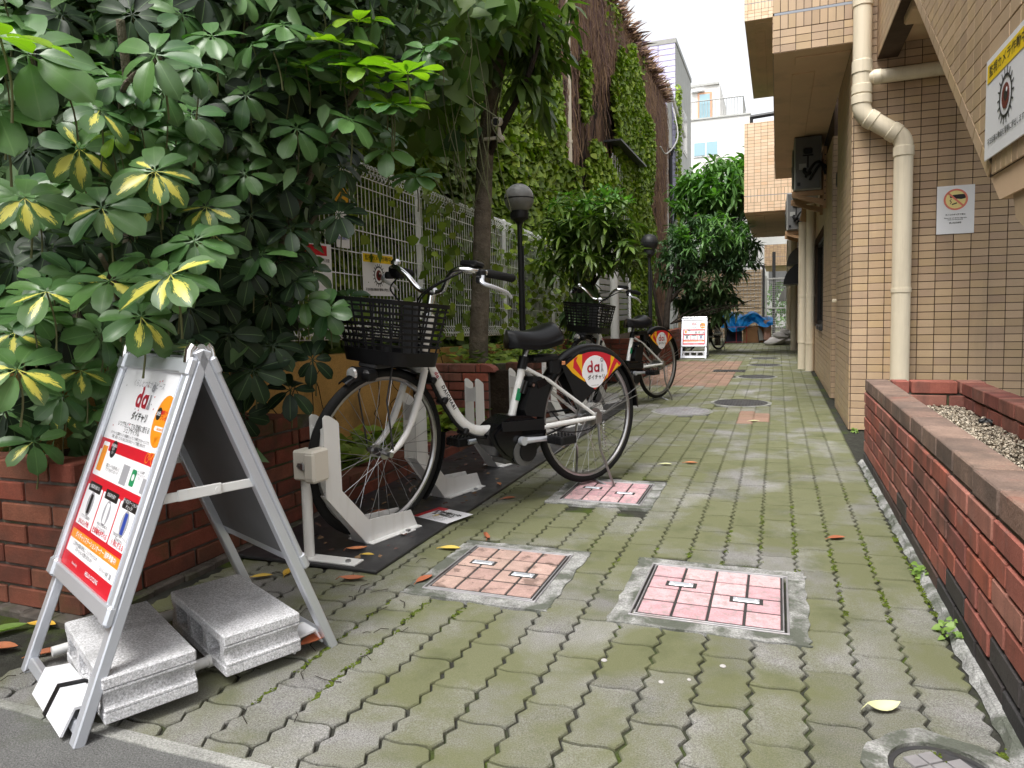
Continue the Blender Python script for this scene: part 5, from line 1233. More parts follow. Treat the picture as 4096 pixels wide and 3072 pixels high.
for pts, r0 in (([(-2.2, 1.9, .40), (-2.15, 1.85, .9), (-1.95, 1.75, 1.4), (-1.8, 1.6, 1.75)], .022), ([(-2.4, 2.0, .40), (-2.5, 1.9, 1.1), (-2.45, 1.8, 1.9)], .020), ([(-2.1, 2.2, .40), (-1.95, 2.35, 1.0), (-1.75, 2.45, 1.5), (-1.5, 2.42, 1.78)], .022),
                ([(-2.3, 2.3, .4), (-2.2, 2.4, 1.2), (-2.0, 2.4, 2.2)], .020), ([(-1.95, 2.35, 1.0), (-1.8, 2.4, 1.2), (-1.68, 2.4, 1.32)], .012), ([(-1.95, 1.75, 1.4), (-1.7, 1.5, 1.5), (-1.5, 1.45, 1.55)], .011), ([(-2.15, 1.85, .9), (-1.9, 1.6, 1.0), (-1.7, 1.4, 1.05)], .012)):
    P = smooth_path(pts, 5); MB().tube(P, [r0 * (1 - .5 * i / len(P)) for i in range(len(P))], 8).build('branch', 'bark', shrub, smooth=3.2)
# small inner leaves, coloured near black for shade, that close the depth of the shrub
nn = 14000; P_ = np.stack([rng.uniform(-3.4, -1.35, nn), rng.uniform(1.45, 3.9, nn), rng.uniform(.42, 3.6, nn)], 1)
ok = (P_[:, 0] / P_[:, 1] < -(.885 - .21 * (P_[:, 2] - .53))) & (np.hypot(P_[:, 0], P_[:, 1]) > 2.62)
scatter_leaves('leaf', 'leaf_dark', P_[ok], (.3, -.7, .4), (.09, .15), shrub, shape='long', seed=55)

def limb(b, pts, r0, r1, n=10, k=5):
    P = smooth_path(pts, k); m_ = len(P); b.tube(P, [r0 + (r1 - r0) * i / (m_ - 1) for i in range(m_)], n)
def whorls_np(centres, per, L, seed, spread=1.0, updir=.5):
    """positions and normals of leaves set in whorls round twig ends"""
    r = np.random.default_rng(seed); n = len(centres); out = []; dirs = []
    for c in centres:
        ax = r.normal(0, .5, 3); ax[2] += updir; ax /= np.linalg.norm(ax)
        a = np.cross(ax, [0.3, .5, .8]); a /= np.linalg.norm(a); b_ = np.cross(ax, a)
        for i in range(per):
            t = 2 * math.pi * i / per + r.uniform(-.4, .4); e = r.uniform(-.5, .6)
            d = (a * math.cos(t) + b_ * math.sin(t)) * math.cos(e) + ax * math.sin(e); out.append(c); dirs.append(d)
    return np.array(out), np.array(dirs)
def blades(name, m, P, D, L, W, seed, parent, droop=.25, kind='stuff', fold=.15):
    """long leaves starting at P and running along D, each a folded drooping blade of eight faces"""
    r = np.random.default_rng(seed); n = len(P); D = D / np.linalg.norm(D, axis=1)[:, None]
    up_ = np.tile(np.array([0, 0, 1.0]), (n, 1)) + r.normal(0, .25, (n, 3)); Sd = np.cross(D, up_); Sd /= (np.linalg.norm(Sd, axis=1)[:, None] + 1e-9); N = np.cross(Sd, D)
    l = r.uniform(L[0], L[1], n)[:, None]; w = l * W * r.uniform(.8, 1.2, (n, 1)); dr = droop * r.uniform(.3, 1.6, (n, 1))
    st = [(0.0, .06), (.22, .62), (.5, 1.0), (.78, .66), (1.0, .0)]
    rows = []
    for t, ww in st:
        c = P + D * l * t + np.array([0, 0, -1.0]) * l * dr * t * t
        rows.append(c)
        if ww > 0: rows.append(c + Sd * w * ww * .5 + N * w * ww * fold); rows.append(c - Sd * w * ww * .5 + N * w * ww * fold)
    k = len(rows); V = np.stack(rows, 1).reshape(-1, 3)
    F = []
    for i in range(3): a = i * 3; F += [(a, a + 1, a + 4, a + 3), (a, a + 3, a + 5, a + 2)]
    F += [(9, 10, 12), (9, 12, 11)]
    fl = np.array([len(f) for f in F]); idx = np.concatenate([np.array(f) for f in F])
    loops = (idx[None, :] + (np.arange(n) * k)[:, None]).ravel(); tot = np.tile(fl, n); start = np.concatenate([[0], np.cumsum(tot)[:-1]])
    me = bpy.data.meshes.new(name); me.vertices.add(len(V)); me.vertices.foreach_set('co', V.ravel().astype(np.float32))
    me.loops.add(len(loops)); me.loops.foreach_set('vertex_index', loops.astype(np.int32))
    me.polygons.add(len(tot)); me.polygons.foreach_set('loop_start', start.astype(np.int32)); me.polygons.foreach_set('loop_total', tot.astype(np.int32))
    me.update(calc_edges=True); me.validate(); me.polygons.foreach_set('use_smooth', [True] * len(me.polygons)); me.materials.append(MATS[m])
    o = put(name, me, parent)
    if kind: o['kind'] = kind
    return o
def ell(n, c, r, seed, shell=.35):
    g = np.random.default_rng(seed); v = g.normal(0, 1, (n, 3)); v /= np.linalg.norm(v, axis=1)[:, None]
    return np.array(c) + v * np.array(r) * (shell + (1 - shell) * g.random((n, 1)) ** .6)

# ---- tall tree in the brick planter
tr = thing('tall_tree', 'tall leaning tree rising from the rounded brick planter beside the fence', 'tree', (0, 0, 0))
b = MB(); limb(b, [(-2.25, 5.22, .40), (-2.245, 5.2, .62), (-2.21, 5.2, 1.1), (-2.175, 5.2, 1.7), (-2.12, 5.2, 2.3), (-2.02, 5.2, 2.75), (-1.85, 5.25, 3.4)], .082, .055, 14)
tk = b.build('trunk', 'bark', tr, smooth=3.2)
b = MB(); limb(b, [(-2.15, 5.2, 2.05), (-1.98, 5.15, 2.28), (-1.75, 5.1, 2.6), (-1.6, 5.1, 3.0)], .035, .015); limb(b, [(-2.05, 5.2, 2.6), (-2.4, 5.0, 3.0), (-2.8, 4.7, 3.3)], .035, .015); limb(b, [(-2.1, 5.2, 2.4), (-2.4, 4.9, 2.7), (-2.5, 4.4, 2.9)], .022, .01)
b.build('limb', 'bark_dark', tr, smooth=3.2)
cen = np.concatenate([ell(46, (-1.85, 5.3, 3.12), (.36, .5, .36), 1), ell(20, (-1.74, 5.3, 2.72), (.16, .35, .30), 2), ell(90, (-2.3, 5.1, 3.35), (.9, .8, .5), 3), ell(40, (-2.05, 4.9, 2.95), (.5, .5, .35), 4)])
P, D = whorls_np(cen, 7, .2, 5); D[:, 2] -= .55
blades('crown', 'long_leaf', P, D, (.15, .25), .30, 6, tr, droop=.35)
cen = ell(70, (-2.4, 4.9, 3.2), (.9, .7, .6), 7); P, D = whorls_np(cen, 6, .2, 8); D[:, 2] -= .5
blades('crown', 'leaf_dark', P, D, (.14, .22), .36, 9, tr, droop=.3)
# heart leaved climber hanging in front of it
cl = thing('heart_leaf_vine', 'heart leaved vine hanging from the tree above the wire fence', 'vine', (0, 0, 0))
cen = np.concatenate([ell(120, (-2.03, 4.3, 2.45), (.26, .35, .50), 11, .1), ell(70, (-1.90, 4.4, 2.8), (.32, .3, .22), 12, .1), ell(40, (-2.22, 4.2, 2.15), (.2, .3, .3), 13, .1)])
scatter_leaves('leaf', 'heart_leaf', cen, (.35, -.9, .05), (.09, .17), cl, shape='heart', seed=14, up=0.0, jit=.38)
b = MB()
for i in range(26):
    x, y, z = sr.uniform(-2.35, -1.7), sr.uniform(4.1, 4.6), sr.uniform(2.3, 3.1); l = sr.uniform(.4, 1.2)
    b.tube(smooth_path([(x, y, z), (x + sr.uniform(-.06, .1), y, z - l * .5), (x + sr.uniform(-.1, .25), y - .03, z - l)], 4), .003, 4, caps=False)
b.build('stem', 'green_stem', cl, kind='stuff')
# ---- security camera strapped to the trunk
sc = thing('security_camera', 'small white security camera fixed to the leaning tree trunk', 'camera', (-1.99, 5.08, 2.30))
b = MB(); b.tube([(0, 0.04, .02), (0.02, -.08, -.01)], .034, 14); b.build('housing', 'ivory_plastic', sc, smooth=SM)
b = MB(); b.tube([(0.02, -.08, -.01), (0.022, -.086, -.012)], .026, 14); b.build('lens', 'black_gloss', sc, smooth=SM)
b = MB(); b.tube([(0, 0.02, -.03), (.01, 0.02, -.09)], .018, 8); b.box((.015, .02, -.11), (.06, .06, .05), .015); b.box((-.06, .03, -.10), (.12, .03, .02)); b.build('bracket', 'ivory_plastic', sc, smooth=SM)

# ---- bushy evergreen behind the second bicycle
bt = thing('evergreen_tree', 'small bushy evergreen with long glossy leaves behind the second bicycle basket', 'tree', (0, 0, 0))
b = MB(); limb(b, [(-2.05, 7.9, .4), (-2.02, 7.9, .9), (-1.95, 7.9, 1.3)], .035, .022); limb(b, [(-2.02, 7.9, .9), (-2.2, 7.85, 1.3), (-2.3, 7.8, 1.8)], .022, .01); limb(b, [(-1.98, 7.9, 1.15), (-1.7, 7.8, 1.5), (-1.5, 7.8, 1.75)], .02, .008); limb(b, [(-1.95, 7.9, 1.3), (-1.92, 7.85, 1.8), (-1.9, 7.8, 2.1)], .02, .008)
b.build('trunk', 'bark_dark', bt, smooth=3.2)
cen = np.concatenate([ell(70, (-1.95, 7.75, 1.86), (.50, .45, .34), 21), ell(60, (-1.95, 7.75, 1.62), (.58, .45, .34), 22), ell(22, (-2.3, 7.75, 1.45), (.28, .3, .3), 23), ell(26, (-1.62, 7.75, 1.5), (.26, .3, .22), 24)])
P, D = whorls_np(cen, 9, .2, 25, updir=.8); D[:, 2] -= .12
blades('crown', 'long_leaf', P, D, (.13, .21), .27, 26, bt, droop=.3)
cen = ell(26, (-1.95, 7.75, 2.05), (.45, .35, .15), 27); P, D = whorls_np(cen, 8, .2, 28, updir=1.2); D[:, 2] += .25
blades('crown', 'bright_leaf_far', P, D, (.11, .18), .28, 29, bt, droop=.15)
cen = ell(30, (-2.1, 7.9, .95), (.16, .2, .35), 30); P, D = whorls_np(cen, 8, .2, 31); D[:, 2] -= .8
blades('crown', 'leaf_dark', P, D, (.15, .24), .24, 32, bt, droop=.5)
# ---- dark feathery tree behind the far sign board
dt = thing('feathery_tree', 'dark feathery tree spreading over the far sign board', 'tree', (0, 0, 0))
b = MB(); limb(b, [(-1.85, 12.7, .5), (-1.82, 12.9, 1.1), (-1.6, 13.2, 1.9), (-1.4, 13.4, 2.6)], .06, .03); limb(b, [(-1.82, 12.9, 1.0), (-1.4, 13.2, 1.5), (-.9, 13.4, 1.9)], .04, .012); limb(b, [(-1.9, 12.5, .5), (-1.98, 12.4, 1.0), (-2.1, 12.4, 1.8)], .035, .015)
for k in range(9): limb(b, [(-1.8, 12.9, .6), (-1.6 + k * .09, 13.3, .78 + .05 * (k % 3)), (-1.4 + k * .15, 13.5, .84 + .06 * (k % 4))], .012, .005, 6)
b.build('trunk', 'bark_dark', dt, smooth=3.2)
cen = np.concatenate([ell(170, (-1.15, 13.5, 2.05), (.72, .5, .55), 41), ell(90, (-.70, 13.5, 1.80), (.42, .5, .45), 42), ell(110, (-1.72, 13.3, 1.7), (.4, .5, .75), 43), ell(70, (-1.25, 13.7, 1.0), (.6, .3, .30), 44)])
P, D = whorls_np(cen, 16, .2, 45, updir=.5); D[:, 2] -= .12
blades('crown', 'tree_leaf_far', P, D, (.10, .19), .19, 46, dt, droop=.25)
cen = np.concatenate([ell(80, (-1.3, 13.5, 1.5), (.7, .4, .5), 47), ell(60, (-1.2, 13.7, .95), (.65, .3, .30), 57)]); P, D = whorls_np(cen, 9, .2, 48); D[:, 2] -= .3
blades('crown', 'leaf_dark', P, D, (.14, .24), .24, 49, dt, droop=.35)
cen = ell(60, (-1.15, 13.1, 2.15), (.75, .3, .42), 50); P, D = whorls_np(cen, 9, .2, 51)
blades('crown', 'bright_leaf_far', P, D, (.12, .22), .2, 52, dt, droop=.3)
# ---- bright tree at the back
ft = thing('bright_tree', 'bright green tree standing before the white house at the back', 'tree', (0, 0, 0))
b = MB(); limb(b, [(-1.3, 17.0, 0), (-1.3, 17, 2), (-1.2, 17, 3.5)], .07, .03); limb(b, [(-1.3, 17, 2.0), (-.8, 17, 2.8), (-.5, 17, 3.6)], .04, .015); b.build('trunk', 'bark_dark', ft, smooth=3.2)
cen = np.concatenate([ell(210, (-1.15, 17, 3.55), (1.05, .9, .72), 61), ell(80, (-.55, 17, 3.75), (.5, .6, .7), 62), ell(60, (-1.9, 17, 3.3), (.5, .6, .6), 63)])
P, D = whorls_np(cen, 9, .2, 64, updir=.6); D[:, 2] -= .15
blades('crown', 'bright_leaf_far', P, D, (.20, .36), .24, 65, ft, droop=.3)
cen = ell(90, (-1.1, 17.2, 3.0), (1.0, .8, .55), 66); P, D = whorls_np(cen, 8, .2, 67); blades('crown', 'tree_leaf_far', P, D, (.2, .34), .26, 68, ft, droop=.3)
# ---- ground ivy and ivy strands on fence and stucco
fi = []; 
for (y0, y1, dens, zt) in ((5.0, 5.6, 130, 1.75), (5.6, 7.0, 90, 1.7), (7.0, 9.0, 300, 1.8), (3.4, 5.0, 40, 1.7), (9, 11, 500, 1.8)):
    for _ in range(dens):
        y = sr.uniform(y0, y1); p = fpt(y); z = zb(y) + sr.random() ** 1.0 * 1.18; fi.append((p.x + sr.uniform(-.02, .10), y, z))
scatter_leaves('fence_creeper', 'ivy_leaf', fi, (1, -.5, .1), (.045, .10), None, 'creeper leaves threaded through the white wire fence', 'creeper', seed=71, up=.1)
# the same growth hanging thick behind the fence
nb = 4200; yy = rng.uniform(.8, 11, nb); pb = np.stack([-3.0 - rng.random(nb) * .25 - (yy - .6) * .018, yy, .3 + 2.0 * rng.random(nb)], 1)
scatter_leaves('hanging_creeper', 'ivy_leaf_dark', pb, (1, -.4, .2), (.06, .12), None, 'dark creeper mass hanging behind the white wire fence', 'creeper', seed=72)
gp = []
for _ in range(420):
    gp.append((sr.uniform(-2.35, -1.95), sr.uniform(2.7, 4.6), .10 + sr.random() ** 2 * .12))
for _ in range(360): gp.append((sr.uniform(-2.5, -1.75), sr.uniform(4.85, 6.6), .47 + sr.random() ** 2 * .12))
scatter_leaves('ground_ivy', 'ivy_leaf', gp, (.2, -.3, 1), (.05, .11), None, 'ground ivy filling the beds behind the bicycle racks', 'ground cover', seed=73, up=1.2, jit=.5)
b = MB()
for i in range(34):
    y = sr.uniform(2.7, 8.0); p = fpt(y); z = sr.uniform(.02, .1); x = p.x + .115
    pts = [(x, y, z)]
    for k in range(5): y += sr.uniform(-.12, .14); z = min(z + sr.uniform(.03, .16), zb(y) - .12); pts.append((x + sr.uniform(0, .01), y, z))
    b.tube(smooth_path(pts, 3), .0035, 4, caps=False)
tag(b.build('creeper_stems', 'bark_dark', None, kind='stuff'), 'thin dark creeper stems crossing the ochre stucco wall', 'creeper')
# ================================================================== BICYCLES AND RACKS
mt = tag(MB().box((-1.562, 4.375, 0.006), (0.60, 4.75, 0.012), 0.003).build('rack_mat', 'mat_black'), 'long black base mat under the row of white bicycle racks', 'mat')
def wheel(root, name, c, R, mats_=('rubber', 'steel'), spokes=32, M0=Matrix.Identity(4), drum=False):
    o = bpy.data.objects.new(name, None); COL.objects.link(o); o.parent = root; o.matrix_basis = M0 @ T(c)
    b = MB(); r1 = R - 0.018
    b.grid(48, 9, lambda u, v: ((r1 + .0185 * math.cos(v * 2 * math.pi)) * math.cos(u * 2 * math.pi), .0175 * math.sin(v * 2 * math.pi), (r1 + .0185 * math.cos(v * 2 * math.pi)) * math.sin(u * 2 * math.pi)), closed_u=True)
    b.build('tyre', 'rubber', o, smooth=3.2)
    b = MB(); prof = [(R - .030, -.012), (R - .040, -.012), (R - .046, -.005), (R - .046, .005), (R - .040, .012), (R - .030, .012), (R - .034, 0)]
    vs = [(r * math.cos(a), y, r * math.sin(a)) for (r, y) in prof for a in [2 * math.pi * i / 48 for i in range(48)]]; k = len(prof)
    fs = [(i * 48 + j, i * 48 + (j + 1) % 48, ((i + 1) % k) * 48 + (j + 1) % 48, ((i + 1) % k) * 48 + j) for i in range(k) for j in range(48)]
    b.add(vs, fs); b.build('rim', 'steel', o, smooth=SM)
    b = MB(); hr = .022 if not drum else .042
    for i in range(spokes):
        a = 2 * math.pi * i / spokes; s_ = 1 if i % 2 else -1; off = (.75 if (i // 2) % 2 else -.75)
        b.tube([((R - .045) * math.cos(a), 0, (R - .045) * math.sin(a)), (hr * math.cos(a + off), s_ * .028, hr * math.sin(a + off))], .00115, 4, caps=False)
    b.build('spokes', 'steel', o, kind='stuff')
    b = MB(); b.tube([(0, -.055, 0), (0, .055, 0)], .009, 10); b.tube([(0, -.032, 0), (0, -.026, 0)], hr * 1.1, 16); b.tube([(0, .026, 0), (0, .032, 0)], hr * 1.1, 16); b.tube([(0, -.03, 0), (0, .03, 0)], hr * .75, 16)
    if drum: b.tube([(0, .034, 0), (0, .05, 0)], .045, 20)
    for s_ in (-1, 1): b.tube([(0, s_ * .05, 0), (0, s_ * .066, 0)], .011, 8)
    b.build('hub', 'steel', o, smooth=SM); return o
def bicycle(label, loc, rz, steer, logo=True, group=None):
    R = .33; t = thing('bicycle', label, 'bicycle', loc, rz, group)
    H0 = Vector((.93, 0, .70)); ax = Vector((-.40, 0, 1)).normalized()
    ST = T((0, -.010, 0)) @ T(H0) @ Matrix.Rotation(steer, 4, ax) @ T(-H0)
    wheel(t, 'rear_wheel', (0, 0, R + .018), R, drum=True)
    wheel(t, 'front_wheel', (1.15, 0, R + .010), R, M0=ST)
    def part(b, name, m, smooth=SM, parent=t, M=None, label=None):
        o = b.build(name, m, parent, smooth=smooth, label=label)
        if M is not None: o.matrix_basis = M
        return o
    # frame
    b = MB(); dt = smooth_path([(.935, 0, .70), (.88, 0, .605), (.82, 0, .495), (.755, 0, .405), (.68, 0, .362), (.57, 0, .352)], 6)
    b.tube(dt, .0245, 14); b.tube([(.955, 0, .665), (.90, 0, .87)], .023, 14)
    b.tube([(.50, 0, .35), (.405, 0, .655)], .0175, 14)
    for s_ in (-1, 1):
        b.tube([(.40, s_ * .045, .338), (.20, s_ * .056, .345), (.0, s_ * .062, .348)], [.014, .013, .010], 10)
        b.tube([(.41, s_ * .022, .615), (.30, s_ * .045, .555), (.0, s_ * .062, .352)], [.010, .009, .008], 10)
    fr_ = part(b, 'frame', 'white_paint')
    if logo:
        # lettering along the near side of the down tube
        p0 = Vector((.905, .0248, .648)); p1 = Vector((.80, .0248, .462)); d = (p1 - p0).normalized()
        Mx = frame((p0 + p1) / 2 + Vector((.0, .0006, .0)), d, Vector((0, 1, 0)).cross(d))
        text('frame_lettering', 'DAICHARI', .021, Mx @ T((.035, 0, 0)), 'print_black', fr_, bold=.03, spacing=1.3)
        dai_logo(Mx @ T((-.072, 0, .0005)), .014, fr_, kana=False)
    MB().box((.455, .0175, .50), (.022, .004, .055), R=Matrix.Rotation(-.3, 3, 'Y')).build('frame_sticker', 'print_green', fr_)
    b = MB(); b.tube([(.405, 0, .655), (.380, 0, .725)], .0135, 12); b.tube([(.413, 0, .632), (.402, 0, .668)], .021, 12); b.box((.385, 0, .722), (.06, .05, .02), .006); 
    b.tube([(.35, .03, .715), (.26, .03, .725), (.25, -.03, .725), (.35, -.03, .715)], .004, 6); part(b, 'seat_post', 'steel')
    b = MB(); b.tube([(.42, 0, .612), (.402, 0, .668)], .0225, 12); b.box((.37, .0, .652), (.05, .03, .03), .006); part(b, 'seat_clamp', 'black_plastic')
    # saddle
    b = MB()
    def sad(u, v):
        x = .240 + .262 * u; w = (.105 * (1 - u) ** .6 * (.86 + .3 * math.sin(min(u * 3, 1.57))) + .021) * (1 if u < .97 else .7) * (.72 if u < .03 else 1)
        a = math.pi * (v * 1.24 - .12); zt = .752 + .028 * (1 - u) ** 2 + .006 * math.cos(u * 6)
        yy = w * math.cos(a); zz = zt + (.036 if math.sin(a) > 0 else .085) * math.sin(a) - .035 * (abs(math.cos(a)) ** 3) * (1 - u * .5)
        return (x, yy, zz)
    b.grid(18, 15, sad); part(b, 'saddle', 'black_satin', 3.2)
    b = MB(); b.prism([(.25, -.08), (.33, -.07), (.48, -.018), (.48, .018), (.33, .07), (.25, .08)], .722, .734); part(b, 'saddle_base', 'black_plastic')
    b = MB()
    for s_ in (-1, 1): b.tube([(.27, s_ * .045, .68)] + [(.27 + .012 * math.cos(i * .9), s_ * .045 + .012 * math.sin(i * .9), .68 + .0035 * i) for i in range(16)], .0028, 5)
    part(b, 'saddle_spring', 'steel', parent=t)
    # battery, motor
    b = MB(); b.prism([(.385, .575), (.30, .572), (.285, .55), (.33, .385), (.432, .40), (.445, .43)][::-1], -.045, .045, frame((0, 0, 0), (1, 0, 0), (0, 0, 1))); part(b, 'battery', 'black_plastic', None)
    b = MB(); b.box((.34, -.047, .545), (.06, .004, .035), .001, R=Matrix.Rotation(.25, 3, 'Y')); b.box((.34, .047, .545), (.06, .004, .035), .001, R=Matrix.Rotation(.25, 3, 'Y')); 
    b.tube([(.405, .0, .555), (.43, 0, .50)], .031, 12); b.tube([(.395, .03, .54), (.395, .05, .54)], .013, 12); part(b, 'battery_lock', 'black_gloss')
    b = MB(); b.tube([(.395, .05, .54), (.395, .053, .54)], .007, 12); part(b, 'key_lock', 'chrome')
    mp = [(.655, .345), (.60, .385), (.53, .415), (.43, .405), (.33, .355), (.33, .315), (.37, .26), (.42, .215), (.52, .20), (.58, .235), (.63, .29)]
    b = MB(); b.prism(mp[::-1], -.058, .058, frame((0, 0, 0), (1, 0, 0), (0, 0, 1))); b.prism([(p[0] * .86 + .068, p[1] * .86 + .043) for p in mp][::-1], -.066, .066, frame((0, 0, 0), (1, 0, 0), (0, 0, 1))); part(b, 'motor_cover', 'black_gloss', None)
    b = MB(); b.tube([(.47, -.06, .245), (.47, .072, .245)], .062, 20); b.box((.53, 0, .235), (.08, .10, .07), .012); part(b, 'motor', 'ac_dark')
    b = MB(); b.tube([(.455, .0721, .25), (.455, .080, .25)], .048, 20); part(b, 'motor_cap', 'black_plastic')
    b = MB(); b.prism([(.36, .385), (.60, .395), (.60, .355), (.36, .335), (0.02, .378), (0.0, .36), (.02, .318)][0:4][::-1], -.082, -.074, frame((0, 0, 0), (1, 0, 0), (0, 0, 1))); b.tube([(.49, -.078, .30), (.49, -.070, .30)], .085, 24); b.tube([(.49, -.078, .383), (.0, -.078, .378)], .006, 6); b.tube([(.49, -.078, .22), (.0, -.078, .312)], .006, 6); part(b, 'chain_case', 'black_plastic')
    # cranks and pedals
    b = MB()
    for s_, dx in ((1, -1), (-1, 1)):
        P = [(.49, s_ * .078, .30), (.49 + dx * .08, s_ * .092, .298), (.49 + dx * .165, s_ * .098, .295)]
        b.tube(P, [.017, .012, .012], 10); b.tube([(.49, s_ * .07, .30), (.49, s_ * .095, .30)], .019, 14)
    b.tube([(.49, -.078, .30), (.49, .078, .30)], .012, 8); part(b, 'crank', 'aluminium')
    for s_, dx in ((1, -1), (-1, 1)):
        x = .49 + dx * .165; b = MB()
        b.box((x, s_ * .155, .312), (.085, .09, .004), .001); b.box((x, s_ * .155, .278), (.085, .09, .004), .001)
        for e in (-1, 1): b.box((x + e * .044, s_ * .155, .295), (.008, .095, .036), .003); b.box((x, s_ * .155 + e * .046, .295), (.085, .008, .036), .003)
        b.tube([(x, s_ * .10, .295), (x, s_ * .2, .295)], .006, 6)
        for i in range(4):
            for j in range(4): b.box((x - .03 + i * .02, s_ * .155 - .033 + j * .022, .316), (.006, .006, .006)); b.box((x + e * .048, s_ * .155 - .033 + j * .022, .283 + i * .008), (.004, .006, .003))
        part(b, 'pedal', 'black_plastic', None)
    # mudguards
    def guard(c, Rg, a0, a1, w, dep, name, m, M=None):
        b = MB(); n = 30
        b.grid(n, 9, lambda u, v: (c[0] + (Rg + dep * math.sin(math.pi * v) - dep) * math.cos(a0 + (a1 - a0) * u), w * math.cos(math.pi * v), c[1] + (Rg + dep * math.sin(math.pi * v) - dep) * math.sin(a0 + (a1 - a0) * u)))
        return part(b, name, m, 3.2, M=M)
    guard((0, R + .018), .362, rad(38), rad(178), .033, .030, 'rear_mudguard', 'black_satin')
    guard((1.15, R + .010), .350, rad(58), rad(126), .026, .018, 'front_mudguard', 'black_gloss', ST)
    guard((1.15, R + .010), .350, rad(176), rad(226), .024, .014, 'front_mudguard_flap', 'rubber', ST)
    # dress guard with printed panel
    c0 = (0, R + .018); gy = .040
    gp = [(.222, .640), (.19, .622)] + [(.335 * math.cos(a), c0[1] + .335 * math.sin(a)) for a in [rad(54 + 78 * i / 12) for i in range(13)]] + [(-.02, .478), (.03, .455), (.088, .418), (.108, .425)]
    for s_ in (1, -1):
        b = MB(); P = gp[::-1] if s_ > 0 else gp
        vs = [Vector((p[0], s_ * gy, p[1])) for p in gp] + [Vector((p[0], s_ * (gy - .004), p[1])) for p in gp]; n = len(gp)
        b.add(vs, [tuple(range(n)), tuple(range(2 * n - 1, n - 1, -1))] + [(i, (i + 1) % n, n + (i + 1) % n, n + i) for i in range(n)])
        g_ = part(b, 'dress_guard', 'black_plastic', None)
        if s_ > 0 and logo:
            # seen from the near side: print x runs toward the rear
            Mp = frame((-.012, gy, .565), (-1, 0, 0), (0, 0, 1))
            L = lambda P: [[(-(p[0] + .012), p[1] - .565) for p in q] for q in P]
            top = [(.322 * math.cos(a), c0[1] + .322 * math.sin(a)) for a in [rad(56 + 73 * i / 14) for i in range(15)]]
            def sect(i0, i1, b0, b1):
                """slice of the panel between two swooping seams that meet near the lower tip"""
                A = top[i0:i1 + 1]; return A + [b1, b0]
            lo = lambda f: (.185 - .195 * f, .602 - .120 * f) if f <= 1 else (-.010 - .2 * (f - 1), .482 + .088 * (f - 1))
            flat('print_panel', L([sect(0, 14, (-.012, .482), (-.012, .482))]), 'print_red', Mp, g_, z=.0006)
            for q in ([top[0], (.16, .625), (.10, .66), top[4], (.075, .60), (.055, .525), (.10, .550), (.14, .575)], [top[14], (-.19, .585), (-.15, .635), top[11], (-.125, .60), (-.085, .525), (-.04, .497), (-.012, .482)]): flat('print_swoosh', L([q]), 'print_amber', Mp, g_, z=.0010)
            for q in ([top[2], top[3], (.115, .632), (.083, .585), (.07, .545), (.105, .575), (.135, .60)], [top[12], top[13], (-.165, .60), (-.13, .555), (-.10, .53), (-.12, .575)]): flat('print_swoosh', L([q]), 'print_red', Mp, g_, z=.0013)
            flat('print_panel', [[(.088 * math.cos(a) * (1 if math.sin(a) > -.2 else .86), .004 + (.082 if math.sin(a) > 0 else .078) * math.sin(a)) for a in [2 * math.pi * i / 32 for i in range(32)]]], 'print_white', Mp, g_, z=.0015)
            dai_logo(Mp @ T((.012, .022, .001)), .046, g_)
            text('logo_caption', 'DAICHARI', .0085, Mp @ T((.0, -.062, .001)), 'print_black', g_, spacing=1.4)
    # rear stays of the guard, rear lock box, reflector
    b = MB()
    for s_ in (1, -1): b.tube([(0, s_ * .066, .345), (-.20, s_ * .05, .42), (-.355, s_ * .03, .475)], .0026, 5); b.tube([(.0, s_ * .066, .35), (-.18, s_ * .05, .395), (-.36, s_ * .03, .43)], .0026, 5)
    part(b, 'mudguard_stay', 'steel')
    b = MB(); b.box((.30, .0, .655), (.15, .09, .035), .01); b.box((.245, .03, .615), (.07, .03, .075), .01); b.box((.22, .0, .62), (.03, .09, .05), .008); part(b, 'lock_housing', 'black_plastic', None)
    MB().box((.205, .049, .628), (.022, .006, .018), .002).build('side_reflector', 'amber_lens', t)
    # twin leg stand
    b = MB(); P = [(0, .07, .338), (.005, .085, .21), (-.01, .088, .16), (-.045, .135, -.012), (-.055, .118, -.016), (-.03, .06, .012), (-.03, 0, .022), (-.03, -.06, .012), (-.055, -.118, -.016), (-.045, -.135, -.012), (-.01, -.088, .16), (.005, -.085, .21), (0, -.07, .338)]
    b.tube(smooth_path(P, 4), .0064, 8); b.box((0, .073, .345), (.04, .008, .06), .003); b.box((0, -.073, .345), (.04, .008, .06), .003); sd_ = part(b, 'stand', 'steel')
    b = MB(); b.tube([(-.022 + .009 * math.cos(i * .8), .088 + .009 * math.sin(i * .8), .33 - .0022 * i) for i in range(64)], .0018, 4); b.build('stand_spring', 'steel', sd_, smooth=3.2)
    b = MB(); b.tube([(.27, 0.035, .40), (.24, .05, .36)], .004, 6); b.box((.05, -.066, .325), (.08, .02, .05), .01); b.tube(smooth_path([(.33, .05, .34), (.2, .07, .30), (.06, .075, .30), (.0, .07, .33)]), .0032, 6); part(b, 'brake_arm', 'black_plastic')
    # fork, lamp, handlebar, basket turn with the steering
    b = MB(); b.tube([(.955, 0, .665), (.905, 0, .87)], .019, 12); b.box((.965, 0, .655), (.035, .11, .03), .008)
    for s_ in (-1, 1): b.tube(smooth_path([(.965, s_ * .048, .655), (1.00, s_ * .05, .54), (1.045, s_ * .052, .435), (1.10, s_ * .054, .37), (1.15, s_ * .055, .34)], 4), [.0145] * 8 + [.012] * 5 + [.0095] * 4, 12)
    part(b, 'fork', 'white_paint', M=ST)
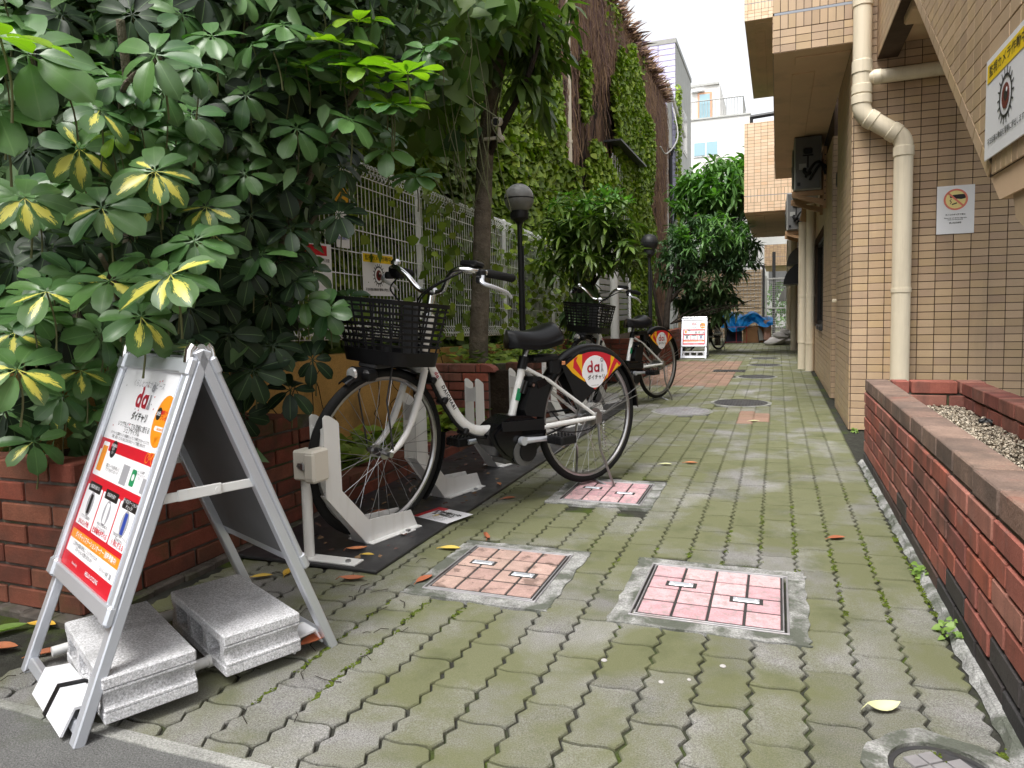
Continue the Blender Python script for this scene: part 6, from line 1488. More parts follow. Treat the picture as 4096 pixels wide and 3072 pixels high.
    b = MB(); b.tube([(.905, 0, .865), (.885, 0, .965)], .0165, 12); b.tube([(.908, 0, .855), (.905, 0, .875)], .024, 14); b.box((.885, 0, .963), (.05, .045, .035), .012)
    half = [(.885, 0, .962), (.885, .03, .962), (.895, .07, .975), (.915, .115, 1.025), (.925, .16, 1.055), (.905, .21, 1.058), (.86, .245, 1.05), (.735, .285, 1.032)]
    b.tube(smooth_path([(p[0], -p[1], p[2]) for p in half[::-1]] + half[1:], 5), .0115, 12); hb = part(b, 'handlebar', 'chrome', M=ST)
    for s_ in (1, -1):
        b = MB(); b.tube([(.845, s_ * .25, 1.048), (.84, s_ * .252, 1.047), (.73, s_ * .287, 1.031), (.724, s_ * .289, 1.03)], [.014, .017, .0165, .013], 14); b.build('grip', 'rubber', hb, smooth=SM)
        b = MB(); b.tube(smooth_path([(.875, s_ * .255, 1.035), (.90, s_ * .28, 1.01), (.86, s_ * .305, .995), (.80, s_ * .318, .975), (.775, s_ * .322, .955)], 4), [.010] * 4 + [.008] * 9 + [.006] * 4, 8); b.build('brake_lever', 'aluminium', hb, smooth=SM)
        b = MB(); b.box((.872, s_ * .246, 1.043), (.035, .035, .04), .008); b.box((.885, s_ * .255, 1.022), (.04, .025, .03), .006); b.build('lever_clamp', 'black_plastic', hb)
    b = MB(); b.box((.875, .20, 1.080), (.055, .085, .022), .006, R=Matrix.Rotation(-.2, 3, 'Y')); b.box((.88, .21, 1.062), (.03, .03, .03), .006); b.build('control_panel', 'black_plastic', hb)
    b = MB(); b.lathe([(.022, 0), (.022, .012), (.012, .022)], 16, T((.90, -.20, 1.07))); b.build('bell', 'chrome', hb, smooth=SM)
    b = MB(); b.tube([(.90, -.20, 1.03), (.90, -.20, 1.075)], .012, 10); b.box((.9, -.185, 1.03), (.05, .05, .04), .01); b.build('gear_shifter', 'black_plastic', hb, smooth=SM)
    b = MB()
    for s_, k in ((1, .0), (-1, .01), (1, .012)): b.tube(smooth_path([(.90, s_ * .24, 1.03), (.965 + k, s_ * .17, .985), (.985 + k, s_ * .08, .935), (.965, s_ * .025, .87), (.958, s_ * .028, .76), (.965, .03, .70)], 4), .0034, 6)
    for k in (0, .009): b.tube(smooth_path([(.955, .026, .72), (.905, .01 + k, .585), (.845, .012 + k, .475), (.785, .012 + k, .395), (.70, .012 + k, .340), (.60, .012 + k, .325)], 4), .006, 6)
    part(b, 'cable', 'rubber')
    for (x, z) in ((.865, .512), (.765, .370), (.918, .60)): 
        b = MB(); b.box((x - .012, 0.004, z), (.03, .06, .022), .005, R=Matrix.Rotation(.9, 3, 'Y')); part(b, 'cable_clip', 'black_plastic', None)
    # basket
    bk_ = bpy.data.objects.new('basket', None); COL.objects.link(bk_); bk_.parent = t; bk_.matrix_basis = ST @ T((1.110, .01, .690)) @ Matrix.Rotation(rad(-5), 4, 'Y')
    Hh = .235
    def loop(z, inset=0.0):
        f = z / Hh; a = .114 + .042 * f - inset; w = .158 + .030 * f - inset; r = .055; ox = .020 * f
        return [(p[0] + ox, p[1], z) for p in rrect(-a, -w, a, w, r, 5)]
    def band(b, z0, z1, th=.004):
        o0, o1, i0, i1 = loop(z0), loop(z1), loop(z0, th), loop(z1, th); n = len(o0); o = len(b.v)
        b.add([Vector(p) for p in o0 + o1 + i1 + i0], [(k * n + i, k * n + (i + 1) % n, ((k + 1) % 4) * n + (i + 1) % n, ((k + 1) % 4) * n + i) for k in range(4) for i in range(n)])
    b = MB(); band(b, .225, .240, .009); b.build('rim', 'black_plastic', bk_, smooth=SM)
    b = MB(); band(b, .0, .052); P = loop(0); b.add([Vector(p) for p in P], [tuple(range(len(P)))]); b.build('tub', 'black_plastic', bk_, smooth=SM)
    b = MB()
    for k in range(7): z = .070 + k * .0232; band(b, z, z + .0080, .0045)
    L0, L1 = loop(.05, .0055), loop(.228, .0055)
    cum = [0]
    for i in range(len(L0)): cum.append(cum[-1] + (Vector(L0[(i + 1) % len(L0)]) - Vector(L0[i])).length)
    for k in range(24):
        s_ = cum[-1] * (k + .5) / 24; i = max(j for j in range(len(L0)) if cum[j] <= s_); f = (s_ - cum[i]) / (cum[i + 1] - cum[i])
        lp_ = lambda L: Vector(L[i]).lerp(Vector(L[(i + 1) % len(L)]), f)
        b.tube([lp_(L0), lp_(L1)], .0048, 4)
    b.build('lattice', 'black_plastic', bk_, kind='stuff')
    b = MB(); b.box((1.11, 0, .688), (.22, .10, .02), .005); b.tube([(1.15, .075, .36), (1.19, .08, .56), (1.16, .075, .69)], .0035, 6); b.tube([(1.15, -.075, .36), (1.19, -.08, .56), (1.16, -.075, .69)], .0035, 6); b.box((1.00, 0, .80), (.012, .08, .22), .004); part(b, 'basket_carrier', 'dark_metal', M=ST)
    b = MB(); b.tube([(1.20, 0.0, .655), (1.285, 0.0, .660)], [.022, .030], 18); b.box((1.23, .0, .655), (.06, .10, .045), .012); b.tube([(1.22, .0, .66), (1.16, 0, .69)], .006, 6); lm = part(b, 'headlamp', 'black_plastic', M=ST)
    b = MB(); b.lathe([(.027, 0), (.024, .008), (.0, .012)], 18, T((1.285, 0, .660)) @ Matrix.Rotation(math.pi / 2, 4, 'Y')); b.build('lens', 'lens', lm, smooth=SM)
    return t
HB = lambda a: math.atan2(-math.cos(rad(a)), -math.sin(rad(a)))
bike1 = bicycle('white electric hire bicycle nearest the road with black front basket', (-.883, 3.393, 0), HB(29.2), rad(13), group='hire bicycles in the rack row')
bike1.scale = (1.025, 1, 1)
bike2 = copy_tree(bike1); bike2.location = (-1.075, 6.80, 0); bike2.rotation_euler = (0, 0, HB(23)); bike2['label'] = 'second white electric hire bicycle farther along in the rack row'
far_b = bicycle('dark bicycle parked behind the far sign board', (-1.12, 14.9, 0), HB(25), 0.1, logo=False)
# ---- racks
def rack(i):
    W = Vector((-1.457 - .004 * i, 2.352 + .68 * i, .012)); a = rad(15); u = Vector((-math.sin(a), -math.cos(a), 0))
    t = thing('bicycle_rack', '', 'bicycle rack', W - u * .17, math.atan2(u.y, u.x), 'white steel racks along the black mat')
    pf = [(0.0, 0.0), (.035, .072), (.262, .090), (.385, .228), (.388, .476), (.396, .486), (.430, .508), (.446, .512), (.457, .503), (.458, .215), (.275, 0.0)]
    for s_ in (-1, 1):
        b = MB(); b.prism(pf[::-1], -.0025, .0025, frame((0, s_ * .036, 0), (1, 0, 0), (0, 0, 1)))
        b.build('side_plate', 'white_paint', t)
        b = MB(); b.box((.14, s_ * .052, .0025), (.27, .032, .005), .001); b.box((.09, s_ * .072, .0025), (.07, .02, .005), .001); b.build('foot_flange', 'white_paint', t)
        b = MB(); b.lathe([(.010, .005), (.010, .011), (.006, .013)], 8, T((.09, s_ * .072, 0))); b.build('bolt', 'steel', t)
    b = MB(); n = 8
    P = [(-.036, .20), (.036, .20), (.036, .485)] + [(.036 * math.cos(math.pi * k / n), .485 - .026 * math.sin(math.pi * k / n)) for k in range(1, n)] + [(-.036, .485)]
    b.prism([(p[0], p[1] if p[1] > .3 else .39) for p in P], 0, .004, frame((.450, 0, 0), (0, 1, 0), (0, 0, 1))); b.build('top_bridge', 'white_paint', t)
    b = MB(); b.prism([(-.036, .0), (.036, .0), (.036, .28), (-.036, .28)], 0, .004, frame((.272, 0, .0), (0, 1, 0), (.62, 0, .78))); b.build('toe_plate', 'white_paint', t)
    return t
rlab = ['white bicycle rack holding the front wheel of the nearest bicycle', 'empty white rack seen through the nearest front wheel', 'empty white rack behind the curved white frame tube', 'empty white rack behind the black motor of the nearest bicycle',
        'empty white rack seen through the nearest rear wheel', 'white rack holding the second bicycle', 'last white rack beyond the second bicycle']
for i in range(7):
    t = rack(i); t['label'] = rlab[i]
# ---- post with weatherproof box
t = thing('control_post', 'white post carrying a weatherproof plastic control box at the mat corner', 'post', (-1.567, 2.05, .012))
b = MB(); b.tube([(0, 0, 0), (0, 0, .33)], .0185, 14); b.build('pole', 'white_paint', t, smooth=SM)
b = MB(); b.box((.09, -.005, .003), (.24, .06, .006), .001); b.build('foot_plate', 'white_paint', t)
for x in (.17, -.02): b = MB(); b.lathe([(.010, .006), (.010, .012), (.005, .014)], 8, T((x, -.012, 0))); b.build('bolt', 'steel', t)
BX = T((.035, -.01, .342)) @ Rz(rad(-6)) @ Matrix.Diagonal((.82, .82, .9, 1))
b = MB(); b.box((-.035, 0, 0), (.072, .085, .118), .008); o = b.build('box_body', 'ivory_plastic', t); o.matrix_basis = BX
b = MB(); b.box((.028, -.002, .0), (.060, .10, .130), .010); b.box((.030, -.048, 0), (.05, .012, .104), .006); o = b.build('box_lid', 'ivory_plastic', t); o.matrix_basis = BX
b = MB(); b.box((-.02, -.046, .0), (.032, .008, .022), .002); b.box((-.005, -.052, .0), (.018, .010, .028), .003); b.tube([(-.038, -.05, 0), (-.02, -.05, 0)], .004, 6); o = b.build('latch', 'steel', t); o.matrix_basis = BX
# ---- paper notice lying on the mat
nt_ = thing('paper_notice', 'white paper notice with red stripe lying on the black mat', 'notice', (-1.335, 2.66, .0135), rad(-18))
MB().box((0, 0, 0), (.20, .16, .0012)).build('sheet', 'print_white', nt_)
flat('red_stripe', [rect(-.10, .045, -.04, .08), rect(-.10, -.08, -.075, .045)], 'print_red', T((0, 0, .0006)), nt_)
text('headline', '駐輪場以外\n駐輪禁止', .030, T((.005, .01, .0006)) @ Rz(0), 'print_black', nt_, bold=.03)
for i in range(3): text('small_line', 'ご協力をお願いします', .010, T((.01, -.038 - i * .014, .0006)), 'print_black', nt_)
# ================================================================== SIGN BOARDS AND BLOCKS
def a_board(label, loc, rz, detail=True, group='folding sign boards'):
    t = thing('sign_board', label, 'sign', loc, rz, group)
    Wd, Lg = .488, .862; half = .308; tilt = math.asin(half / Lg)
    for s_ in (-1, 1):
        # each leaf: local u across, v up along the leaf, w outward
        Mf = frame((0, s_ * half * -1, 0) if s_ > 0 else (0, half, 0), (1, 0, 0) if s_ > 0 else (-1, 0, 0), (0, math.sin(tilt) * s_, math.cos(tilt)))
        fr_ = bpy.data.objects.new('leaf_frame', None); COL.objects.link(fr_); fr_.parent = t; fr_.matrix_basis = Mf
        w2 = Wd / 2
        b = MB()
        for x in (-w2 + .016, w2 - .016): b.box((x, Lg / 2, -.010), (.032, Lg, .024), .003)
        b.box((0, .028, -.012), (Wd - .066, .026, .02), .003)
        b.build('leg', 'aluminium', fr_)
        b = MB(); v0, v1 = .245, .835
        for x in (-w2 + .018, w2 - .018): b.box((x, (v0 + v1) / 2, .009), (.036, v1 - v0, .014), .004); b.box((x + (.010 if x < 0 else -.010), (v0 + v1) / 2, .0165), (.005, v1 - v0 - .05, .004), .001)
        b.box((0, v0 + .018, .009), (Wd - .074, .036, .014), .004); b.box((0, v1 - .018, .009), (Wd - .074, .036, .014), .004)
        b.build('snap_frame', 'aluminium', fr_)
        b = MB()
        for x in (-w2 + .022, w2 - .022):
            for v in (v0 + .020, v1 - .020): b.box((x, v, .011), (.047, .045, .021), .006)
        b.build('corner_cap', 'aluminium', fr_, kind='stuff')
        MB().box((0, (v0 + v1) / 2, -.0005), (Wd - .070, v1 - v0 - .066, .003)).build('back_panel', 'panel_back', fr_)
        if s_ > 0 or not detail:
            p = MB(); p.box((0, (v0 + v1) / 2, .0035), (Wd - .072, v1 - v0 - .07, .002)); po = p.build('poster', 'print_white', fr_)
            poster(po, T((0, (v0 + v1) / 2, .0046)), Wd - .072, v1 - v0 - .07)
    zt = Lg * math.cos(tilt)
    b = MB(); b.tube([(-Wd / 2 + .01, 0, zt), (Wd / 2 - .01, 0, zt)], .011, 12); b.build('hinge_bar', 'chrome', t, smooth=SM)
    b = MB()
    for x in (-Wd / 2 + .022, Wd / 2 - .022):
        b.tube([(x, -.024, zt - .030), (x, -.020, zt - .004), (x, -.012, zt + .006)], .014, 10); b.tube([(x, .012, zt + .006), (x, .020, zt - .004), (x, .024, zt - .030)], .014, 10)
    b.build('hinge_cap', 'chrome', t, smooth=SM, kind='stuff')
    for x in (-Wd / 2 + .02, Wd / 2 - .02):
        zc = .475; yh = half * (1 - zc / zt); b = MB(); b.box((x, 0, zc), (.006, 2 * yh, .022), .002); b.tube([(x - .008, 0.02, zc), (x + .008, 0.02, zc)], .007, 10); b.box((x + .004, -.02, zc + .002), (.006, .10, .026), .002); b.build('stay', 'white_paint', t, smooth=SM)
    # low tie rods and clips that hold the weights
    b = MB()
    for x in (-Wd / 2 + .035, Wd / 2 - .10 if detail else Wd / 2 - .035): b.tube([(x, -half * .80, .035), (x, half * .86, .035)], .0125, 12); b.tube([(x, .005, .035), (x, .05, .035)], .0155, 12)
    b.build('tie_rod', 'white_paint', t, smooth=SM)
    return t
def poster(po, M, w, h):
    """hire bicycle poster: white head with logo, red body with white cards"""
    X = lambda f: (f - .5) * w; Y = lambda f: (.5 - f) * h
    F = lambda n, P, m, z: flat(n, P, m, M, po, z=z)
    F('poster_ground', [rect(X(0), Y(1), X(1), Y(.37))], 'print_red', .0006)
    text('poster_top_line', 'くらしとつながるピース', .020, M @ T((0, Y(.075), 0)), 'print_grey', po)
    dai_logo(M @ T((X(.52), Y(.155), 0)), w * .10, po)
    for i, (s_, y, z_) in enumerate((('いつでもどこでも気軽に使える', .283, .0165), ('シェアサイクル', .308, .0165), ('ダイチャリは電動アシスト自転車をシェアして利用できるサービスです。', .334, .0088), ('買物、観光、ビジネスなどさまざまなシーンで気軽に使えます。', .352, .0088))):
        text('poster_line', s_, z_ * 1.0, M @ T((X(.47), Y(y), 0)), 'print_black', po)
    rr = random.Random(8)
    dots = {'print_red': [], 'print_grey': [], 'print_crimson': []}
    for _ in range(16): dots[rr.choice(list(dots))].append(circle(.0022, 6, X(rr.uniform(.03, .97)), Y(rr.uniform(.02, .33))))
    for m, P in dots.items(): flat('confetti', P, m, M, po, z=.0007)['kind'] = 'stuff'
    F('balloon', [[(X(.88) + .055 * math.cos(a) * 1.0, Y(.225) + .062 * math.sin(a)) for a in [2 * math.pi * i / 26 for i in range(26)]], [(X(.85), Y(.30)), (X(.91), Y(.29)), (X(.855), Y(.345))]], 'print_orange', .0008)
    F('badge', [circle(.0155, 16, X(.80), Y(.195))], 'print_black', .0010)
    text('badge_word', '30分', .012, M @ T((X(.80), Y(.195), .0003)), 'print_white', po, bold=.02)
    text('coupon', '無料クーポン\nプレゼント!', .0125, M @ T((X(.92), Y(.20), 0)), 'print_red', po, bold=.03)
    F('coupon_label', [rrect(X(.80), Y(.272), X(.985), Y(.25), .004)], 'print_white', .0010)
    text('coupon_code', 'daichari30', .010, M @ T((X(.89), Y(.261), .0003)), 'print_orange', po, bold=.01)
    F('bike_drawing', ring(.010, .012, X(.84), Y(.395), n=14) + ring(.010, .012, X(.93), Y(.395), n=14) + stroke([(X(.84), Y(.395)), (X(.875), Y(.368)), (X(.92), Y(.368)), (X(.93), Y(.395))], .002) + stroke([(X(.875), Y(.368)), (X(.885), Y(.40)), (X(.92), Y(.365))], .002), 'print_orange', .0012)
    F('white_card', [rrect(X(.03), Y(.555), X(.97), Y(.425), .006)], 'print_white', .0009)
    F('phone', [rrect(X(.06), Y(.55), X(.175), Y(.385), .006)], 'print_white', .0011); F('phone_screen', [rrect(X(.073), Y(.53), X(.162), Y(.405), .003)], 'print_orange', .0013)
    F('speech', [circle(.022, 20, X(.27), Y(.41))], 'print_black', .0012); text('speech_words', '会員登録は\n無料\n3分!', .0088, M @ T((X(.27), Y(.41), .0004)), 'print_white', po)
    text('card_line', '認証コードを読み取って\nアプリをダウンロード!', .0095, M @ T((X(.36), Y(.50), .0002)), 'print_black', po)
    F('code_patch', [rect(X(.53), Y(.545), X(.64), Y(.455))], 'print_grey', .0011); F('code_patch', [rect(X(.88), Y(.545), X(.96), Y(.48))], 'print_grey', .0011)
    F('chat_tile', [rrect(X(.69), Y(.535), X(.765), Y(.46), .005)], 'print_green', .0011); F('chat_balloon', [circle(.008, 14, X(.727), Y(.495))], 'print_white', .0013)
    text('card_line', 'よくある質問\nダイチャリについて\nなど', .0072, M @ T((X(.825), Y(.475), .0002)), 'print_black', po)
    for i, (s1, s2, s3) in enumerate((('自転車を借りる', 'アプリで自転車を', 'かんたん予約'), ('自転車を返す', 'HELLO CYCLING の\nステーションなら', '返却場所が選べる'), ('近くのステーションを\nチェック!', '日本全国でステーション\n拡大中だから', '便利に使える'))):
        x0 = .03 + i * .32; F('white_card', [rrect(X(x0), Y(.80), X(x0 + .30), Y(.605), .005)], 'print_white', .0009)
        F('card_tab', [rrect(X(x0 + .035), Y(.632), X(x0 + .265), Y(.588), .004)], 'print_black', .0011)
        text('tab_words', s1, .0105, M @ T((X(x0 + .15), Y(.61), .0003)), 'print_white', po)
        F('card_picture', [[(X(x0 + .15) + .024 * math.cos(a), Y(.690) + .03 * math.sin(a)) for a in [2 * math.pi * k / 22 for k in range(22)]]], 'print_grey', .0011)
        F('card_phone', [rrect(X(x0 + .15) - .010, Y(.690) - .024, X(x0 + .15) + .010, Y(.690) + .024, .003)], ['print_black', 'print_white', 'print_blue'][i], .0013)
        text('card_line', s2, .0090, M @ T((X(x0 + .15), Y(.755), .0002)), 'print_black', po)
        text('card_strong', s3, .0140, M @ T((X(x0 + .15), Y(.783), .0002)), 'print_red', po, bold=.02)
    F('orange_band', [rrect(X(.03), Y(.868), X(.97), Y(.825), .004)], 'print_orange', .0009)
    text('band_words', 'ダイチャリステーションオーナー 随時募集中!', .0155, M @ T((0, Y(.846), .0003)), 'print_white', po, bold=.02)
    F('white_card', [rect(X(.03), Y(.932), X(.97), Y(.868))], 'print_white', .0009)
    text('card_line', 'ご自宅や店舗の軒先に、シェアサイクルの\nステーションを置きませんか?', .0105, M @ T((X(.36), Y(.896), .0002)), 'print_black', po)
    F('search_box', [rect(X(.66), Y(.922), X(.88), Y(.90))] , 'print_grey', .0010); F('search_box', [rect(X(.664), Y(.9205), X(.85), Y(.9015))], 'print_white', .0012)
    text('search_words', 'ダイチャリ 置場', .0085, M @ T((X(.755), Y(.911), .0004)), 'print_black', po)
    text('powered_by', 'Powered by', .009, M @ T((X(.26), Y(.966), 0)), 'print_white', po); text('partner_name', 'HELLO CYCLING', .013, M @ T((X(.60), Y(.966), 0)), 'print_white', po, bold=.02)
ctr = Vector((-1.561, 1.075, 0)) + Vector((.4097, .9122, 0)) * .298
sb1 = a_board('white folding sign board with red hire bicycle poster under the shrub', (ctr.x, ctr.y, 0), math.atan2(-.4097, .9122))
# white angle bracket with a black strap, tied across the front feet
wdir = Vector((.4097, .9122, 0)); udir = Vector((.9122, -.4097, 0))
ab_ = thing('angle_bracket', 'white folded angle bracket strapped across the feet of the sign board', 'bracket', (-1.480, 1.062, 0), math.atan2(-.4097, .9122))
b = MB(); b.prism([(-.044, .012), (-.014, .064), (.036, .056), (.034, .051), (-.012, .058), (-.039, .010)][::-1], -.135, .115, frame((0, 0, 0), (0, 1, 0), (0, 0, 1))); b.build('folded_plate', 'white_panel', ab_)
b = MB(); b.prism([(-.0475, .012), (-.015, .0675), (.038, .059), (.095, .02), (.092, .018), (.036, .0565), (-.013, .0645), (-.0445, .012)][::-1], -.009, .009, frame((-.01, 0, 0), (0, 1, 0), (0, 0, 1))); b.build('strap', 'black_plastic', ab_)
a2 = thing('angle_bracket', 'white folded angle bracket at the rear foot of the sign board', 'bracket', (-1.17, 1.475, 0), math.atan2(-.4097, .9122))
b = MB(); b.prism([(-.035, .01), (-.02, .05), (.03, .055), (.05, .015), (.046, .012), (.028, .049), (-.016, .045), (-.03, .009)][::-1], -.03, .03, frame((0, 0, 0), (0, 1, 0), (0, 0, 1))); b.build('folded_plate', 'white_panel', a2)
# ---- hollow concrete blocks
def block(label, c, rz, z=.0):
    """block lying on its face: 390 long (local x), 190 wide (local y), 100 high; the hollow ends show three cores"""
    t = thing('concrete_block', label, 'concrete block', (c[0], c[1], z), rz, 'concrete blocks weighting the sign board')
    L, Wd, Hh = .39, .19, .10; b = MB(); n = 10
    xs = [-.195 + .0, ]
    # shell drawn in the x-z section (three cores run along y), rough edges kept by the material
    holes_ = [(-.115, .037), (0.0, .037), (.115, .037)]
    top, bot = Hh, 0.0
    # slabs above and below the cores, webs between
    b.box((0, 0, Hh - .0125), (L, Wd, .025), .003); b.box((0, 0, .0125), (L, Wd, .025), .003)
    for x in (-.0575, .0575): b.box((x, 0, .05), (.026, Wd - .004, .051))
    # end walls with the grooved half core
    for s_ in (-1, 1):
        P = [(s_ * .195, .026), (s_ * .195, .030), (s_ * .186, .036), (s_ * .180, .05), (s_ * .186, .064), (s_ * .195, .070), (s_ * .195, .074), (s_ * .158, .074), (s_ * .158, .026)]
        if s_ > 0: P = P[::-1]
        b.prism(P, -(Wd - .004) / 2, (Wd - .004) / 2, frame((0, 0, 0), (1, 0, 0), (0, 0, 1)))
    # rounded cores: fillets in the corners of each hole
    for hx in (-.1077, 0.0, .1077):
        for sx_ in (-1, 1):
            for sz in (-1, 1):
                cx, cz = hx + sx_ * .042, .05 + sz * .0236
                P = [(cx, cz), (cx - sx_ * .013, cz), (cx - sx_ * .004, cz - sz * .004), (cx, cz - sz * .012)]
                b.prism(P, -(Wd - .006) / 2, (Wd - .006) / 2, frame((0, 0, 0), (1, 0, 0), (0, 0, 1)))
    b.build('block', 'concrete_block', t)
    return t
block('pale hollow concrete block in front, resting on the sign rods', (-1.443, 1.190), rad(-27.4), .028)
block('pale hollow concrete block behind, nearer the bicycle racks', (-1.343, 1.426), rad(-26.7), .028)
sb2 = a_board('white folding sign board standing far down the path beside a planter', (-1.37, 12.85, 0), 0.0, detail=False)
sb2.scale = (.90, .90, .88)
bb = block('hollow concrete block weighting the far sign board', (-1.37, 12.72), 0.0, .02); bb['group'] = 'concrete blocks weighting the sign boards'
for o in list(COL.objects):
    if o.name.startswith('concrete_block') and o.parent is None: o['group'] = 'concrete blocks weighting the sign boards'
# ================================================================== FAR END OF THE PATH
FY = 18.3
tag(MB().box((-1.02, FY, .24), (.40, .34, .48), .01).build('storage_bin', 'box_navy'), 'navy blue storage bin under the blue tarpaulin', 'bin')
t = thing('cardboard_box', 'brown cardboard box leaning beside the navy bin', 'box', (-.56, FY - .05, 0), .06)
MB().box((0, 0, .20), (.46, .30, .40), .004).build('carton', 'cardboard', t)
for s_ in (-1, 1): MB().box((s_ * .12, -.02, .41), (.21, .29, .006), R=Matrix.Rotation(s_ * .12, 3, 'Y')).build('flap', 'cardboard', t)
# crumpled tarpaulin with two dark gaps
b = MB(); r5 = random.Random(12); nu, nv = 34, 12
H_ = {}
def tarp(u, v):
    x = -1.30 + 1.20 * u; n = .05 * math.sin(9 * u + 3 * v) + .035 * math.sin(21 * u - 7 * v + 1) + .02 * math.sin(37 * u + 15 * v)
    topz = .62 + .12 * math.sin(3.1 * u + .3) + .05 * math.sin(13 * u)
    z = topz - (.30 + .12 * math.sin(5 * u)) * v ** 1.1; y = FY - .20 - .10 * v + n * 1.4
    if v < .15: y += .35 * (1 - v / .15)
    return (x, y, z + n * .4)
b.grid(nu, nv, tarp); tag(b.build('tarpaulin', 'tarp_blue', None, smooth=3.2), 'crumpled bright blue tarpaulin thrown over stored goods', 'tarpaulin')
t = thing('suitcase', 'upright pink wheeled suitcase at the end of the tarpaulin', 'suitcase', (-.245, FY - .1, .03), .2)
MB().box((0, 0, .27), (.17, .34, .50), .03).build('shell', 'suitcase_pink', t)
b = MB()
for z in (.12, .22, .32, .42): b.box((-.0, -.172, z), (.13, .006, .012), .002)
b.build('rib', 'suitcase_pink', t)
for x in (-.06, .06):
    for y in (-.13, .13): b = MB(); b.tube([(x - .012, y, 0), (x + .012, y, 0)], .024, 10); b.build('wheel', 'black_plastic', t, smooth=SM)
b = MB(); b.tube([(0, .12, .52), (0, .12, .60), (0, -.08, .60), (0, -.08, .52)], .008, 6); b.build('handle', 'steel', t)
t = thing('folding_chair', 'grey metal folding chair leaning between cardboard box and suitcase', 'chair', (-.37, FY - .22, 0), .4)
b = MB(); b.box((0, .02, .22), (.10, .03, .34), .006, R=Matrix.Rotation(-.25, 3, 'X')); b.build('seat', 'ac_grey', t)
for x in (-.06, .06): b = MB(); b.tube([(x, -.05, 0), (x, .12, .46)], .010, 6); b.build('leg', 'dark_metal', t)
t = thing('wire_rack', 'thin red wire rack standing before the navy bin', 'rack', (-.93, FY - .45, 0))
for x in (-.24, 0, .24): b = MB(); b.tube([(x, 0, 0), (x, 0, .40)], .008, 6); b.build('upright', 'rack_red', t)
b = MB(); b.tube([(-.24, 0, .395), (.24, 0, .395)], .008, 6); b.tube([(-.24, 0, .03), (.24, 0, .03)], .008, 6); b.build('crossbar', 'rack_red', t)
# sacks
t = thing('sack_heap', 'heap of crumpled pale sacks against the far downpipe', 'sacks', (.06, 16.9, 0))
for k, (x, y, z, a, s_) in enumerate(((-.10, 0, .09, .2, .24), (.12, .1, .10, -.3, .22), (.02, .02, .20, .5, .20), (.12, .05, .28, .1, .14))):
    b = MB(); q = random.Random(k)
    b.grid(22, 12, lambda u, v: ((s_ * math.sin(math.pi * v) * math.cos(2 * math.pi * u)) * (1 + .12 * math.sin(7 * u * 6.28 / 2 + 4 * v)), s_ * .7 * math.sin(math.pi * v) * math.sin(2 * math.pi * u), s_ * .38 * math.cos(math.pi * v) + .025 * math.sin(18 * u + 9 * v)), closed_u=True)
    o = b.build('sack', 'sack_white', t, smooth=3.2); o.matrix_basis = T((x, y, z)) @ Rz(a) @ Matrix.Rotation(.2 * (k - 1), 4, 'Y')
b = MB(); b.lathe([(.035, 0), (.05, .09), (.045, .09), (.04, .07)], 14, T((-.14, 17.0, 0))); tag(b.build('flower_pot', 'terracotta', None, smooth=SM), 'small terracotta pot beside the pale sacks', 'flower pot')
# gate of welded mesh in a dark frame, board fence to its left
t = thing('mesh_gate', 'dark framed wire mesh gate closing the end of the path', 'gate', (0, 20.6, 0))
b = MB()
for x in (-.30, .42): b.box((x, 0, .85), (.05, .05, 1.70), .004)
for z in (.06, .82, 1.62): b.box((.06, 0, z), (.67, .04, .04), .004)
b.build('frame', 'ac_grey', t)
b = MB()
for i in range(15): b.tube([(-.27 + i * .047, 0, .08), (-.27 + i * .047, 0, 1.60)], .004, 4, caps=False)
for i in range(31): b.tube([(-.27, .005, .08 + i * .05), (.40, .005, .08 + i * .05)], .004, 4, caps=False)
b.build('mesh_panel', 'ac_grey', t, kind='stuff')
b = MB(); b.box((-.36, -.02, 1.0), (.06, .06, 2.0), .004); b.box((-.9, -.02, 1.98), (1.15, .05, .05), .004); b.box((-.1, .8, 1.2), (.09, .09, 2.4), .004); b.build('post', 'dark_metal', t)
t = thing('screen_fence', 'dull beige screen fence with fine mesh left of the far gate', 'fence', (0, 20.9, 0))
MB().box((-1.55, 0, .95), (2.3, .03, 1.9)).build('screen', 'soffit_plaster', t)
b = MB()
for i in range(24): b.tube([(-2.6 + i * .095, -.03, .05), (-2.6 + i * .095, -.03, 1.9)], .006, 4, caps=False)
for i in range(19): b.tube([(-2.6, -.03, .05 + i * .1), (-.42, -.03, .05 + i * .1)], .006, 4, caps=False)
b.build('mesh_panel', 'ac_grey', t, kind='stuff')
P = ell(700, (.35, 22.6, .95), (.9, .8, .75), 91, .1); scatter_leaves('hedge', 'bright_leaf_far', P, (0, -.8, .5), (.10, .20), None, 'bright hedge seen through the far mesh gate', 'hedge', shape='long', seed=92)

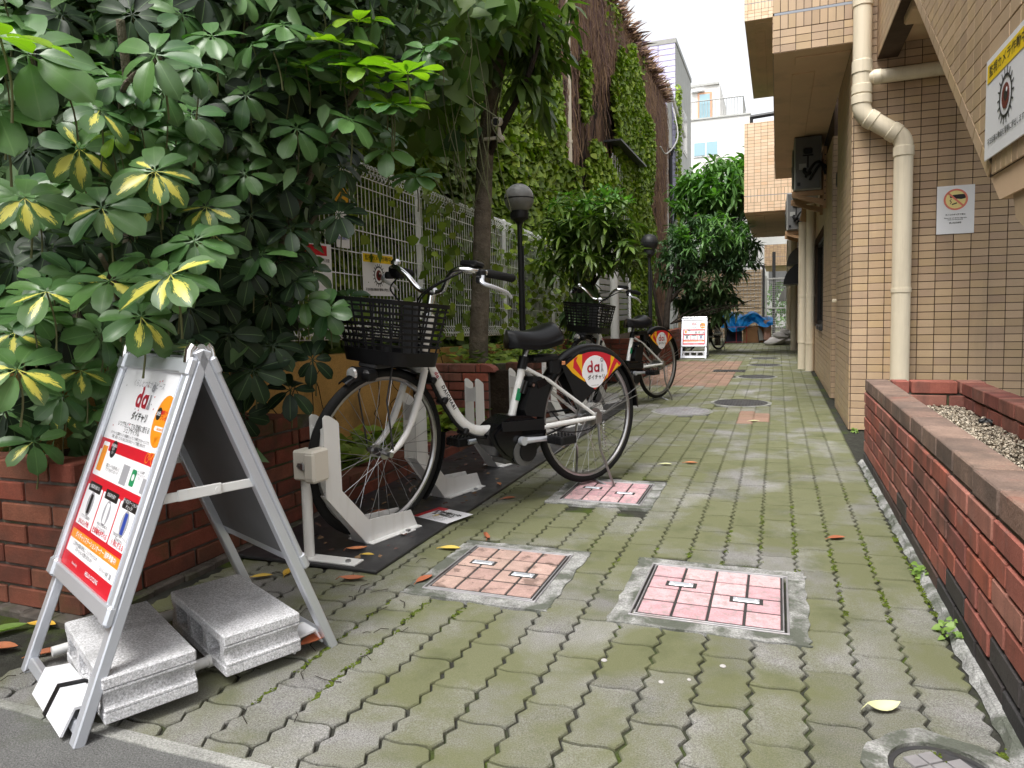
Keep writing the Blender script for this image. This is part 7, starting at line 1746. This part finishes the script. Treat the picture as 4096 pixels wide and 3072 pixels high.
# ================================================================== SMALL THINGS ON THE GROUND
def fallen(x, y, z, rz, L, m, label, curl=.25, tilt=.0):
    b = MB(); b.grid(7, 5, lambda u, v: (L * (u - .5), L * .21 * (2 * v - 1) * max(math.sin(math.pi * min(u * .98 + .02, 1)) ** .7, .03) , L * (curl * (u - .5) ** 2 + .22 * abs(2 * v - 1) ** 1.5 * math.sin(math.pi * u) * .5) + .004))
    b.tube([(-L * .5, 0, L * curl * .25 + .004), (-L * .66, 0, .004)], .0012, 4)
    o = b.build('fallen_leaf', m, None, smooth=3.2); o.location = (x, y, z); o.rotation_euler = (tilt, 0, rz)
    return tag(o, label, 'leaf', 'fallen leaves')
fl = [(-1.31, 1.93, .0, .3, .085, 'leaf_brown', 'curled reddish leaf under the near corner of the black mat'), (-1.08, 2.00, 0, 1.3, .075, 'leaf_brown', 'brown leaf beside the rust stained access cover'), (-1.06, 2.47, 0, 2.0, .07, 'leaf_brown', 'upright brown leaf between the black mat and the paving'),
      (-1.13, 2.30, 0, .2, .08, 'leaf_yellow', 'long yellow leaf on the mossy pavers by the mat'), (-.22, 2.0, .006, .4, .0, 'leaf_brown', ''), (.21, 2.82, 0, .5, .07, 'leaf_brown', 'orange leaf alone on the right side of the path'), (-.45, 4.0, 0, .1, .075, 'leaf_brown', 'dark brown leaf in the middle of the path'),
      (-.58, 3.93, 0, .2, .07, 'leaf_pale', 'pale leaf beside the dark brown leaf mid path'), (-1.17, 3.02, 0, .7, .07, 'leaf_brown', 'brown leaf beside the mat edge under the bicycle'), (-1.13, 1.49, .02, 1.2, .10, 'leaf_brown', 'brown leaf leaning on the rear foot of the sign board'),
      (-1.62, 1.86, 0, .6, .07, 'leaf_yellow', 'yellow leaf on the ground behind the sign board'), (-1.56, 1.92, 0, 1.9, .07, 'leaf_yellow', 'green yellow leaf beside the white post foot'), (-1.66, 1.76, 0, .1, .08, 'leaf_brown', 'brown leaf against the foot of the old planter'),
      (-1.44, 2.16, .013, .5, .075, 'leaf_brown', 'dark curled leaf on the mat before the first rack'), (-1.37, 2.12, .013, .2, .05, 'leaf_yellow', 'small yellow green leaf on the black mat'), (-1.62, 2.62, .013, .9, .075, 'leaf_brown', 'tan leaf on the mat inside the first wheel'),
      (-1.35, 2.63, .015, 1.0, .03, 'leaf_yellow', 'little yellow leaf on the corner of the paper notice'), (-1.30, 3.22, .013, 2.2, .05, 'leaf_brown', 'small brown leaf on the mat edge under the pedals'), (-1.60, 3.30, .013, .3, .09, 'leaf_brown', 'reddish leaves lodged between two empty racks'),
      (-1.95, 1.22, 0, .4, .10, 'leaf_brown', 'brown leaf before the planter left of the sign'), (-2.05, 1.30, 0, 1.0, .11, 'weed', 'green leaf before the planter at the photo edge'), (-1.98, 1.36, 0, .2, .09, 'leaf_yellow', 'yellow green leaf against the planter foot left of the sign'),
      (-2.12, 1.20, 0, 2.1, .10, 'leaf_brown', 'dry brown leaf farthest toward the photo edge'), (-1.80, 1.24, 0, .8, .08, 'leaf_brown', 'red brown leaf between the sign legs'), (-.16, 5.6, 0, .2, .08, 'leaf_pale', 'pale leaf lying by the pinkish patch of pavers')]
for x, y, z, rz, L, m, lab in fl:
    if lab: fallen(x, y, z, rz, L, m, lab, curl=.5 if 'curled' in lab or 'upright' in lab else .25, tilt=.5 if 'upright' in lab else 0)
# pale crumpled leaf near the valve cover
o = fallen(.215, 1.63, .002, .4, .072, 'leaf_pale', 'pale crumpled leaf near the small round valve cover', curl=.9, tilt=.25)
# twigs and crumbs
b = MB()
for i in range(70):
    x, y = sr.uniform(-1.75, -.9), sr.uniform(1.12, 2.4)
    if sr.random() < .35: x, y = sr.uniform(-2.3, -1.5), sr.uniform(1.1, 1.4)
    a = sr.uniform(0, 6.28); l = sr.uniform(.02, .09); b.tube([(x, y, .004), (x + l * .5 * math.cos(a), y + l * .5 * math.sin(a), .008), (x + l * math.cos(a + .3), y + l * math.sin(a + .3), .004)], .0011, 4)
o = b.build('twigs', 'bark_dark', None, kind='stuff'); tag(o, 'thin dry twigs scattered on the pavers near the sign', 'twigs')
P_ = [(sr.uniform(-1.85, -1.28), sr.uniform(2.05, 4.4), .014) for _ in range(120)]
scatter_leaves('leaf_crumbs', 'ivy_dead', P_, (0, 0, 1), (.008, .03), None, 'dry leaf crumbs on the black mat', 'leaf litter', seed=95, up=2, jit=.3)
P_ = [(sr.uniform(-1.84, -1.60), sr.uniform(2.1, 6.5), .02 + sr.random() * .02) for _ in range(80)]
scatter_leaves('leaf_litter', 'ivy_dead', P_, (0, 0, 1), (.02, .06), None, 'brown leaf litter along the back of the mat', 'leaf litter', shape='long', seed=96, up=1.5, jit=.5)
# weeds at the planter foot, moss tufts in the joints
for i, (x, y, s_, lab) in enumerate(((.425, 2.06, .045, 'small green weed at the planter foot nearest the valve cover'), (.428, 2.50, .04, 'small green weed at the planter foot farther along'), (.50, 5.30, .03, 'tiny weed at the foot of the tiled corner'))):
    P_ = [(x + sr.uniform(-s_, s_) * .6, y + sr.uniform(-s_, s_), sr.random() * s_ * .8) for _ in range(26)]
    scatter_leaves('weed', 'weed', P_, (-.4, -.4, 1), (.012, .024), None, lab, 'weed', shape='heart', seed=97 + i, up=.8, jit=.5, kind=None)
b = MB()
def tuft(x, y):
    for _ in range(9): pebble(b, (x + sr.uniform(-.008, .008), y + sr.uniform(-.016, .016), -.001), sr.uniform(.002, .0042), sr)
for i in range(1300):
    ci = sr.randrange(-8, 8); cx = PX0 + PW * ci; y = 1.08 + sr.random() ** 1.8 * 2.6
    if vnoise(np.array([[cx * 3, y * 2.2]]), np.array([1.0, 1.0]), 19)[0] > .50 and not any(c[0] - .02 < cx < c[2] + .02 and c[1] - .02 < y < c[3] + .02 for c in collar.values()) and (cx > -1.2): tuft(cx + sr.uniform(-.006, .006), y)
mat('moss', [(0.070, 0.095, 0.018), (0.11, 0.15, 0.018), (0.055, 0.070, 0.020)], rough=1.0, spec=.1, jitter=.25)
o = b.build('moss', 'moss', None, kind='stuff'); tag(o, 'bright green moss growing in the paver joints', 'moss')
# chewing gum spots and grit
b = MB()
for (x, y, r) in ((-.25, 1.60, .007), (-.19, 1.63, .005), (-.12, 1.72, .008), (-.40, 1.66, .008)):
    b.lathe([(r, .0015), (r * .7, .0035), (.0005, .004)], 9, T((x, y, 0)))
o = b.build('gum_spots', 'sack_white', None, kind='stuff'); tag(o, 'white gum spots trodden on the pavers', 'gum')
